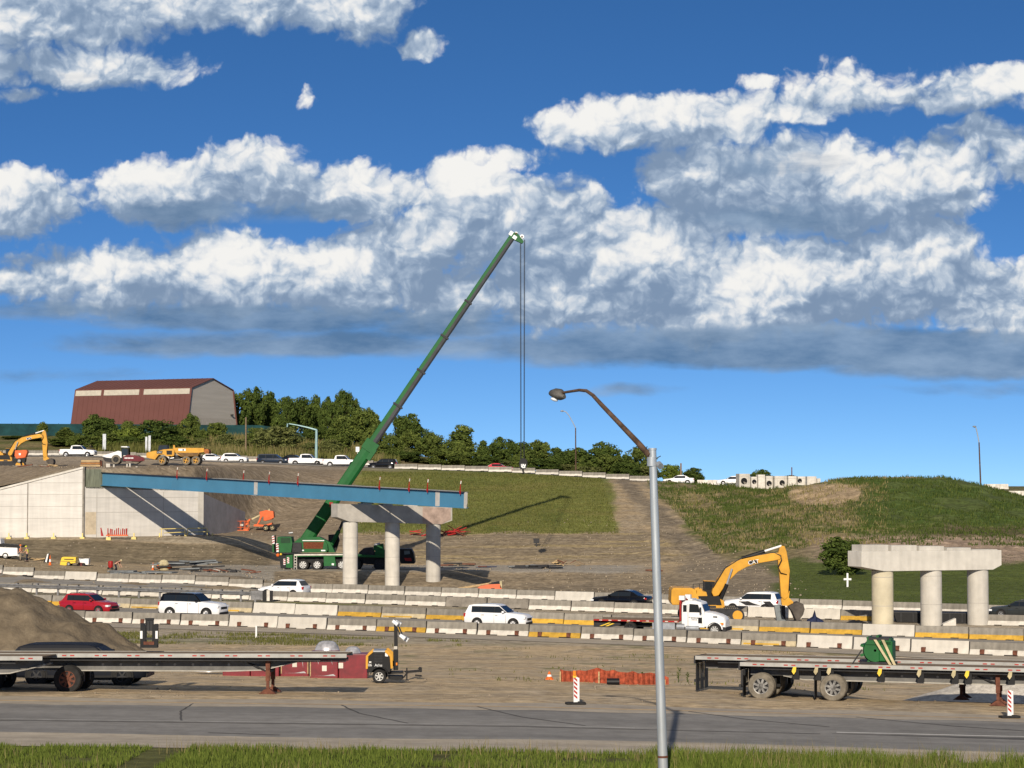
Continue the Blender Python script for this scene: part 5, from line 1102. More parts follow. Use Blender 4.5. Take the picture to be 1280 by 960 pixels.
# ---------------------------------------------------------------- roller
def roller():
    D = 343; o = PO(155, D, 580.3); r = o.root('soil_roller', 'white and dark red soil roller with open black canopy beside the dump truck', 'roller'); P = o.P
    c = lambda a, b: (120+a/6.4, 530+b/6.4)
    K = lambda *pts: P(*[c(a, b) for a, b in pts])
    part('engine_hood', MB().use(m_['white']).prism(K((55,258),(75,250),(185,215),(212,222),(214,272),(150,276),(90,270)), -.8, .8), r, 0, .04)
    part('chassis', MB().use(m_['dsteel']).prism(K((60,268),(230,262),(235,300),(130,308),(80,300)), -.7, .7), r, 0)
    cb = MB().use(m_['black'])
    for y in (-.75, .72): cb.prism(K((206,190),(212,190),(214,255),(206,255)), y, y+.05); cb.prism(K((258,190),(266,190),(270,250),(262,250)), y, y+.05)
    cb.prism(K((212,205),(240,205),(240,250),(212,250)), -.4, .4); part('canopy_frame', cb, r, 0)
    part('seat_enclosure', MB().use(m_['glass']).prism(K((214,196),(258,196),(264,248),(214,250)), -.6, .6), r, 0)
    part('canopy', MB().use(m_['white']).prism(K((206,186),(214,179),(256,179),(264,188)), -.85, .85), r, 0)
    mr = mat('roller_dark_red', (.13,.014,.022), .5, var=.15)
    fr = MB().use(mr).prism(K((228,262),(262,246),(330,252),(380,268),(382,292),(360,300),(228,296)), -1.05, -.9); fr.prism(K((228,262),(262,246),(330,252),(380,268),(382,292),(360,300),(228,296)), .9, 1.05); fr.prism(K((228,258),(258,256),(258,296),(228,296)), -1.0, 1.0); part('drum_frame', fr, r, 0)
    dr = MB().use(m_['dusty']).cyl(o.v(*c(325,282),-.88), o.v(*c(325,282),.88), .70, n=30); part('drum', dr, r)
    lt = MB().use(m_['white'])
    for k in range(6): lt.prism(K((240+k*12,268),(249+k*12,268),(249+k*12,278),(240+k*12,278)), -1.062, -1.051)
    part('side_lettering', lt, r, 0)
    for y in (-.75,.75): wheel(r, o.p(*c(170,283))[0], y, .72, .5, -1 if y < 0 else 1, 'dsteel', 'dusty', 4)
roller()
# ---------------------------------------------------------------- mobile crane
def crane():
    D = 252; o = PO(432, D, 712.6); r = o.root('mobile_crane', 'tall green mobile crane with boom raised over the blue girder', 'crane'); P = o.P; v = o.v
    G1, G2 = m_['cgreen'], m_['cgrey']
    c = lambda a, b: (335+a/12.8, 670+b/12.8)
    K = lambda *pts: P(*[c(a, b) for a, b in pts])
    ch = MB().use(m_['black']).prism(P((354,693),(500,693),(500,702),(470,706),(440,703),(354,703)), -.7, .7); part('chassis', ch, r, 0)
    dk = MB().use(G1).prism(P((370,692.4),(434,692.2),(500,694.5),(500,697),(434,695.5),(408,695),(370,695.5)), -1.45, 1.45); part('deck', dk, r, 0)
    ws = MB().use(m_['pwhite']).prism(P((370,692.3),(432,692.0),(432,693.6),(370,694)), -1.47, -1.452); part('deck_stripe', ws, r, 0)
    pn = MB().use(G1).prism(P((406.5,694),(420,694),(422,706.8),(406.8,707)), -1.44, -.6); pn.prism(P((406.5,694),(420,694),(422,706.8),(406.8,707)), .6, 1.44); pn.use(m_['white']).prism(P((416.5,703.5),(419.5,703.8),(419,706.2),(416.5,705.8)), -1.46, -1.442); part('outrigger_box', pn, r, 0)
    for a in (380.7,398.1,428.8,446,475.6,493):
        for q in (-1, 1): wheel(r, o.p(a,0)[0], q*1.15, .655, .45, q, 'rimsteel' if a < 430 else 'dsteel', 'rubber', 8)
    cab = MB().use(m_['black']).prism(P((500.5,686),(515,686),(517.5,691),(519.5,702),(518.5,704.2),(502.5,704.2),(500.5,700)), -1.35, 1.35); cab.use(m_['glass2']).prism(P((506,688),(513,688),(513.5,692),(506.5,693)), -1.37, -1.352); cab.use(m_['red']).prism(P((506,697),(515,697),(515.5,701),(508,700.5)), -1.37, -1.352); cab.use(G1).prism(P((470,688),(500,686),(500,694),(470,694)), -1.3, 1.3); part('carrier_cab', cab, r, 0)
    bs = MB().use(G1).prism(P((468,682),(480,679),(481,688),(468,688)), -1.2, -.4); bs.use(m_['steel']).cyl(v(469,681,-1.2),v(476,679,-1.2),.12); bs.use(m_['dsteel']).prism(P((450,690),(456,685),(466,684),(470,694),(450,694)), -1.2, .8); part('deck_locker', bs, r, 0)
    # rear outriggers, ladder, warning plates
    re = MB().use(G1).prism(P((360,694),(368,693),(368,709),(360,709)), -1.45, 1.45); re.use(m_['black']).prism(P((351,694),(360,694),(360,710),(353,710)), -1.3, 1.3); part('rear_outrigger', re, r, 0)
    for (a, b) in ((361.2,696),(356.5,698)):
        wpl = MB().use(m_['white']).prism(P((a,b),(a+2.6,b),(a+2.6,b+7.5),(a,b+7.5)), -1.475, -1.455)
        wpl.use(m_['red'])
        for k in range(3): wpl.prism(P((a,b+1.2+k*2.3),(a+2.6,b+.2+k*2.3),(a+2.6,b+1.3+k*2.3),(a,b+2.3+k*2.3)), -1.482, -1.476)
        part('warning_plate', wpl, r, 0)
    ld = MB().use(m_['pwhite'])
    for k in range(5): ld.prism(P((370,693.5+k*3.5),(373,693.5+k*3.5),(373,694.3+k*3.5),(370,694.3+k*3.5)), -1.5, -1.45)
    ld.prism(P((369.6,693),(370.2,693),(370.2,711),(369.6,711)), -1.5, -1.45); ld.prism(P((372.8,693),(373.4,693),(373.4,711),(372.8,711)), -1.5, -1.45); part('ladder', ld, r, 0)
    for (a, bb, y) in ((351,370,-2.6),(351,370,2.4),(452,471,-2.6)):
        pd = MB().use(m_['yel']).prism(P((a,712.2),(bb,712.2),(bb,714.4-1.2),(a,714.4-1.2)) if False else P((a,711.4),(bb,711.4),(bb,713.0),(a,713.0)), y-.35, y+.35); part('outrigger_mat', pd, r, 0)
    bl = MB().use(m_['orange2']); bl.sphere(v(349.5,693.5,-1.3), .2, 10, 6); bl.use(m_['yel']).sphere(v(353.3,692.5,-1.3), .13, 8, 6); part('beacon', bl, r)
    # superstructure
    cw = MB().use(G1).prism(P((348.5,679.5),(349,671),(366,671),(367.5,679),(366,690.3),(352,690.3)), -1.4, 1.4); cw.use(mat('crane_green_dark', (.008,.05,.016), .55, var=.2)).prism(P((353,672),(365,672),(365,678.5),(353,678.5)), -1.42, -1.402); part('counterweight', cw, r, 0, .04)
    for (a, b, h_) in ((342.2,669.5,10),(347.3,679,10.5)):
        wpl = MB().use(m_['white']).prism(P((a,b),(a+3,b),(a+3.4,b+h_),(a+.6,b+h_)), -1.45, -1.42); wpl.use(m_['red'])
        for k in range(3): wpl.prism(P((a+.3,b+1.5+k*3),(a+3.1,b+.4+k*3),(a+3.1,b+1.9+k*3),(a+.3,b+3+k*3)), -1.457, -1.451)
        part('warning_plate', wpl, r, 0)
    sl_ = MB().use(G1).prism(P((342.4,669.5),(344,669.5),(345,690),(342.8,690)), -1.4, 1.2); part('counterweight_plate', sl_, r, 0)
    wn = MB().use(m_['dsteel']).prism(P((367,678),(378.5,678),(379,690),(367,690)), -1.1, 1.1); wn.use(m_['steel']).cyl(v(362,666.5,-.4),v(367,666,-.4),.1,n=8); part('winch_house', wn, r, 0)
    hp = MB().use(G1).prism(P((379,676),(408,676),(411,680),(411.5,687),(409.5,690.2),(380,690.2)), -1.4, -.9); hp.use(m_['meshbrown']).prism(P((381,677.3),(406.5,677.3),(405,685.6),(381.6,685.6)), -1.42, -1.402); hp.use(m_['white']).prism(P((380,675),(407,675),(407,676),(380,676)), -1.38, -1.0); hp.prism(P((403,687),(408.5,687),(408.5,688.6),(403.5,688.6)), -1.42, -1.402); hp.prism(P((379.8,686.8),(382,686.8),(382,688.4),(379.8,688.4)), -1.42, -1.402); part('engine_panel', hp, r, 0)
    up_ = MB().use(G1).prism(P((366,680),(376,672),(400,671),(414,678),(420,690.4),(366,690.4)), -.85, .85); part('slewing_platform', up_, r, 0)
    oc = MB().use(m_['black']).prism(P((410,669),(422,668),(424,676),(420,689),(411,689)), .75, 1.5); oc.use(m_['glass']).prism(P((412,670.5),(420,670),(421,676),(412,677)), .73, .748); part('operator_cab', oc, r, 0)
    # boom
    A = v(382.5,677); B = v(641.2,294.5); ax = (B-A); Lb = ax.length; ax.normalize(); nn = Vector((-ax.z,0,ax.x))  # upper-left normal
    def at(px, py): return (v(px,py)-A).dot(ax)
    ts = [0, at(470,555), at(499.5,508.8), at(528.3,465.8), at(557.4,422.4), at(586.2,378.3), Lb]
    hw = [15.2, 11.2, 10.2, 9.4, 8.7, 8.0]; s_ = o.s
    Mx = Matrix(((ax.x,0,nn.x,A.x),(0,1,0,0),(ax.z,0,nn.z,A.z),(0,0,0,1)))
    for i in range(6):
        h = hw[i]/s_; w = h*.78; a = -.8 if i == 0 else ts[i]-.4; b = ts[i+1]
        up = [(-w/2,.04*h),(-w/2,.44*h),(-w*.42,h/2),(w*.42,h/2),(w/2,.44*h),(w/2,.04*h)]
        lo = [(-w/2,.04*h),(w/2,.04*h),(w*.46,-.30*h),(w*.26,-.48*h),(0,-.52*h),(-w*.26,-.48*h),(-w*.46,-.30*h)]
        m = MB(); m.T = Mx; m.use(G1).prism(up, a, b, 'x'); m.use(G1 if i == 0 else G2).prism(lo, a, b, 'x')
        if i: m.use(m_['dsteel']).prism([(-w*.62,-.6*h),(w*.62,-.6*h),(w*.62,.58*h),(-w*.62,.58*h)], b-.12, b+.10, 'x') if i < 5 else None
        else: m.use(G1).prism([(-w*.6,-.6*h),(w*.6,-.6*h),(w*.6,.56*h),(-w*.6,.56*h)], b-1.2, b+.05, 'x'); m.prism([(-w*.62,-.66*h),(w*.62,-.66*h),(w*.62,-.3*h),(-w*.62,-.3*h)], b-2.0, b-.6, 'x'); m.use(m_['white']).cyl((12.6,-w*.52,-.5*h),(12.6,-w*.56,-.5*h),.14)
        part('boom_section', m, r, 25)
    hb = MB(); hb.T = Mx; hb.use(m_['white']).box(Lb-.15,Lb+.35,-.38,.38,.12,.52); hb.use(G1).prism([(Lb-.4,.30),(Lb+.3,.3),(Lb+.55,-.25),(Lb+.15,-1.35),(Lb-.15,-1.35),(Lb-.3,-.4)], -.34, -.26); hb.prism([(Lb-.4,.30),(Lb+.3,.3),(Lb+.55,-.25),(Lb+.15,-1.35),(Lb-.15,-1.35),(Lb-.3,-.4)], .26, .34)
    hb.use(m_['white']).box(Lb-.25,Lb+.15,-.4,-.345,-.5,-.05); part('boom_head', hb, r, 0)
    for (px_, py_) in ((652.5,295.5),(645,292)):
        sh = MB().use(m_['white']).cyl(v(px_,py_,-.24), v(px_,py_,.24), .24, n=16); sh.use(m_['rust']).cyl(v(px_,py_,-.37), v(px_,py_,.37), .09, n=10); part('sheave', sh, r)
    an = MB().use(m_['steel']).cyl(v(623,318), v(641,291.5), .03, n=5); part('anemometer_mast', an, r)
    lc = MB().use(G1).cyl(v(412,686), v(424,664), .24, n=14); lc.use(m_['dsteel']).cyl(v(424,664), v(434,640), .15, n=12); part('lift_cylinder', lc, r)
    rb = MB().use(m_['red']).prism(P((412.5,628),(417,628),(417,634),(413,634)), -.75, -.71); part('red_marker', rb, r, 0)
    for (px_, y) in ((650.3,-.2),(651.2,.2),(655.2,-.2),(656.1,.2)):
        part('hoist_rope', MB().use(m_['dsteel']).cyl(v(px_,299,y), v(653+(px_-653)*.8,575.5,y), .028, n=6), r)
    hk = MB().use(m_['black']).prism(P((649,577.5),(651,574.5),(654,573),(657,574),(659.3,577.5),(659,583),(657,587),(650.5,587),(649,583)), -.32, .32); part('hook_block', hk, r, 0)
    wc = MB().use(m_['white']).prism(P((651.2,580.5),(657.2,580.5),(656.8,585.5),(651.6,585.5)), -.345, -.322); wc.use(m_['black'])
    for (a, b) in ((652,581),(655,580.6),(653.6,583),(656,583.5),(651.6,584.6)): wc.prism(P((a,b),(a+1.1,b),(a+1.1,b+1.2),(a,b+1.2)), -.352, -.346)
    part('checker_plate', wc, r, 0)
    hk = MB().use(m_['black']).tube([v(653.7,587),v(653.7,589.5),v(655,591),v(653.8,592.6),v(652.4,591.4)], .09, 8); part('hook', hk, r)
crane()
# ---------------------------------------------------------------- boom lift
def boom_lift():
    D = dfor(322, 663, 276, 296); o = PO(322, D, 663.5); r = o.root('boom_lift', 'orange boom lift with its basket lowered at the foot of the dirt slope', 'boom lift'); P = o.P; v = o.v
    c = lambda a, b: (270+a/14.2, 625+b/14.2)
    K = lambda *pts: P(*[c(a, b) for a, b in pts])
    OR = m_['orange']
    part('chassis', MB().use(OR).prism(K((690,440),(720,425),(870,440),(1010,400),(1010,430),(870,470),(690,465)), -.9, .9), r, 0)
    part('turntable', MB().use(OR).prism(K((865,260),(900,230),(1000,190),(1035,205),(1045,300),(1010,340),(900,370),(860,365)), -.8, .8), r, 0, .05)
    part('engine_door', MB().use(OR).prism(K((985,265),(1040,255),(1045,315),(990,330)), -.85, -.6), r, 0)
    part('lower_boom', MB().use(OR).prism(K((780,210),(900,180),(960,190),(1000,200),(850,300),(830,290),(780,400),(745,440),(735,430),(790,310)), -.2, .2), r, 0)
    part('upper_boom', MB().use(m_['tan']).prism(K((640,330),(930,178),(960,150),(970,190),(650,352)), -.14, .14), r, 0)
    part('jib', MB().use(OR).prism(K((530,440),(560,370),(600,335),(625,335),(615,360),(560,450)), -.12, .12), r, 0)
    bk = MB().use(OR); x0, z0 = o.p(*c(295,545)); x1, z1 = o.p(*c(595,375))
    bk.box(x0,x1,-.5,.5,z0,z0+.1)
    for xx in np.linspace(x0,x1,5):
        for y in (-.5,.5): bk.cyl((xx,y,z0),(xx,y,z1),.03,n=6)
    for z in (z0+.45,z1):
        for y in (-.5,.5): bk.cyl((x0,y,z),(x1,y,z),.03,n=6)
        for xx in (x0,x1): bk.cyl((xx,-.5,z),(xx,.5,z),.03,n=6)
    part('basket', bk, r)
    part('control_box', MB().use(m_['pwhite']).prism(K((450,425),(500,425),(500,460),(450,460)), -.54, -.46), r, 0)
    part('toe_box', MB().use(OR).prism(K((500,510),(590,500),(570,555),(510,550)), -.55, .4), r, 0)
    for a, b in ((905,440),(1020,405)):
        for q in (-1,1): wheel(r, o.p(*c(a,b))[0], q*.85, .42, .32, q, 'tan', 'rubber', 4)
boom_lift()
# ================================================================ FLATBED TRAILERS
def flatbed(label, loc, rz, L, wheels, gear, roll=0.0, deck_z=1.47, neck=3.2, dusty=False, tanrail=False, straps=(), rim='rim', flaps=True, rear=True, end_flaps=False):
    r = thing('flatbed_trailer', label, 'trailer', loc, rz, 'flatbed trailers', (roll, 0, rz))
    dz = deck_z; hw = 1.3
    d = MB().use(m_['oldwood']).box(.02,L-.02,-hw+.1,hw-.1,dz-.045,dz); part('deck', d, r, 0)
    for q in (-1, 1):
        s = MB().use(m_['alu']).box(0,L,q*hw-.05 if q>0 else -hw-.0,q*hw if q>0 else -hw+.05,dz-.13,dz+.015); s.box(0,L,q*hw-.10 if q>0 else -hw-.02,q*hw+.02 if q>0 else -hw+.10,dz-.135,dz-.115)
        t = s.use(m_['refl']); k = .5
        while k < L-.4:
            t.box(k,k+.16,q*(hw+.004)-.003,q*(hw+.004)+.003,dz-.085,dz-.04); t.box(k+.30,k+.46,q*(hw+.004)-.003,q*(hw+.004)+.003,dz-.085,dz-.04); k += 1.22
        part('side_rail', s, r, 0)
        b = MB().use(m_['web']); y = q*.52
        b.prism([(.3,dz-.5),(.3,dz-.17),(L-.1,dz-.17),(L-.1,dz-.27),(L-neck+.6,dz-.29),(L-neck-.7,dz-.60),(L-neck-2.0,dz-.64),(2.2,dz-.64),(1.6,dz-.5)], y-.012, y+.012)
        b.use(m_['tan_flange']).prism([(1.6,dz-.52),(2.4,dz-.66),(L-neck-2,dz-.68),(L-neck-.7,dz-.64),(L-neck+.6,dz-.33),(L-.1,dz-.31),(L-.1,dz-.285),(L-neck+.6,dz-.30),(L-neck-.7,dz-.60),(L-neck-2,dz-.635),(2.4,dz-.62),(1.6,dz-.495)], y-.12, y+.12)
        hl = b
        for kk in range(8): hl.cyl((L-neck-2-kk*.68,y+q*.013,dz-.42),(L-neck-2-kk*.68,y+q*.02,dz-.42),.05,n=10)
        part('main_beam', b, r, 0)
        pw = MB().use(m_['dsteel']).box(.9,L-1.0,q*(hw-.22)-.02,q*(hw-.22)+.02,dz-.26,dz-.165); part('pipe_rail', pw, r, 0)
    cm = MB().use(m_['dsteel'])
    for k in range(int(L/.6)): cm.box(.3+k*.6,.36+k*.6,-hw+.12,hw-.12,dz-.17,dz-.05)
    part('crossmember', cm, r, 0)
    for wx in wheels:
        ax = MB().use(m_['black']).cyl((wx,-1.0,.52),(wx,1.0,.52),.09,n=10); ax.box(wx-.5,wx+.5,-.62,-.42,.42,.8); ax.box(wx-.5,wx+.5,.42,.62,.42,.8); ax.box(wx-.12,wx+.12,-.62,.62,.6,dz-.6); part('axle', ax, r)
        for q in (-1, 1):
            wheel(r, wx, q*1.12, .52, .27, q, 'trailer_rim' if rim == 'rim' else rim, 'dusty' if dusty else 'rubber', 8); wheel(r, wx, q*.80, .52, .27, q, 'dsteel', 'dusty' if dusty else 'rubber', 4)
            if flaps:
                f = MB().use(m_['black']).box(wx-.72,wx-.69,q*.96-.33,q*.96+.33,.12,.92); f.box(wx-.74,wx-.67,q*.96-.05,q*.96+.05,.9,dz-.15); part('mudflap', f, r, 0)
    if rear:
        e = MB().use(m_['dsteel']).box(-.06,.0,-hw,hw,dz-.30,dz+.01); e.box(-.02,.06,-1.0,-.9,.5,dz-.3); e.box(-.02,.06,.9,1.0,.5,dz-.3); e.box(-.07,.03,-1.15,1.15,.45,.56); e.use(m_['alu']).box(-.075,-.062,-.28,-.02,dz-.28,dz-.01); part('rear_bumper', e, r, 0)
        tl = MB().use(m_['lamp_r'])
        for yy in (-1.1,-.95,.6,.75,.95,1.1): tl.box(-.08,-.061,yy-.06,yy+.06,dz-.22,dz-.1)
        for yy in np.linspace(-1.2,1.2,9): tl.box(-.07,-.061,yy-.04,yy+.04,dz-.05,dz-.015)
        part('taillight', tl, r, 0)
        pl_ = MB().use(m_['alu']).prism([(-.35,dz-.3),(.35,dz-.3),(.25,.62),(-.2,.62)], .03, .06, 'x'); part('rear_panel', pl_, r, 0)
    if end_flaps:
        for y in (-.95, .0, .95): part('mudflap', MB().use(m_['black']).box(.02,.06,y-.33,y+.33,.12,dz-.3), r, 0)
    for gx in gear:
        for q in (-1, 1):
            g = MB().use(m_['rust']).box(gx-.08,gx+.08,q*.75-.08,q*.75+.08,.45,dz-.17); g.box(gx-.055,gx+.055,q*.75-.055,q*.75+.055,.12,.5); g.prism([(gx-.32,-.02),(gx+.32,-.02),(gx+.08,.16),(gx-.08,.16)], q*.75-.18, q*.75+.18)
            g.use(m_['dsteel']).cyl((gx-.05,q*.7,.8),(gx-.8,q*.5,dz-.35),.04,n=6); part('landing_leg', g, r, 0)
        g = MB().use(m_['dsteel']).box(gx-.04,gx+.04,-.7,.7,.75,.83); g.cyl((gx,-.7,.8),(gx,.7,dz-.3),.03,n=6); part('landing_brace', g, r, 0)
    for i, sx in enumerate(straps):
        s = MB().use(m_['tan'] if i % 3 else m_['yel']).prism([(sx,dz-.12),(sx+.12,dz-.12),(sx+.10,dz-.3),(sx+.02,dz-.42),(sx-.06,dz-.3)], -hw-.06, -hw-.03); part('strap_hook', s, r, 0)
        w_ = MB().use(m_['black']).box(sx-.05,sx+.2,-hw+.12,-hw+.3,dz-.62,dz-.2); part('strap_winch', w_, r, 0)
    return r
M_['trailer_rim'] = mat('trailer_rim_dull', (.30,.29,.27), .45, .5, var=.35, scale=6); M_['web'] = mat('beam_web_grey', (.17,.165,.155), .7, .1, var=.2, scale=1.5); M_['tan_flange'] = mat('beam_flange_pale', (.42,.40,.35), .7, .1, var=.15, scale=1.5)
DA = 85.0; xa = PX(438,DA); LA = 14.8
tA = flatbed('long empty flatbed trailer with rusty brown wheel rim standing at the left', (xa-LA*math.cos(R(-1.2)), DA+.31, zt(-14,DA)-.02), R(-1.2), LA, (1.35,4.35), (LA-3.0,), roll=R(-2.3), rim='rust', rear=False, neck=2.5, flaps=False)
DB = 81.8; xb = PX(63.5,DB); flatbed('second flatbed trailer cut off by the left edge, its end overlapping the long one', (xb-13.5, DB+.2, zt(-18,DB)-.07), R(-.3), 13.5, (8.9,), (4.,), roll=R(-2.3), neck=.6, rear=False, flaps=False)
cz = R(-15.5); rc = W(921,0,88.0); fx = Vector((math.cos(cz), math.sin(cz), 0)); nx = Vector((-math.sin(cz), math.cos(cz), 0))
c0 = Vector((rc.x, 88.0, 0))+nx*1.3; 
tC = flatbed('near right flatbed trailer with shiny dusty wheels and yellow strap hooks', (c0.x, c0.y, zt(c0.x+1.5, c0.y)+.0), cz, 14.8, (.82,3.62), (9.85,), roll=R(-2.2), dusty=True, straps=(2.1,2.95,3.45,5.4,6.9,8.2,8.7,10.3,12.0,13.3,), deck_z=1.42)
d0 = c0+nx*3.0-fx*2.35; 
flatbed('farther right flatbed trailer mostly hidden behind the near one', (d0.x, d0.y, zt(d0.x+1, d0.y)), cz, 14.8, (3.15,5.98), (10.6,), roll=R(-2.2), dusty=True, end_flaps=True, deck_z=1.50)
# ---------------------------------------------------------------- green strapped machine on the right trailer
def on_deck(t, lx, ly, dz): return t.matrix_world @ Vector((lx, ly, dz))
bpy.context.view_layer.update()
def green_machine():
    q = on_deck(tC, 5.15, .2, 1.435); D = q.y; r = thing('trench_compactor', 'round green machine strapped down on the near right trailer deck', 'machine', q, cz, None, (R(-2.2),0,cz))
    g = MB().use(m_['cgreen']); g.lathe([(.05,-.55),(.44,-.55),(.5,-.4),(.5,.4),(.44,.55),(.05,.55)], (0,0,.52), 'y', 20); part('drum_body', g, r)
    for k in range(9):
        a = 2*PI*k/9; rb = MB().use(m_['cgreen']); rb.T = Matrix.Translation((0,0,.52)) @ Matrix.Rotation(a,4,'Y'); rb.box(.46,.60,-.58,.58,-.05,.05); part('drum_rib', rb, r, 0)
    g = MB().use(m_['cgreen']).prism([(-.35,.75),(.62,.75),(.60,1.0),(-.3,1.0)], -.6, .6); g.use(m_['dsteel']).box(-.25,.55,-.62,.62,.93,1.03); part('top_frame', g, r, 0)
    g = MB().use(m_['cgreen']).box(.15,.68,-.6,.6,.1,.9); part('side_case', g, r, 0, .04)
    g = MB().use(m_['dsteel']).box(-.6,.75,-.6,.6,.0,.08); part('skid', g, r, 0)
    for (a, b) in ((.02,.62),(.32,.78)): part('tie_strap', MB().use(m_['tan']).prism([(a-.06,.95),(a+.05,.95),(b+.06,-.05),(b-.05,-.05)], -.72, -.69), r, 0)
    part('tie_chain', MB().use(m_['dsteel']).cyl((-.5,-.6,.55),(-.85,-.8,0),.03,n=6), r)
green_machine()
def lift_mast():
    q = on_deck(tA, 0, 0, 0); px = 188.5; D = 85.6; x = PX(px, D); s = F/D; z = ZY(808.9, D)
    r = thing('lift_mast', 'black upright mast with two white side marks standing on the left trailer deck', 'mast', (x, D, z)); b = 0.0
    for q in (-1, 1):
        p = MB().use(m_['black']).prism([(q*.13,b),(q*.33,b),(q*.33,b+.88),(q*.20,b+.88),(q*.13,b+.75)][::q], -.1, .1); part('outer_post', p, r, 0)
        w = MB().use(m_['white']).box(q*.29-.045,q*.29+.045,-.115,-.102,b+.33,b+.62); part('white_mark', w, r, 0)
    p = MB().use(m_['black'])
    for a in (-.15,.11): p.box(a,a+.05,-.05,.05,b+.1,b+1.08)
    p.box(-.16,.17,-.06,.06,b+1.02,b+1.1); p.use(m_['dsteel']).box(-.10,.11,-.03,.03,b+.62,b+1.02); p.box(-.16,.17,-.07,.07,b+.28,b+.36); part('inner_mast', p, r, 0)
    p = MB().use(m_['rust']).box(-.2,.2,-.13,-.101,b+.1,b+.22); p.use(m_['black']).box(-.33,.33,-.12,.12,b-.02,b+.1); part('carriage', p, r, 0)
    p = MB().use(m_['dsteel']).box(-.02,.015,-.09,-.06,b+.6,b+1.0); part('lift_chain', p, r, 0)
lift_mast()
# ---------------------------------------------------------------- light tower
def light_tower():
    D = dfor(480, 852, 84, 96); o = PO(482, D, 852.3); r = o.root('light_tower', 'black and yellow towable light tower beside the red wrapped crates', 'light tower'); P = o.P; v = o.v
    c = lambda a, b: (450+a/10.667, 770+b/10.667)
    K = lambda *pts: P(*[c(a, b) for a, b in pts])
    part('engine_box', MB().use(m_['black']).prism(K((125,520),(190,465),(355,465),(415,520),(430,690),(420,740),(110,740),(118,690)), -.55, .55), r, 0, .02)
    for poly in (((98,690),(98,520),(170,455),(195,455),(195,470),(130,525),(124,690)), ((352,450),(375,440),(448,505),(455,680),(428,690),(415,530),(350,470))):
        [part('yellow_frame', MB().use(m_['cyel']).prism(K(*poly), a_, b_), r, 0) for a_, b_ in ((-.60,-.52),(.52,.60))]
    part('roof_panel', MB().use(m_['steel']).prism(K((190,452),(352,452),(352,470),(190,470)), -.56, .56), r, 0)
    lv = MB().use(m_['dsteel'])
    for k in range(6): lv.prism(K((212,490+k*20),(318,490+k*20),(318,500+k*20),(212,500+k*20)), -.565, -.551)
    part('louvre', lv, r, 0)
    st = MB().use(m_['white']).prism(K((352,482),(390,490),(390,530),(352,525)), -.565, -.551); st.prism(K((140,595),(170,595),(170,610),(140,610)), -.565, -.551); part('sticker', st, r, 0)
    text_part('side_lettering', 'Atlas', .16, m_['white'], r, Matrix.Translation(o.v(*c(265,645),-.575)) @ Matrix.Rotation(PI/2,4,'X'))
    text_part('side_number', '06', .16, m_['white'], r, Matrix.Translation(o.v(*c(153,642),-.575)) @ Matrix.Rotation(PI/2,4,'X'))
    for q in (-1,1):
        fd = MB().use(m_['black']); fd.T = Matrix.Translation((o.p(*c(278,780))[0], q*.68, o.p(*c(278,780))[1])); fd.loft([[(.36*math.cos(a),-.12,.36*math.sin(a)),(.36*math.cos(a),.12,.36*math.sin(a)),(.39*math.cos(a),.12,.39*math.sin(a)),(.39*math.cos(a),-.12,.39*math.sin(a))] for a in np.linspace(.2,PI-.2,9)]); part('fender', fd, r)
        wheel(r, o.p(*c(278,780))[0], q*.68, .29, .2, q, 'rimsteel', 'rubber', 6)
    m = MB().use(m_['black']).prism(K((450,460),(515,460),(515,720),(455,720)), -.14, .14); part('mast_base', m, r, 0)
    m = MB().use(m_['black']).prism(K((460,120),(505,120),(510,460),(463,460)), -.09, .09); m.use(m_['pwhite']).prism(K((460,405),(505,405),(505,445),(460,445)), -.10, -.091); m.use(m_['lamp_o']).prism(K((488,620),(508,620),(508,655),(488,655)), -.155, -.141); part('mast', m, r, 0)
    ar = MB().use(m_['dsteel']).cyl(v(*c(490,140),-.1), v(*c(560,290),-.15), .03, n=8); ar.cyl(v(*c(520,140),.1), v(*c(585,300),.1), .03, n=8); part('lamp_arm', ar, r)
    for (a, b, y) in ((478,90,-.1),(510,100,.15),(575,275,-.18),(610,305,.1)):
        l = MB().use(m_['steel']); l.T = Matrix.Translation(v(*c(a,b),y)) @ Matrix.Rotation(R(35),4,'Y'); l.prism([(-.14,-.06),(.14,-.10),(.14,.10),(-.14,.06)], -.13, .13); ll = part('floodlight', l, r, 0)
        g = MB().use(m_['lamp_w']); g.T = l.T; g.box(-.12,.12,-.15,-.131,-.06,.06); part('lens', g, ll, 0)
    tb = MB().use(m_['black']).prism(K((380,740),(580,735),(585,760),(380,770)), -.3, .3); tb.prism(K((590,735),(820,715),(830,745),(650,760),(590,830),(580,815),(620,760)), -.08, .08); part('drawbar', tb, r, 0)
    tb = MB().use(m_['black']).prism(K((380,790),(570,795),(585,830),(560,845),(440,840),(395,830)), -.4, .4); part('fuel_tank', tb, r, 0)
    jk = MB().use(m_['dsteel']).cyl(v(*c(632,690),-.1), v(*c(632,855),-.1), .03, n=8); jk.cyl(v(*c(632,850),-.1), v(*c(632,858),-.1), .08, n=10); part('jack_stand', jk, r)
    hc = MB().use(m_['black']).prism(K((780,700),(800,680),(830,690),(832,745),(810,750)), -.1, .1); hc.cyl(v(*c(740,790)), v(*c(830,797)), .03); part('hitch', hc, r, 0)
light_tower()
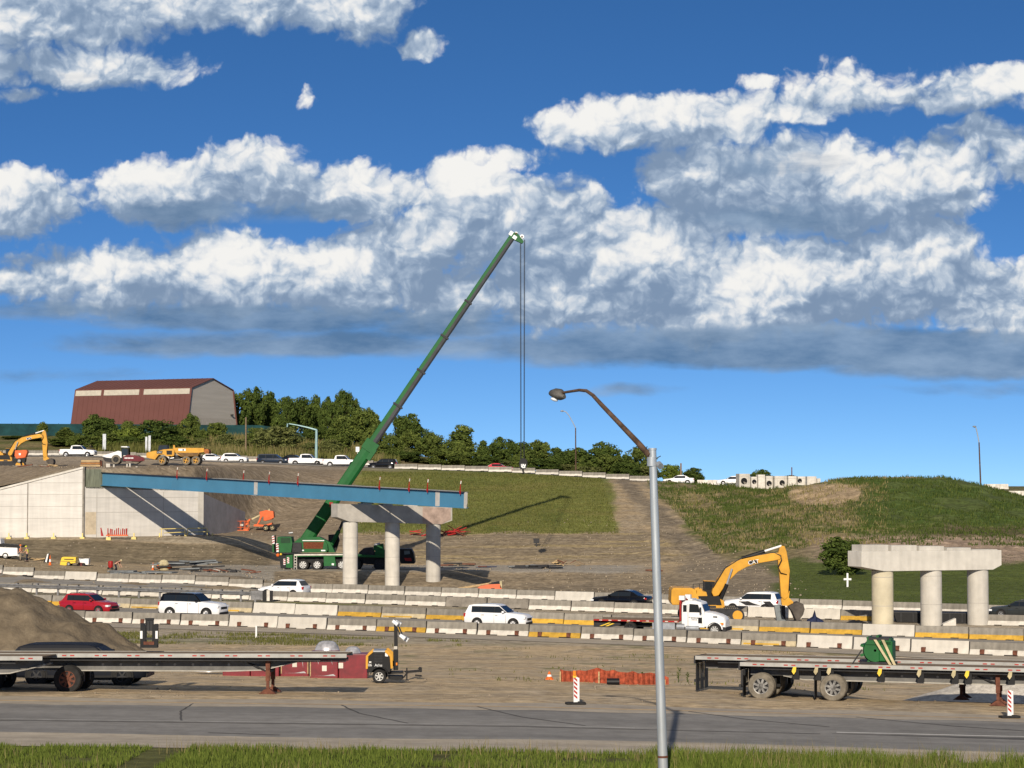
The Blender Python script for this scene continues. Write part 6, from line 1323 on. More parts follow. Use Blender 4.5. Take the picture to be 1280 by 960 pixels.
# ---------------------------------------------------------------- red wrapped crates
def crate(label, px0, px1, y0, y1, D, dep, labelpos=None, strips=(), wrap=False):
    o = PO((px0+px1)/2, D, y1); o.z = ZY(y1, D); r = o.root('wrapped_crate', label, 'crate', 0, 'red wrapped crates behind the left trailer')
    x0, z1 = o.p(px0, y0); x1, z0 = o.p(px1, y1)
    b = MB().use(m_['wrap']); n = 9; rings = []
    b.box(x0,x1,0,dep,z0-.4,z1); part('load', b, r, 0, .03)
    for s in strips: part('wood_batten', MB().use(m_['wood']).box(x0+s*(x1-x0)-.02, x0+s*(x1-x0)+.02, -.025, -.002, z0, z1), r, 0)
    if labelpos: 
        a, c_ = o.p(*labelpos); part('paper_label', MB().use(m_['pwhite']).box(a-.1,a+.1,-.012,-.003,c_-.12,c_+.12), r, 0)
    if wrap:
        w = MB().use(m_['film']); rr = random.Random(int(px0))
        for k in range(5):
            a = x0+rr.random()*(x1-x0)*.8; w.prism([(a,z1-.03),(a+.06+.1*rr.random(),z1-.03),(a+.3*rr.random()+.1,z1-.25-.4*rr.random())], -.01, -.003)
        w.prism([(x0+.12,z0+.02),(x1-.1,z0+.02),(x1-.2,z0+.10),((x0+x1)/2,z0+.03)], -.01, -.003)
        part('plastic_film', w, r, 0)
    return o, r
Dc = dfor(360, 844, 92, 118)
crate('long low red crate at the left end of the wrapped crates', 280, 314, 831.5, 842, Dc, .9)
crate('low red crate beside the trailer landing leg', 314.8, 350, 829.5, 842, Dc-.1, .9, (333,834), )
crate('tall red wrapped crate with a white label just right of the landing leg', 352, 387, 817, 842, Dc, 1.2, (369.5,830.5), (.03,.97), True)
crate('tall red wrapped crate with a label low on its middle', 388.5, 423.5, 815.5, 845.5, Dc-1.5, 1.2, (406.5,835.5), (.02,), True)
crate('plain dark red crate beside the light tower', 424.5, 460, 818, 845.5, Dc-1.6, 1.2, (427,832), ())
def film_pile(label, px, y0, y1, w, D, h, cat='wrap'):
    o = PO(px, D, y1); r = o.root('film_bundle', label, cat); m = MB().use(m_['film'])
    rings = [[(xx*w/2, math.cos(t)*.4*(1-.6*xx*xx)+.4, h*(1-xx*xx*xx*xx)*max(0,math.sin(t))) for t in np.linspace(0,PI,9)] for xx in np.linspace(-1,1,11)]
    m.loft(rings); part('film', m, r); return r
film_pile('rounded heap of silver film on top of the tall wrapped crates', 409, 802, 817.2, 1.2, Dc-.6, .55)
film_pile('crumpled silver film on top of the plain dark red crate', 441, 808, 818.0, .75, Dc-1.2, .32)
film_pile('crumpled clear film lying under the left trailer beam', 262, 832, 840, 1.3, Dc+1, .26)
# ---------------------------------------------------------------- channelizers, cones, marker, silt fence
def channelizer(label, px, ybase, lamp, D=None):
    D = D or dfor(px, ybase, 76, 92); x = PX(px, D); r = thing('channelizer_panel', label, 'traffic marker', (x, D, zt(x,D)+.02), R(12), 'striped road markers'); r.scale = (.74,.74,.93)
    part('base', MB().use(m_['rubber']).box(-.48,.48,-.22,.22,0,.09), r, 0, .02)
    p = MB().use(m_['white']).box(-.10,.10,-.03,.03,.09,1.05); pn = part('panel', p, r, 0)
    s = MB().use(m_['refl'])
    for k in range(5):
        z = .22+k*.165; s.prism([(-.085,z+.10),(-.085,z+.19),(.085,z+.07),(.085,z-.02)], -.034, -.031); s.prism([(-.085,z+.10),(-.085,z+.19),(.085,z+.07),(.085,z-.02)], .031, .034)
    part('stripes', s, pn, 0)
    part('edge_strip', MB().use(m_['white']).box(.10,.18,-.05,.05,.12,1.02), r, 0)
    if lamp:
        l = MB().use(m_['lamp_o']).cyl((-.05,0,1.10),(-.05,0,1.30),.085,n=12); l.use(m_['yel']).box(-.13,.03,-.05,.05,1.03,1.12); part('warning_light', l, r)
channelizer('red and white striped road marker with an orange lamp on top', 719, 879.5, True)
channelizer('red and white striped road marker without a lamp at the right edge', 1258.5, 893, False, 79.6)
def cone(label, px, D, h=.75):
    x = PX(px,D); r = thing('traffic_cone', label, 'cone', (x, D, zt(x,D)), 0, 'orange traffic cones')
    c = MB().use(m_['orange2']).box(-.18,.18,-.18,.18,0,.04); c.lathe([(.15,.04),(.03,h)], (0,0,0), 'z', 14); part('cone_body', c, r)
    c = MB().use(m_['white']).lathe([(.118,.04+(h-.04)*.30),(.082,.04+(h-.04)*.58)], (0,0,0), 'z', 14); part('white_band', c, r)
cone('small orange and white cone on the dirt left of the striped marker', 686.5, dfor(686,848,84,120), .36)
cone('tall orange cone beside the leaning white board', 64, dfor(64,706,236,262), 1.1)
cone('orange cone left of the yellow sacks', 192.5, dfor(192,712,236,262), .8)
def marker_post():
    D = dfor(321, 797, 120, 150); x = PX(321.5,D); r = thing('marker_post', 'thin white marker post in the grass strip before the barriers', 'post', (x,D,zt(x,D)))
    part('post', MB().use(m_['white']).box(-.05,.05,-.03,.03,-.1,.78), r, 0); part('cap', MB().use(m_['white']).box(-.055,.055,-.035,.035,.78,.82), r, 0)
marker_post()
def silt_fence():
    D = dfor(765, 853, 84, 120); r = thing('mesh_fence', 'sagging orange mesh fence on the dirt behind the striped marker', 'fence')
    pts = [(700,840.5,851),(722,842,851.5),(748,839,853),(768,841,853),(790,841,852.5),(812,842.5,853),(826,845,854),(835,851.5,856)]
    m = MB().use(m_['fence_mesh']); rows = []; fp = [p[0] for p in pts]
    for k, px in enumerate(np.linspace(700,835,70)):
        yt = float(np.interp(px,fp,[p[1] for p in pts])); yb = float(np.interp(px,fp,[p[2] for p in pts])); ph = (px-700)/22.5
        dd = D+.5*math.sin(ph*1.3)+.03*math.sin(k*1.9); x = PX(px,dd); z = zt(x,dd)+.12; h = (yb-yt)*dd/F*1.15*(1-.16*abs(math.sin(ph*math.pi))-.02*math.sin(k*.9)); rows.append([(x,dd,z-.2),(x,dd-.02*math.sin(k*.6),z+h*.5),(x,dd,z+h),(x,dd+.02,z+h),(x,dd+.02,z-.2)])
    m.loft(rows); part('mesh', m, r, 0)
    for px, yt in ((700,840),(748,838.5),(790,840),(830,846)):
        x = PX(px,D); part('stake', MB().use(m_['wood']).box(x-.03,x+.03,D-.1,D-.05,zt(x,D)-.1,zt(x,D)+(853-yt)*D/F), r, 0)
    x = PX(765,D-1.2); e = MB().use(m_['black']).cyl((x-.25,D-1.2,zt(x,D-1.2)+.12),(x+.3,D-1.2,zt(x,D-1.2)+.12),.16,n=12); part('pipe_end', e, r)
silt_fence()
# ---------------------------------------------------------------- dirt and gravel piles
def mound(name, label, cat, px, D, rx, ry, h, mtl, seed, amp=.25, pw=1.0, kind=None, flat=0.0):
    x0 = PX(px,D); n, m = 90, 60; us = np.linspace(-1.15,1.15,n); vs = np.linspace(-1.15,1.15,m)
    U, V = np.meshgrid(us, vs); rr = np.sqrt(U*U+V*V); X = x0+U*rx; Y = D+V*ry
    g = zrel(X, Y)+CZ; H = h*np.clip(1-rr**(1.0+pw*.25),-.15,1); H = H-flat*np.maximum(H-h*.75,0)
    Z = g+H+np.clip(H,0,1)*amp*(fbm(X*.9,Y*.9,seed,5)-.5)*2*1.0-.05
    verts = np.stack([X,Y,Z],-1).reshape(-1,3); idx = np.arange(n*m).reshape(m,n)
    q = np.stack([idx[:-1,:-1],idx[:-1,1:],idx[1:,1:],idx[1:,:-1]],-1).reshape(-1,4)
    me = bpy.data.meshes.new(name); me.from_pydata(verts.tolist(), [], q.tolist()); me.materials.append(mtl); me.shade_smooth(); o = bpy.data.objects.new(name, me); link(o)
    tag(o, label, cat, None, kind); return o
def soil(name, c, c2, bump=.12, scale=1.3):
    m = mat(name, c, .97, var=.2, scale=scale, c2=c2, spec=.1, detail=9); nt = m.node_tree; N = nt.nodes; L = nt.links
    bp = N.new('ShaderNodeBump'); bp.inputs['Strength'].default_value = .9; bp.inputs['Distance'].default_value = bump
    n2 = N.new('ShaderNodeTexNoise'); n2.inputs['Scale'].default_value = scale*2.2; n2.inputs['Detail'].default_value = 10; n2.inputs['Roughness'].default_value = .7
    tc = [n for n in N if n.type == 'TEX_COORD'][0]; L.new(tc.outputs['Object'], n2.inputs['Vector']); L.new(n2.outputs['Fac'], bp.inputs['Height']); L.new(bp.outputs[0], N['Principled BSDF'].inputs['Normal']); return m
mound('dirt_pile', 'big dark heap of excavated dirt behind the left trailer', 'dirt pile', -8, 122, 9.2, 6.5, 3.95, soil('heap_soil', (.20,.16,.108), (.12,.095,.065)), 201, .55, 1.0)
mound('gravel_pile', 'pale grey gravel pile behind the right trailers', 'gravel pile', 1290, 96.5, 6.0, 2.8, 1.75, soil('pale_gravel', (.60,.56,.49), (.36,.33,.29), .08, 4), 205, .25, .6)
# ---------------------------------------------------------------- concrete boxes on the hilltop
def inlet_box(label, px0, px1, y0, y1, hole, D, rz=R(12)):
    o = PO((px0+px1)/2, D, y1); r = o.root('concrete_box', label, 'concrete box', rz, 'precast boxes on the hilltop'); w = (px1-px0)/o.s*.93; h = (y1-y0)/o.s
    b = MB().use(m_['pwhite']); t = .15
    b.box(-w/2,w/2,0,w,-.3,h)
    b.use(m_['conc_seam']).box(-w/2-.01,w/2+.01,-.01,w+.01,h*.80,h*.83)
    part('shell', b, r, 0)
    if hole:
        hx, hr, hz_ = hole; d = MB().use(m_['black']); d.lathe([(0,-.012),(hr,-.012),(hr,.02)], (hx*w,0,h*hz_), 'y', 20); part('pipe_hole', d, r, 0)
        d = MB().use(m_['conc']); d.prism([(hx*w-hr*.2,h*hz_-hr*.1),(hx*w+hr*.9,h*hz_-hr*.55),(hx*w+hr*.7,h*hz_-hr*.9),(hx*w,h*hz_-hr)], -.02, -.013) ; part('hole_rim', d, r, 0)
for a in (('tall concrete box with a round hole, leftmost of the hilltop boxes',923,938,592.2,608,(-.05,.50,.42)),('low concrete box with a hole, second from the left on the hilltop',938.5,946.5,596,608.5,(.0,.36,.5)),('plain tall concrete box, third from the left on the hilltop',947,956.5,593.3,609,None),('low concrete box with a hole, fourth from the left on the hilltop',957,966,595,609.6,(-.05,.42,.36)),('wide concrete box with a hole in its middle on the hilltop',967,984,595,609.8,(.12,.42,.42)),('wide plain concrete box, sixth from the left on the hilltop',984.5,996,595.2,609.8,None),('concrete box with a high side hole, seventh on the hilltop',996.5,1007,595.6,609,(-.25,.34,.6)),('pale concrete box behind the others at the right end',1008,1021,595.5,606,None),('small concrete collar beyond the hilltop boxes',1021,1025.5,598,603,None)):
    inlet_box(*a, 338 if 'behind' not in a[0] and 'beyond' not in a[0] else 342)
# ---------------------------------------------------------------- long low black trailer and bits in the right median
def low_trailer():
    D = 170; o = PO(1165, D, 783); o.s = F/D; r = o.root('low_trailer', 'low black equipment trailer parked behind the right pier columns', 'trailer', R(-6))
    b = MB().use(m_['black']).prism(o.P((1116,766),(1210,767.5),(1212,779),(1120,778)), 0, 2.3); part('body', b, r, 0)
    b = MB().use(m_['dsteel']).prism(o.P((1115,765),(1211,766.5),(1211,768),(1115,766.8)), -.04, 2.34); part('top_rim', b, r, 0)
    for k in range(6): x, z = o.p(1125+k*15,772); part('rib', MB().use(m_['dsteel']).box(x-.04,x+.04,-.03,-.002,z-.35,z+.35), r, 0)
    for x in (-.9,.3): 
        for q in (0,1): wheel(r, x, .15+q*2.0, .36, .25, -1 if q == 0 else 1, 'dsteel', 'rubber', 4)
low_trailer()
def wedge():
    o = PO(1186, 163, 781); r = o.root('concrete_wedge', 'white triangular concrete block between the right pier columns', 'concrete block'); part('block', MB().use(m_['pwhite']).prism(o.P((1177,780),(1193,773),(1193,782),(1177,782)), 0, .6), r, 0); part('plinth', MB().use(m_['conc']).prism(o.P((1176,782),(1194,782),(1194,784),(1176,784)), -.05, .65), r, 0)
wedge()
def tarp(label, mtl, px, D, pts):
    o = PO(px, D); r = o.root('tarp_heap', label, 'tarp'); m = MB().use(m_[mtl]); q = o.P(*pts); n = len(q)
    rings = []
    for y, s in ((-.7,.25),(-.4,.85),(0,1),(.4,.8),(.7,.2)): rings.append([(a*(.6+.4*s), y, max(b*s, -.02)) for a, b in q])
    m.loft(rings); part('sheet', m, r); return r
tarp('navy tarp draped over a low stand in the right median', 'navy', 1018, 163, [(1007,774),(1014,770),(1017,761.5),(1019,770),(1028,775),(1028,778),(1007,778)])
tarp('dark tarp heap left of the right pier', 'black', 1067, 160, [(1052,780),(1060,775.5),(1072,774),(1084,778),(1084,782),(1052,782)])
def debris(label, name, cat, px, D, n, spread, L, mats, seed, depth=1.5, h=.25, rise=0.0, ww=(.05,.16)):
    rr = random.Random(seed); x = PX(px,D); r = thing(name, label, cat, (x, D, zt(x,D)))
    for i in range(n):
        a = rr.uniform(-.35,.35); l = L*rr.uniform(.5,1); cx = rr.uniform(-spread,spread); cy = rr.uniform(-depth,depth); cz_ = rr.uniform(0.03,h); w = rr.uniform(*ww)
        m = MB().use(m_[rr.choice(mats)]); m.T = Matrix.Translation((cx,cy,zt(x+cx,D+cy)-zt(x,D)+cz_)) @ Matrix.Rotation(a,4,'Z') @ Matrix.Rotation(rr.uniform(-rise,rise),4,'Y'); m.box(-l/2,l/2,-w,w,-min(w,.14)*.5,min(w,.14)*.5); part('bar', m, r, 0)
    return r
debris('scattered red steel frames lying at the foot of the grass field behind the pier', 'scrap_steel', 'scrap steel', 550, dfor(550,669,278,292), 26, 3.3, 2.0, ('red','rust','red'), 1, .8, .75, .6)
def bracket_rack():
    D = 273.0; o = PO(147, D, 670.5); r = o.root('bracket_rack', 'row of upright red steel brackets standing against the abutment base', 'steel brackets'); rr = random.Random(4)
    part('base_rail', MB().use(m_['orange']).prism(o.P((134,670),(161,670),(161,668.3),(134,668.3)), -.25, .1), r, 0)
    for k in range(10):
        px = 136+k*2.55; t = 659.5+rr.uniform(0,3.5); part('bracket', MB().use(m_['red']).prism(o.P((px-.6,669),(px+.7,669),(px+.9+rr.uniform(-.5,.5),t),(px-.3+rr.uniform(-.5,.5),t)), rr.uniform(-.2,0), rr.uniform(.02,.12)), r, 0)
    part('leaning_bracket', MB().use(m_['red']).prism(o.P((127.5,670),(130.5,670),(127.6,659.5),(126.6,659.8)), -.1, .0), r, 0)
bracket_rack()
debris('flat stack of grey steel plates on the gravel left of the crane', 'steel_plates', 'steel plates', 236, dfor(236,712,230,258), 16, 2.6, 4.2, ('plate','dsteel','plate'), 3, 1.5, 1.0, .06, (.3,.8))
debris('low grey steel sheets on the dirt right of the bending worker', 'steel_plates', 'steel plates', 178, dfor(178,717,225,250), 10, 2.6, 3.6, ('plate','dsteel','plate'), 4, 1.6, .35, .04, (.3,.8))
debris('loose pipes and boards on the gravel left of the crane wheels', 'pipe_bundle', 'pipes', 285, dfor(285,715,225,250), 14, 3.6, 1.8, ('rust','dsteel','pwhite'), 5, 1.5, .3, .2, (.08,.25))
debris('rusty beams on blocks to the right of the pier', 'steel_beams', 'steel beams', 573, dfor(573,707,230,264), 6, 1.4, 2.4, ('rust','dsteel'), 6, .6, .4)
debris('blue and rusty steel bars on the gravel right of the rusty beams', 'steel_beams', 'steel beams', 612, dfor(612,709,230,262), 5, .9, 2.0, ('navy','rust'), 7, .7, .2)
debris('flat rebar mats on the gravel bench in the middle', 'rebar_mats', 'rebar', 672, dfor(672,710,228,262), 16, 2.6, 2.6, ('dsteel','plate','dsteel'), 8, 1.2, .35, .05, (.15,.5))
debris('jumbled pile of boards and steel at the end of the gravel bench', 'scrap_pile', 'scrap pile', 710, dfor(710,707,230,264), 16, 1.6, 1.1, ('oldwood','rust','wood'), 9, .8, .6, .6)
debris('rusty beam lying alone behind the near lamp pole', 'steel_beams', 'steel beams', 815, dfor(815,714,220,258), 3, .6, 2.4, ('rust',), 10, .2, .2)
debris('broken bars on the dirt beside the bucket of the left excavator', 'scrap_pile', 'scrap pile', 50, dfor(50,588,300,330), 12, 3.2, 2.2, ('conc','oldwood','rust','wood'), 12, 1.0, .25, .2)
debris('dry twigs and roots on the dirt behind the right trailer', 'brush_heap', 'brush', 985, dfor(985,826,104,140), 22, 2.0, .9, ('rust','oldwood'), 13, .5, .3, .5)
debris('boards and pallets lying behind the utility truck workers', 'board_pile', 'boards', 49, dfor(49,700,240,262), 7, .8, 1.6, ('wood','oldwood'), 14, .4, .25, .15)
def timber_stack():
    o = PO(114, 296, 587.5); r = o.root('timber_stack', 'stack of orange brown timber mats on the abutment top', 'timber stack')
    for k in range(4): 
        y0 = 586.5-k*3.0; part('mat', MB().use(m_['wood'] if k % 2 else M_['rustwood']).prism(o.P((101+k*.6,y0),(127-k*.4,y0),(127-k*.4,y0-2.4),(101+k*.6,y0-2.4)), -.6, .8), r, 0)
    part('support', MB().use(m_['rust']).prism(o.P((124,587),(128,587),(128,576),(125.5,576)), -.3, .3), r, 0)
M_['rustwood'] = mat('reddish_timber', (.36,.17,.06), .85, var=.2)
timber_stack()
for i, (px, yt, yb, w) in enumerate(((136,579.5,590,.6),(143,580.5,589,.25),(159.5,580,590,.22),(163,579,590,.22),(171.5,583,590,.3))):
    o = PO(px, 288, yb); r = o.root('form_post', '%s pale concrete stub from the left above the girder end' % ordw(i+1), 'concrete stub', 0, 'pale stubs above the girder end'); h = (yb-yt)/o.s
    part('stub', MB().use(m_['conc_new']).prism([(-w/2,-.6),(w/2,-.6),(w*.35,h),(-w*.45,h)], -.2, .2), r, 0); part('foot', MB().use(m_['conc']).box(-w*.6,w*.6,-.25,.25,-.6,.12), r, 0)
# yellow fall-protection rail and its feet along the abutment base
def yellow_rail():
    r = thing('safety_rail', 'pale yellow safety rail standing at the foot of the abutment', 'railing'); Df = lambda px: 273.2 if px < 150 else 273.2+max(0,(px-150))*.055
    P3 = lambda px, py: W(px, py, Df(px))
    for (a, b) in (((200,661.3),(230,660.5)),((205,666.3),(232,665)),((234.5,660.5),(258,660)),((234.5,665.3),(262,664.5))): part('rail', MB().use(m_['pyell']).cyl(P3(*a), P3(*b), .055, n=8), r)
    for px in (202,231,234.5,259): part('post', MB().use(m_['pyell']).cyl(P3(px,671), P3(px,660.5), .05, n=8), r)
    for px in (11,33.5,67,103,136,167.5,199.5,232.5,265.5):
        q = P3(px,671.5); part('foot', MB().use(m_['pyell']).box(q.x-.28,q.x+.28,q.y-.25,q.y+.25,q.z-.35,q.z+.02).box(q.x-.07,q.x+.07,q.y-.06,q.y+.06,q.z,q.z+.5), r, 0)
yellow_rail()
# ---------------------------------------------------------------- left work area
def utility_truck():
    D = dfor(12, 698, 246, 262); o = PO(2, D, 698.4); r = o.root('utility_truck', 'white utility truck with service body at the left edge beside two workers', 'truck'); P = o.P
    part('service_body', MB().use(m_['white']).prism(P((-18,683),(25.5,684.5),(25.8,694.5),(14,695),(-18,693)), -1.0, 1.0), r, 0, .03)
    part('ladder_rack', MB().use(m_['black']).prism(P((-18,677.5),(32,681.5),(32,683),(28,684.3),(-18,682)), -.95, .95), r, 0)
    part('cab', MB().use(m_['white']).prism(P((-46,692),(-46,682),(-36,681),(-30,673.5),(4,673.3),(5,680),(-16,683),(-16,694)), -.95, .95), r, 0, .04)
    part('cab_window', MB().use(m_['glass']).prism(P((-28,675.5),(-18,675),(-18,680.5),(-32,681)), -.97, -.952), r, 0)
    part('rear_bumper', MB().use(m_['steel']).prism(P((25,692.5),(29,693),(29,695),(25,694.8)), -.95, .95), r, 0)
    for a in (10.5,-34):
        for q in (-1,1): wheel(r, o.p(a,0)[0], q*.88, .37, .26, q, 'rimsteel', 'rubber', 6)
    part('chassis', MB().use(m_['black']).prism(P((-44,693),(24,694.2),(22,696),(-42,696)), -.6, .6), r, 0)
    part('taillight', MB().use(m_['lamp_r']).prism(P((25.2,687),(25.9,687),(25.9,691),(25.2,691)), -.95, -.8), r, 0)
    part('body_handle', MB().use(m_['dsteel']).prism(P((-10,686.5),(-7,686.5),(-7,687.4),(-10,687.4)), -1.02, -1.002), r, 0)
utility_truck()
def leaning_board():
    D = dfor(61, 703, 246, 262); o = PO(61, D, 703.5); r = o.root('leaning_board', 'white board leaning on a dark stand beside the tall cone', 'board'); part('board', MB().use(m_['white']).prism(o.P((58.5,702),(61,692.5),(62.8,692),(60.5,703)), -.3, -.25), r, 0); part('stand', MB().use(m_['black']).prism(o.P((55.5,703.5),(62,691.5),(63.5,695),(62.5,703.5)), -.2, .3), r, 0)
leaning_board()
def compressor():
    D = dfor(88, 706.5, 240, 262); o = PO(88, D, 707); r = o.root('air_compressor', 'yellow towable air compressor below the abutment', 'compressor'); P = o.P
    part('hood', MB().use(m_['yel']).prism(P((77.5,705.5),(79.5,697),(81,696),(97.5,696.3),(97,703.5),(90,704.5),(84,706.8),(78,706.8)), -.6, .6), r, 0, .04)
    part('side_vent', MB().use(m_['dsteel']).prism(P((83,698.3),(95,698.5),(94.5,699.6),(83,699.4)), -.62, -.602), r, 0); part('hood_seam', MB().use(m_['dsteel']).prism(P((79,701.6),(97,701.4),(97,701.8),(79,702)), -.61, -.602), r, 0)
    for q in (-1,1): wheel(r, o.p(88.5,0)[0], q*.6, .22, .16, q, 'rimsteel', 'rubber', 4)
    part('drawbar', MB().use(m_['dsteel']).cyl(o.v(97,705), o.v(101,707), .05, n=6), r)
compressor()
def white_box():
    D = dfor(106, 707, 240, 262); o = PO(106, D, 707.8); r = o.root('welding_generator', 'white generator with a dark red tank right of the yellow compressor', 'generator'); P = o.P
    part('cover', MB().use(m_['white']).prism(P((100.5,699.5),(101.5,697.8),(103,699.5),(104.5,698.4),(106,698.8),(108,698),(113.2,698.3),(113,705.5),(109,706),(108,703.5),(101,703)), -.5, .5), r, 0)
    part('tank', MB().use(M_['maroon']).prism(P((98.5,706),(100.5,703.2),(107,703),(108.2,706),(107,708.4),(100,708)), -.45, .45), r, 0)
    for q in (-1,1): wheel(r, .1, q*.5, .2, .14, q, 'dsteel', 'rubber', 4)
M_['maroon'] = mat('maroon_paint', (.14,.03,.03), .5, var=.15)
white_box()
def sacks():
    D = dfor(206, 712.5, 236, 260); o = PO(206, D, 713); r = o.root('sack_pile', 'pile of pale yellow sacks with orange ends on the gravel', 'sacks')
    for (a, b, rx, rz_, mt) in ((203,705,.42,.3,'tan'),(208,705,.45,.3,'tan'),(206,702.3,.45,.24,'tan'),(200,708.5,.3,.26,'orange2'),(212.2,709,.35,.26,'orange2'),(206,709.5,.5,.28,'tan'),(206,711.5,.6,.2,'tan')):
        m = MB().use(m_[mt]).sphere(o.v(a,b,random.uniform(-.2,.2)), (rx,.4,rz_), 12, 8); part('sack', m, r)
sacks()
def orange_hopper():
    D = 203; o = PO(606, D, 743.5); r = o.root('orange_hopper', 'orange wedge-shaped hopper with black opening behind the third barrier row', 'hopper'); P = o.P
    part('body', MB().use(M_['coral']).prism(P((588,741.5),(600,733),(612,730.5),(625.5,730),(627.5,735),(625.5,744),(588,744)), 0, 1.6), r, 0, .04)
    part('lip', MB().use(m_['black']).prism(P((611,730),(625,727),(626,729.5),(613,730.8)), .05, 1.5), r, 0)
    part('end_bracket', MB().use(m_['tan']).prism(P((624.5,727),(627.3,726.5),(627.5,735),(625.5,735)), .0, 1.5), r, 0)
    part('logo', MB().use(m_['black']).prism(P((614,735.3),(618.2,735.3),(618.2,739.2),(614,739.2)), -.015, -.003), r, 0)
    part('side_lettering', MB().use(m_['rust']).prism(P((603,738),(609,737.6),(609,738.6),(603,739)), -.015, -.003), r, 0)
M_['coral'] = mat('coral_orange_plastic', (.66,.16,.07), .5, var=.08)
orange_hopper()
for lab, a, b in (('long pale timber beam leaning up to the orange hopper, upper of two', (546,740,206),(615,729,204)), ('shorter pale timber beam below the long one beside the orange hopper', (566,740,205),(600,735.5,203.6))):
    p, q = W(*a), W(*b); d = (q-p); r = thing('timber_beam', lab, 'timber', p, 0, 'timber beams by the hopper'); part('beam', MB().use(m_['wood']).tube([(0,0,0), d*.5, d], .13, 4), r, 0); part('end_plate', MB().use(m_['oldwood']).tube([d*.995, d*1.003], .14, 4), r, 0)
def orange_plant():
    o = PO(27, 327, 579); r = o.root('orange_generator', 'small orange and red towable machine in front of the left excavator', 'generator'); P = o.P
    part('hood', MB().use(m_['orange']).prism(P((20,563),(34.5,562.5),(35.5,565),(33,572),(22,573.5),(19.5,570)), -.6, .6), r, 0, .04); part('logo', MB().use(m_['white']).prism(P((24.8,566.5),(27.5,566.5),(27.3,569),(25,569)), -.62, -.602), r, 0)
    part('chassis', MB().use(m_['black']).prism(P((16,573),(33,572.5),(32,578),(18,578.5)), -.5, .5), r, 0); wheel(r, o.p(25.5,0)[0], -.6, .36, .22, -1, 'rimsteel', 'rubber', 5); wheel(r, o.p(25.5,0)[0], .6, .36, .22, 1, 'rimsteel', 'rubber', 5)
orange_plant()
def red_welder():
    D = dfor(139, 712, 236, 258); o = PO(139.5, D, 711.5); r = o.root('red_drum_cart', 'red drum on a small cart beside the bending worker', 'cart'); m = MB().use(m_['red']).lathe([(0,.15),(.24,.15),(.27,.3),(.27,.8),(.2,.9),(0,.9)], (0,0,0), 'z', 16); part('drum', m, r); part('cart_frame', MB().use(m_['dsteel']).box(-.3,.3,-.25,.25,.05,.14), r, 0); wheel(r, -.2, -.28, .12, .06, -1, 'dsteel', 'rubber', 4); wheel(r, .2, -.28, .12, .06, -1, 'dsteel', 'rubber', 4)
red_welder()
def cross():
    D = dfor(1058, 733, 186, 260); o = PO(1058, D, 734); r = o.root('memorial_cross', 'small white wooden cross in front of the round bush', 'cross'); part('upright', MB().use(m_['white']).prism(o.P((1057,734.5),(1059.2,734.5),(1059.2,716.5),(1057,716.5)), -.06, .06), r, 0); part('crossbar', MB().use(m_['white']).prism(o.P((1053.3,725.2),(1062.8,725.2),(1062.8,722.8),(1053.3,722.8)), -.08, -.061), r, 0)
cross()
def slope_sign():
    D = dfor(670, 683, 266, 290); o = PO(670, D, 684); r = o.root('warning_board', 'dark small board on a post standing in the rocky bank', 'sign'); part('board', MB().use(m_['dsteel']).prism(o.P((666.5,673),(674.5,673.2),(674,679),(667,679)), -.05, .05), r, 0); part('post', MB().use(m_['dsteel']).prism(o.P((669.6,679),(671.3,679),(671,685),(669.8,685)), -.04, .04), r, 0)
slope_sign()
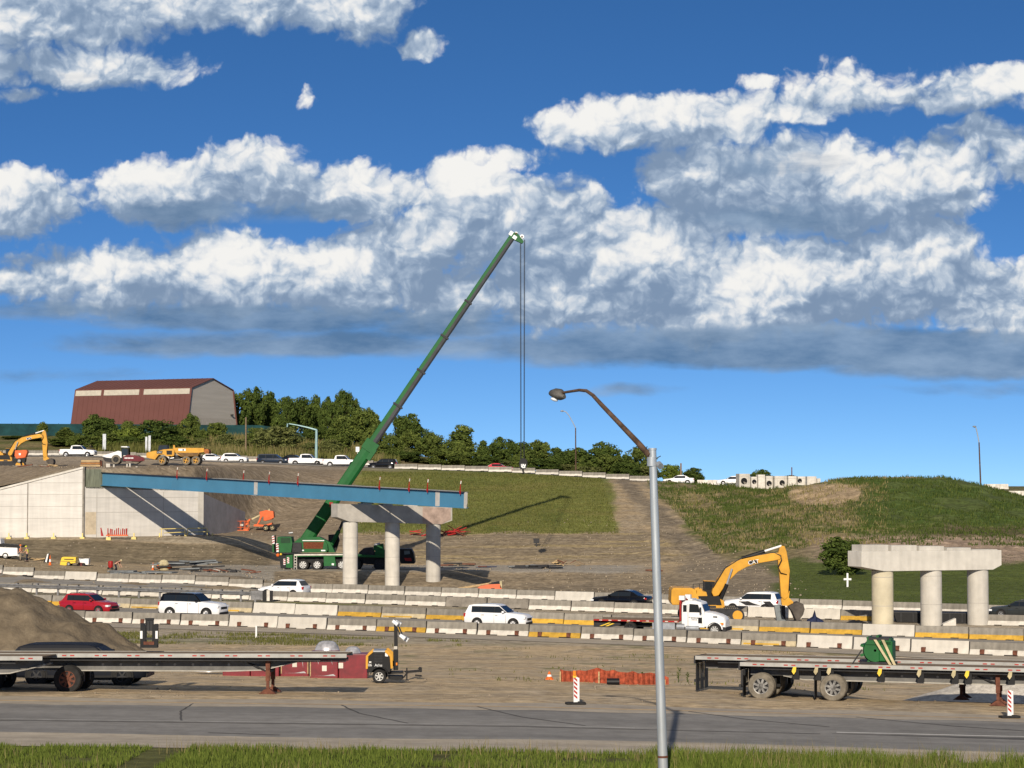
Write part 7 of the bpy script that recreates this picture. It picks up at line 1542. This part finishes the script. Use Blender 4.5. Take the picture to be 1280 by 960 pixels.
# ================================================================ PEOPLE
def skin(name, joints, edges, mtl, parent, sub=2):
    me = bpy.data.meshes.new(name); me.from_pydata([j[:3] for j in joints], edges, []); o = bpy.data.objects.new(name, me); col.objects.link(o)
    md = o.modifiers.new('s', 'SKIN'); md.use_smooth_shade = True
    for i, j in enumerate(joints): me.skin_vertices[0].data[i].radius = (j[3], j[4] if len(j) > 4 else j[3])
    me.skin_vertices[0].data[0].use_root = True
    sb = o.modifiers.new('d', 'SUBSURF'); sb.levels = sub; sb.render_levels = sub
    dg = bpy.context.evaluated_depsgraph_get(); m2 = bpy.data.meshes.new_from_object(o.evaluated_get(dg)); bpy.data.objects.remove(o)
    m2.materials.clear(); m2.materials.append(mtl); m2.shade_smooth(); r = bpy.data.objects.new(name, m2); link(r, parent); return r
def person(label, px, D, face, lean, vest, trousers, arms, hat='white', crouch=0.0):
    """lean: forward bend of the trunk in degrees; arms: two (elbow, hand) offsets; face: heading"""
    x = PX(px,D); r = thing('person', label, 'person', (x, D, zt(x,D)), face)
    c = crouch; hip = Vector((-.12*c-.2*math.sin(R(lean))*.3,0,.93-.28*c)); ln = R(lean)
    up = lambda d, y=0: hip+Vector((math.sin(ln)*d, y, math.cos(ln)*d))
    chest = up(.38); neck = up(.56); head = up(.74); J = []; E = []
    def add(p, r_, r2=None): J.append((p.x,p.y,p.z,r_,r2 or r_)); return len(J)-1
    a = add(hip,.13,.16); b = add(up(.2),.12,.15); ch = add(chest,.13,.18); nk = add(neck,.055); hd = add(up(.68),.085); tp = add(up(.80),.08); E += [(a,b),(b,ch),(ch,nk),(nk,hd),(hd,tp)]
    for s, (kx, fx_) in zip((-1,1), ((.12+.25*c,-.06),(.02+.22*c,.08))):
        h = add(hip+Vector((0,s*.1,-.05)),.09); k = add(Vector((hip.x+kx,s*.12,.48-.05*c)),.065); f = add(Vector((fx_,s*.12,.09)),.048); t = add(Vector((fx_+.17,s*.13,.04)),.04); E += [(a,h),(h,k),(k,f),(f,t)]
    for s, (el, ha) in zip((-1,1), arms):
        sh = add(up(.47,s*.19),.06); e = add(up(.47,s*.22)+Vector(el),.045); w = add(up(.47,s*.22)+Vector(ha),.034); d = (Vector(J[w][:3])-Vector(J[e][:3])).normalized(); E += [(ch,sh),(sh,e),(e,w)]
        pm = add(Vector(J[w][:3])+d*.07,.034); E.append((w,pm)); sd = d.cross(Vector((0,1,0))).normalized()
        for k in range(4):
            f1 = add(Vector(J[pm][:3])+d*.05+sd*(.018*(k-1.5)),.010); f2 = add(Vector(J[f1][:3])+d*(.035-.004*abs(k-1.2))+Vector((0,0,-.01)),.009); E += [(pm,f1),(f1,f2)]
        th = add(Vector(J[w][:3])+d*.05+sd*.045,.011); E.append((w,th))
    skin('body', J, E, m_['skin'], r)
    # clothes follow the trunk and legs
    skin('vest', [(*up(-.03),.15,.18),(*up(.2),.14,.17),(*up(.40),.15,.20),(*up(.5),.10,.16)], [(0,1),(1,2),(2,3)], m_[vest], r, 1)
    for i, s in enumerate((-1,1)):
        q = 6+i*4; skin('trouser_leg', [(J[q][0],J[q][1],J[q][2]+.06,.115),(J[q+1][0],J[q+1][1],J[q+1][2],.088),(J[q+2][0],J[q+2][1],J[q+2][2]+.03,.075)], [(0,1),(1,2)], m_[trousers], r, 1)
        el, ha = arms[i]; q0 = up(.47,s*.19); skin('sleeve', [(*q0,.075),(*(q0+Vector(el)*.9),.058)], [(0,1)], m_[vest if vest == 'hivis' else 'jred'], r, 1)
        bt = MB().use(m_['black']).sphere((J[q+2][0]+.07,J[q+2][1],.06),(.15,.06,.065),10,6); part('boot', bt, r)
    fw = Vector((math.cos(ln),0,-math.sin(ln))); hc = up(.735)
    h = MB().use(m_[hat]); h.T = Matrix.Translation(hc+Vector((math.sin(ln),0,math.cos(ln)))*.055) @ Matrix.Rotation(ln,4,'Y'); h.lathe([(.165,-.01),(.125,0),(.12,.06),(.08,.11),(0,.125)], (0,0,0), 'z', 16); part('hard_hat', h, r)
    f = MB().use(m_['skin']); f.sphere(hc+fw*.09-Vector((0,0,.015)),(.02,.014,.02),6,5); f.use(m_['black'])
    for s in (-1,1): f.sphere(hc+fw*.078+Vector((0,s*.032,.015)),.011,6,5)
    f.use(m_['jred']).sphere(hc+fw*.075-Vector((0,0,.055)),(.012,.025,.007),6,5); f.use(m_['skin'])
    for s in (-1,1): f.sphere(hc+Vector((0,s*.085,-.01)),(.02,.012,.03),6,5)
    part('face', f, r)
Dw = dfor(27.5, 700.5, 240, 262)
person('worker in an orange vest and pale trousers standing at the utility truck tailgate', 27.5, Dw, R(200), 4, 'hivo', 'khaki', (((.02,-.02,-.26),(.16,0,-.42)),((.02,.02,-.26),(.18,0,-.40))), 'hivo')
person('worker in a yellow vest and dark trousers beside the orange vested worker', 35.5, dfor(35.5,702,240,262), R(170), 12, 'hivis', 'denim', (((.05,-.1,-.24),(.28,-.02,-.28)),((.05,.12,-.24),(.28,.05,-.32))), 'hivis')
person('worker in dark clothes bending over steel sheets beside the red drum', 146, dfor(146,714,236,256), R(-10), 62, 'jred', 'denim', (((.1,-.02,-.26),(.2,0,-.5)),((.1,.02,-.26),(.24,0,-.48))), 'tan', .35)
# ================================================================ VEGETATION
def leaf_mat(name, c, c2, trans=.30):
    m = bpy.data.materials.new(name); m.use_nodes = True; nt = m.node_tree; N = nt.nodes; L = nt.links; N.clear()
    out = N.new('ShaderNodeOutputMaterial'); a = N.new('ShaderNodeAttribute'); a.attribute_name = 'tone'
    r = N.new('ShaderNodeValToRGB'); r.color_ramp.elements[0].color = (*c2,1); r.color_ramp.elements[1].color = (*c,1); r.color_ramp.elements[0].position = .1; r.color_ramp.elements[1].position = .9
    L.new(a.outputs['Fac'], r.inputs[0]); d = N.new('ShaderNodeBsdfDiffuse'); t = N.new('ShaderNodeBsdfTranslucent'); L.new(r.outputs[0], d.inputs[0]); L.new(r.outputs[0], t.inputs[0])
    x = N.new('ShaderNodeMixShader'); x.inputs[0].default_value = trans; L.new(d.outputs[0], x.inputs[1]); L.new(t.outputs[0], x.inputs[2]); L.new(x.outputs[0], out.inputs[0]); return m
def raw_mesh(name, V, Fc, tone, mtl, smooth=False):
    """V (n,3), Fc (m,k) uniform polygons, tone per vertex"""
    me = bpy.data.meshes.new(name); n = len(V); k = Fc.shape[1]
    me.vertices.add(n); me.vertices.foreach_set('co', np.ascontiguousarray(V, np.float32).ravel())
    me.loops.add(Fc.size); me.loops.foreach_set('vertex_index', Fc.ravel().astype(np.int32)); me.polygons.add(len(Fc))
    me.polygons.foreach_set('loop_start', np.arange(0, Fc.size, k)); me.polygons.foreach_set('loop_total', np.full(len(Fc), k))
    me.update(calc_edges=True); at = me.attributes.new('tone', 'FLOAT', 'POINT'); at.data.foreach_set('value', np.asarray(tone, np.float32)); me.materials.append(mtl); return me
LEAF = {'dark': leaf_mat('leaves_dark', (.115,.155,.036), (.046,.072,.019)), 'mid': leaf_mat('leaves_mid', (.165,.20,.048), (.068,.098,.024)), 'olive': leaf_mat('leaves_olive', (.205,.22,.075), (.095,.112,.036)), 'light': leaf_mat('leaves_light', (.21,.26,.05), (.09,.13,.026))}
def crown_mesh(seed, kind, nl=95, leaves=9500, ls=.025, shape='round'):
    g = np.random.default_rng(seed); lobes = []
    while len(lobes) < nl:
        p = g.uniform(-1,1,3); p[2] = g.uniform(-1,1); rr = np.linalg.norm(p)
        if rr > 1 or rr < .25: continue
        if shape == 'cone' and abs(p[0])+abs(p[1]) > 1.2-(p[2]+1)*.45: continue
        if shape == 'round' and p[2] < -.75: continue
        lobes.append((p*np.array([.40,.40,.40 if shape != 'bush' else .44])+np.array([0,0,.56 if shape != 'bush' else .46]), g.uniform(.055,.17)*(1.15-.35*rr)))
    V = []; T = []
    per = leaves//nl
    for c, r in lobes:
        d = g.normal(size=(per,3)); d /= np.linalg.norm(d,axis=1)[:,None]; rad = r*g.uniform(.35,1.12,per)**.6
        pos = c+d*rad[:,None]*np.array([1.15,1.15,.85]); pos[:,2] = np.maximum(pos[:,2], .04)
        nrm = d*.9+g.normal(size=(per,3))*.55+np.array([0,0,.25]); nrm /= np.linalg.norm(nrm,axis=1)[:,None]
        a = np.cross(nrm, g.normal(size=(per,3))); a /= np.linalg.norm(a,axis=1)[:,None]; b = np.cross(nrm, a); s = ls*g.uniform(.5,1.3,per)[:,None]
        q = np.stack([pos-a*s-b*s*.55, pos+a*s*.2-b*s*.8, pos+a*s+b*s*.35, pos-a*s*.3+b*s*.8], 1); V.append(q.reshape(-1,3)); T.append(np.repeat(np.clip(g.normal(.5,.22,per)+g.normal(0,.15),0,1), 4))
    V = np.concatenate(V); T = np.concatenate(T); Fc = np.arange(len(V)).reshape(-1,4)
    return raw_mesh('crown', V, Fc, T, LEAF[kind])
def trunk_mesh(seed):
    rr = random.Random(seed); m = MB().use(m_['bark']); m.tube([(0,0,-.05),(.01,0,.2),(.0,.01,.45),(.02,0,.75)], [.03,.024,.018,.006], 8)
    for k in range(6):
        a = rr.uniform(0,2*PI); z = rr.uniform(.2,.55); l = rr.uniform(.18,.34); m.tube([(0,0,z),(math.cos(a)*l*.5,math.sin(a)*l*.5,z+l*.45),(math.cos(a)*l,math.sin(a)*l,z+l*.8)], [.013,.009,.003], 6)
    return m.mesh('trunk', 60)
CR = {}; TRK = [trunk_mesh(s) for s in (1,2,3)]
def tree(label, x0, x1, yt, yb, D, kind, seed, group=None, name='tree', shape='bush', dy=0.0):
    key = (kind, seed % 4, shape)
    if key not in CR: CR[key] = crown_mesh(100+seed % 4*7+len(kind), kind, shape=shape)
    px = (x0+x1)/2; x = PX(px,D); w = (x1-x0)*D/F*1.08; zg = zt(x,D); ztop = ZY(yt,D); h = (ztop-zg)
    r = thing(name, label, 'tree' if name == 'tree' else 'shrub', (x,D,zg-.05), random.Random(seed*3+int(px)).uniform(0,6.28), group)
    c = bpy.data.objects.new('crown', CR[key]); link(c, r); c.scale = (w/.94, w/.94, h/.985)
    t = bpy.data.objects.new('trunk', TRK[seed % 3]); link(t, r); t.scale = (max(h,w)*.8, max(h,w)*.8, h); return r
back = [(281,312,485,'dark'),(300,334,483,'dark'),(322,352,488,'dark'),(342,372,491,'dark'),(360,392,494,'dark'),(380,410,495,'dark'),(398,424,491,'dark'),(416,444,486.5,'dark'),(436,456,495,'dark'),(446,474,507,'mid'),(488,530,516.5,'dark'),(518,552,537,'dark')]
for i, (a, b, y, k) in enumerate(back): tree('tall dark tree of the wood behind the mast arm and crane, %s from the left' % ordw(i+1), a, b, y, 560, 476+6*(i % 3), k, i, 'trees of the tall wood on the hill', shape=('bush','round','cone')[i % 3])
mid = [(402,446,520,'mid',425),(428,478,507,'mid',438),(452,484,528,'mid',415),(474,506,540,'mid',408),(494,530,535,'mid',415),(522,556,541,'mid',408),(546,604,532.5,'mid',418),(590,616,548,'dark',412),(608,648,543,'dark',418),(632,666,549,'dark',410),(654,690,550,'mid',416),(680,712,557,'dark',408),(698,742,559,'dark',412),(734,778,548.5,'dark',414),(766,794,566,'dark',404),(782,822,554,'mid',412),(826,852,577,'light',402),(846,884,583,'dark',430),(566,586,552,'mid',402),(640,660,565,'mid',400),(716,736,574,'mid',399),(500,520,558,'olive',399)]
mid += [(x-4, x+38, 556+7*((x//30) % 3)+(x-480)*.045, ('mid','dark','olive')[(x//30) % 3], 397+(x % 7)) for x in range(440,815,25)]
mid += [(262,300,541,'olive',402),(112,152,538,'mid',399),(66,96,534,'mid',430),(150,172,524,'mid',428),(208,232,529,'dark',420),(240,262,535,'mid',408),(284,318,548,'olive',398),(0,34,544,'mid',428),(30,64,547,'mid',420),(60,104,545,'mid',412),(146,176,545,'dark',398),(186,212,541,'mid',402),(236,264,548,'olive',398),(374,412,532,'dark',430),(402,440,541,'mid',404)]
for i, (a, b, y, k, D) in enumerate(sorted(mid)): tree('leafy tree along the far side of the upper road, %s from left' % ordw(i+1), a, b, y, 590, D, k, i+1, 'trees along the upper road', shape=('bush','round','bush','cone')[i % 4])
front = [(98,147,514.5,'dark',405,'dark spreading tree between the white pickup and the roller'),(142,178,531,'light',402,'pale leafy tree just right of the dark spreading one'),(168,222,521,'dark',404,'dark green tree behind the roller and dump truck cab'),(222,252,514.5,'mid',412,'narrow tree in front of the barn gable corner'),(258,284,525,'mid',425,'small light tree under the barn gable'),(46,60,526,'mid',432,'small thin tree against the fence at the left'),(84,112,541,'mid',396,'low shrubby tree behind the first white pickup'),(200,240,543,'dark',398,'low dark tree behind the dump truck body')]
for i, (a, b, y, k, D, l) in enumerate(front): tree(l, a, b, y, 566, D, k, i+2)
tree('round olive shrub left of the mast arm pole', 318, 378, 527.5, 570, 398, 'olive', 3, None, 'shrub'); tree('darker olive shrub beside the wooden utility pole', 306, 336, 531, 566, 402, 'mid', 6, None, 'shrub')
tree('small shrub behind the second white pickup', 398, 430, 548, 575, 396, 'olive', 5, None, 'shrub'); tree('low dark shrub behind the queue of cars beside the mast arm', 372, 402, 552, 575, 394, 'olive', 2, None, 'shrub')
tree('big round dark bush beside the white cross', 1020, 1083, 667, 728, 238, 'dark', 2, None, 'shrub')
tree('round dark tree top behind the concrete boxes', 938, 966, 584.5, 603, 356, 'dark', 1); tree('low tree top behind the boxes by the thin pole', 976, 1000, 592, 604, 357, 'dark', 3); tree('tiny bush on the crest of the dirt mound', 1056, 1070, 596, 604, 331, 'mid', 2, None, 'shrub')
tree('tiny dark bush left of the tall brown lamp', 1238, 1251, 612, 620, 420, 'dark', 3, None, 'shrub'); tree('tiny dark bush right end of the skyline', 1259, 1270, 612, 620, 420, 'dark', 1, None, 'shrub')
def weed(px, y, h, lab, seed):
    x = PX(px,101); z = zt(x,101); r = thing('weed_plant', lab, 'weed', (x,101,z), 0, 'weeds by the mesh fence'); rr = random.Random(seed); H = h*15/F*101; LM = LEAF['mid']
    st = MB().use(LM).tube([(0,0,-.03),(.02,0,H*.5),(.03,.02,H)], [.02,.014,.004], 5); part('stem', st, r)
    lf = MB().use(LM)
    for k in range(16):
        a = rr.uniform(0,6.28); zz = H*rr.uniform(.05,.85); l = H*rr.uniform(.22,.4)*(1.1-zz/H*.6); d = Vector((math.cos(a),math.sin(a),0)); q = Vector((-d.y,d.x,0))*.035
        p = Vector((.02,0,zz)); lf.add([p-q*.3, p+d*l*.5+Vector((0,0,l*.5))-q, p+d*l+Vector((0,0,l*.45)), p+d*l*.5+Vector((0,0,l*.5))+q], [(0,1,2,3)])
    o = part('leaves', lf, r, 0)
    for ob in (o,): at = ob.data.attributes.new('tone','FLOAT','POINT'); at.data.foreach_set('value', np.full(len(ob.data.vertices), .4, np.float32))
for i, (px, y, h) in enumerate(((802,845,.9),(818,846,.7),(847,852,1.3),(858,850,.9))): weed(px, y, h, '%s of the green weeds sprouting by the orange mesh fence' % ['leftmost','second','third','rightmost'][i], i)
# ---------------------------------------------------------------- grasses (nobody could count these)
def grass(name, X, Y, h, w, kind, seed, lean=.35, tone=(.5,.22), zoff=-.03):
    g = np.random.default_rng(seed); n = len(X); Z = zrel(X, Y)+CZ+zoff; a = g.uniform(0,2*PI,n); wx, wy = np.cos(a)*w*.5, np.sin(a)*w*.5
    la = g.uniform(0,2*PI,n); ll = g.uniform(0,lean,n)*h; lx, ly = np.cos(la)*ll, np.sin(la)*ll
    V = np.stack([np.stack([X-wx,Y-wy,Z],1), np.stack([X+wx,Y+wy,Z],1), np.stack([X+wx*.7+lx*.35,Y+wy*.7+ly*.35,Z+h*.55],1), np.stack([X-wx*.7+lx*.35,Y-wy*.7+ly*.35,Z+h*.55],1), np.stack([X+lx,Y+ly,Z+h],1)],1).reshape(-1,3)
    i = np.arange(n)*5; Fq = np.stack([i,i+1,i+2,i+3],1); Ft = np.stack([i+3,i+2,i+4,i+4],1)
    T = np.repeat(np.clip(g.normal(tone[0],tone[1],n),0,1),5)
    me = bpy.data.meshes.new(name); fs = np.concatenate([Fq.ravel(), Ft[:,:3].ravel()]); me.vertices.add(len(V)); me.vertices.foreach_set('co', V.astype(np.float32).ravel())
    me.loops.add(len(fs)); me.loops.foreach_set('vertex_index', fs.astype(np.int32)); me.polygons.add(2*n)
    me.polygons.foreach_set('loop_start', np.concatenate([np.arange(n)*4, 4*n+np.arange(n)*3])); me.polygons.foreach_set('loop_total', np.concatenate([np.full(n,4), np.full(n,3)])); me.update(calc_edges=True)
    at = me.attributes.new('tone','FLOAT','POINT'); at.data.foreach_set('value', T.astype(np.float32)); me.materials.append(kind); o = bpy.data.objects.new(name, me); link(o); tag(o, kind='stuff'); return o
GR = leaf_mat('grass_blades_green', (.195,.235,.048), (.078,.118,.022), .35); GH = leaf_mat('grass_blades_hill', (.125,.15,.038), (.050,.076,.018), .3); GD = leaf_mat('grass_blades_dry', (.34,.275,.13), (.15,.135,.05), .3); GO = leaf_mat('grass_blades_olive', (.19,.18,.06), (.085,.10,.024), .3)
g_ = np.random.default_rng(5)
def scat(n, x0, x1, d0, d1, keep=None):
    X = g_.uniform(x0,x1,n); D = g_.uniform(d0,d1,n)
    if keep is not None: k = keep(X, D); X, D = X[k], D[k]
    return X, D
vk = lambda X, D: (fbm(X*.5,D*.5,300) > .34) & ~((np.abs(X-PX(192,62.5)) < .55) & (D > 58))
X, D = scat(90000, -20, 20, 52, 66.3, vk); hh = (.07+.24*fbm(X*.7,D*.7,301))*(1+1.3*sstep(2.5,6,X))*g_.uniform(.6,1.25,len(X)); grass('verge_grass', X, D, hh, .030, GR, 1, .5)
X, D = scat(8000, -20, 20, 54, 66.6, lambda X, D: (fbm(X*.35,D*.4,305) > .60) | ((X > 3.5) & (fbm(X*.5,D*.4,306) > .45))); grass('verge_grass', X, D, g_.uniform(.25,.55,len(X))*(1+.4*sstep(2.5,6,X)), .016, GD, 2, .45)
X, D = scat(15000, PX(120,150), PX(660,150), 141, 151, lambda X, D: (fbm(X*.3,D*.5,310) > .46+.25*sstep(-11,0,X)) & (D < D1(X)-5.5-2*fbm(X*.2,D*0,311))); grass('median_grass', X, D, g_.uniform(.08,.26,len(X)), .05, GO, 3)
X, D = scat(6000, PX(560,110), PX(1280,110), 96, 140, lambda X, D: fbm(X*.25,D*.3,312) > .62); grass('yard_weeds', X, D, g_.uniform(.05,.22,len(X)), .05, GO, 4)
def pxr(X, D, a, b): p = 640+F*X/D; return (p > a) & (p < b)
X, D = scat(26000, -70, 0, 375.5, 437, lambda X, D: pxr(X,D,-20,500) & (fbm(X*.12,D*.12,320) > .30)); grass('bank_grass', X, D, g_.uniform(.8,1.9,len(X)), .16, GO, 5, .3)
X, D = scat(9000, -62, -22, 376, 430, lambda X, D: pxr(X,D,225,480) & (fbm(X*.12,D*.12,322) > .42)); grass('bank_grass', X, D, g_.uniform(1.2,2.3,len(X)), .13, GD, 6, .3)
X, D = scat(30000, -24, 22, 288, 343, lambda X, D: pxr(X,D,452,775) & (640+F*X/D < 752+(600-zrel(X,D)*F/D-600)*.33)); grass('field_grass', X, D, g_.uniform(.12,.34,len(X)), .10, GO, 7, .6, (.45,.25))
rk = lambda X, D: (640+F*X/D > 806+(600-zrel(X,D,False)*F/D-600)*.95) & (fbm(X*.3,D*.25,101,5) < .60)
X, D = scat(34000, 15, 78, 268, 345, rk); md_ = ((640+F*X/D-1030)/46)**2+((600-zrel(X,D,False)*F/D-618)/15)**2 > 1.0; X, D = X[md_], D[md_]; grass('hill_weeds', X, D, g_.uniform(.18,.58,len(X)), .12, GH, 8, .6, (.35,.25))
X, D = scat(17000, 15, 78, 268, 330, lambda X, D: (640+F*X/D > 806+(600-zrel(X,D,False)*F/D-600)*.95) & (fbm(X*.3,D*.25,101,5) > .43) & pxr(X,D,840,1110)); grass('hill_weeds', X, D, g_.uniform(.2,.6,len(X)), .10, GD, 9, .6, (.5,.25))
X, D = scat(9000, 24, 75, 190, 262, lambda X, D: pxr(X,D,985,1300) & (D > D4(X)+2)); grass('lawn_grass', X, D, g_.uniform(.06,.16,len(X)), .09, GH, 10, .5, (.15,.15))
# loose stones on the earth
def stones(name, X, D, s, mtl, seed):
    g = np.random.default_rng(seed); n = len(X); base = np.array([(1,0,0),(-1,0,0),(0,1,0),(0,-1,0),(0,0,1),(0,0,-1)],float); fc = np.array([(0,2,4),(2,1,4),(1,3,4),(3,0,4),(2,0,5),(1,2,5),(3,1,5),(0,3,5)])
    P = np.stack([X,D,zrel(X,D)+CZ+s*.2],1); V = P[:,None,:]+base[None]*s[:,None,None]*g.uniform(.5,1.2,(n,6,1))*np.array([1,1,.7]); Fc = (np.arange(n)[:,None,None]*6+fc[None]).reshape(-1,3)
    o = bpy.data.objects.new(name, raw_mesh(name, V.reshape(-1,3), Fc, np.full(n*6,.5), mtl)); link(o); tag(o, kind='stuff')
soilm = soil('stone_earth', (.34,.285,.21), (.22,.18,.13), .03, 4)
X, D = scat(1500, -30, 30, 81, 140, lambda X, D: fbm(X*.4,D*.4,330) > .5); stones('loose_stones', X, D, g_.uniform(.02,.07,len(X)), soilm, 1)
X, D = scat(2600, -60, 30, 207, 300, lambda X, D: fbm(X*.2,D*.2,331) > .48); stones('loose_stones', X, D, g_.uniform(.05,.20,len(X)), soilm, 2)
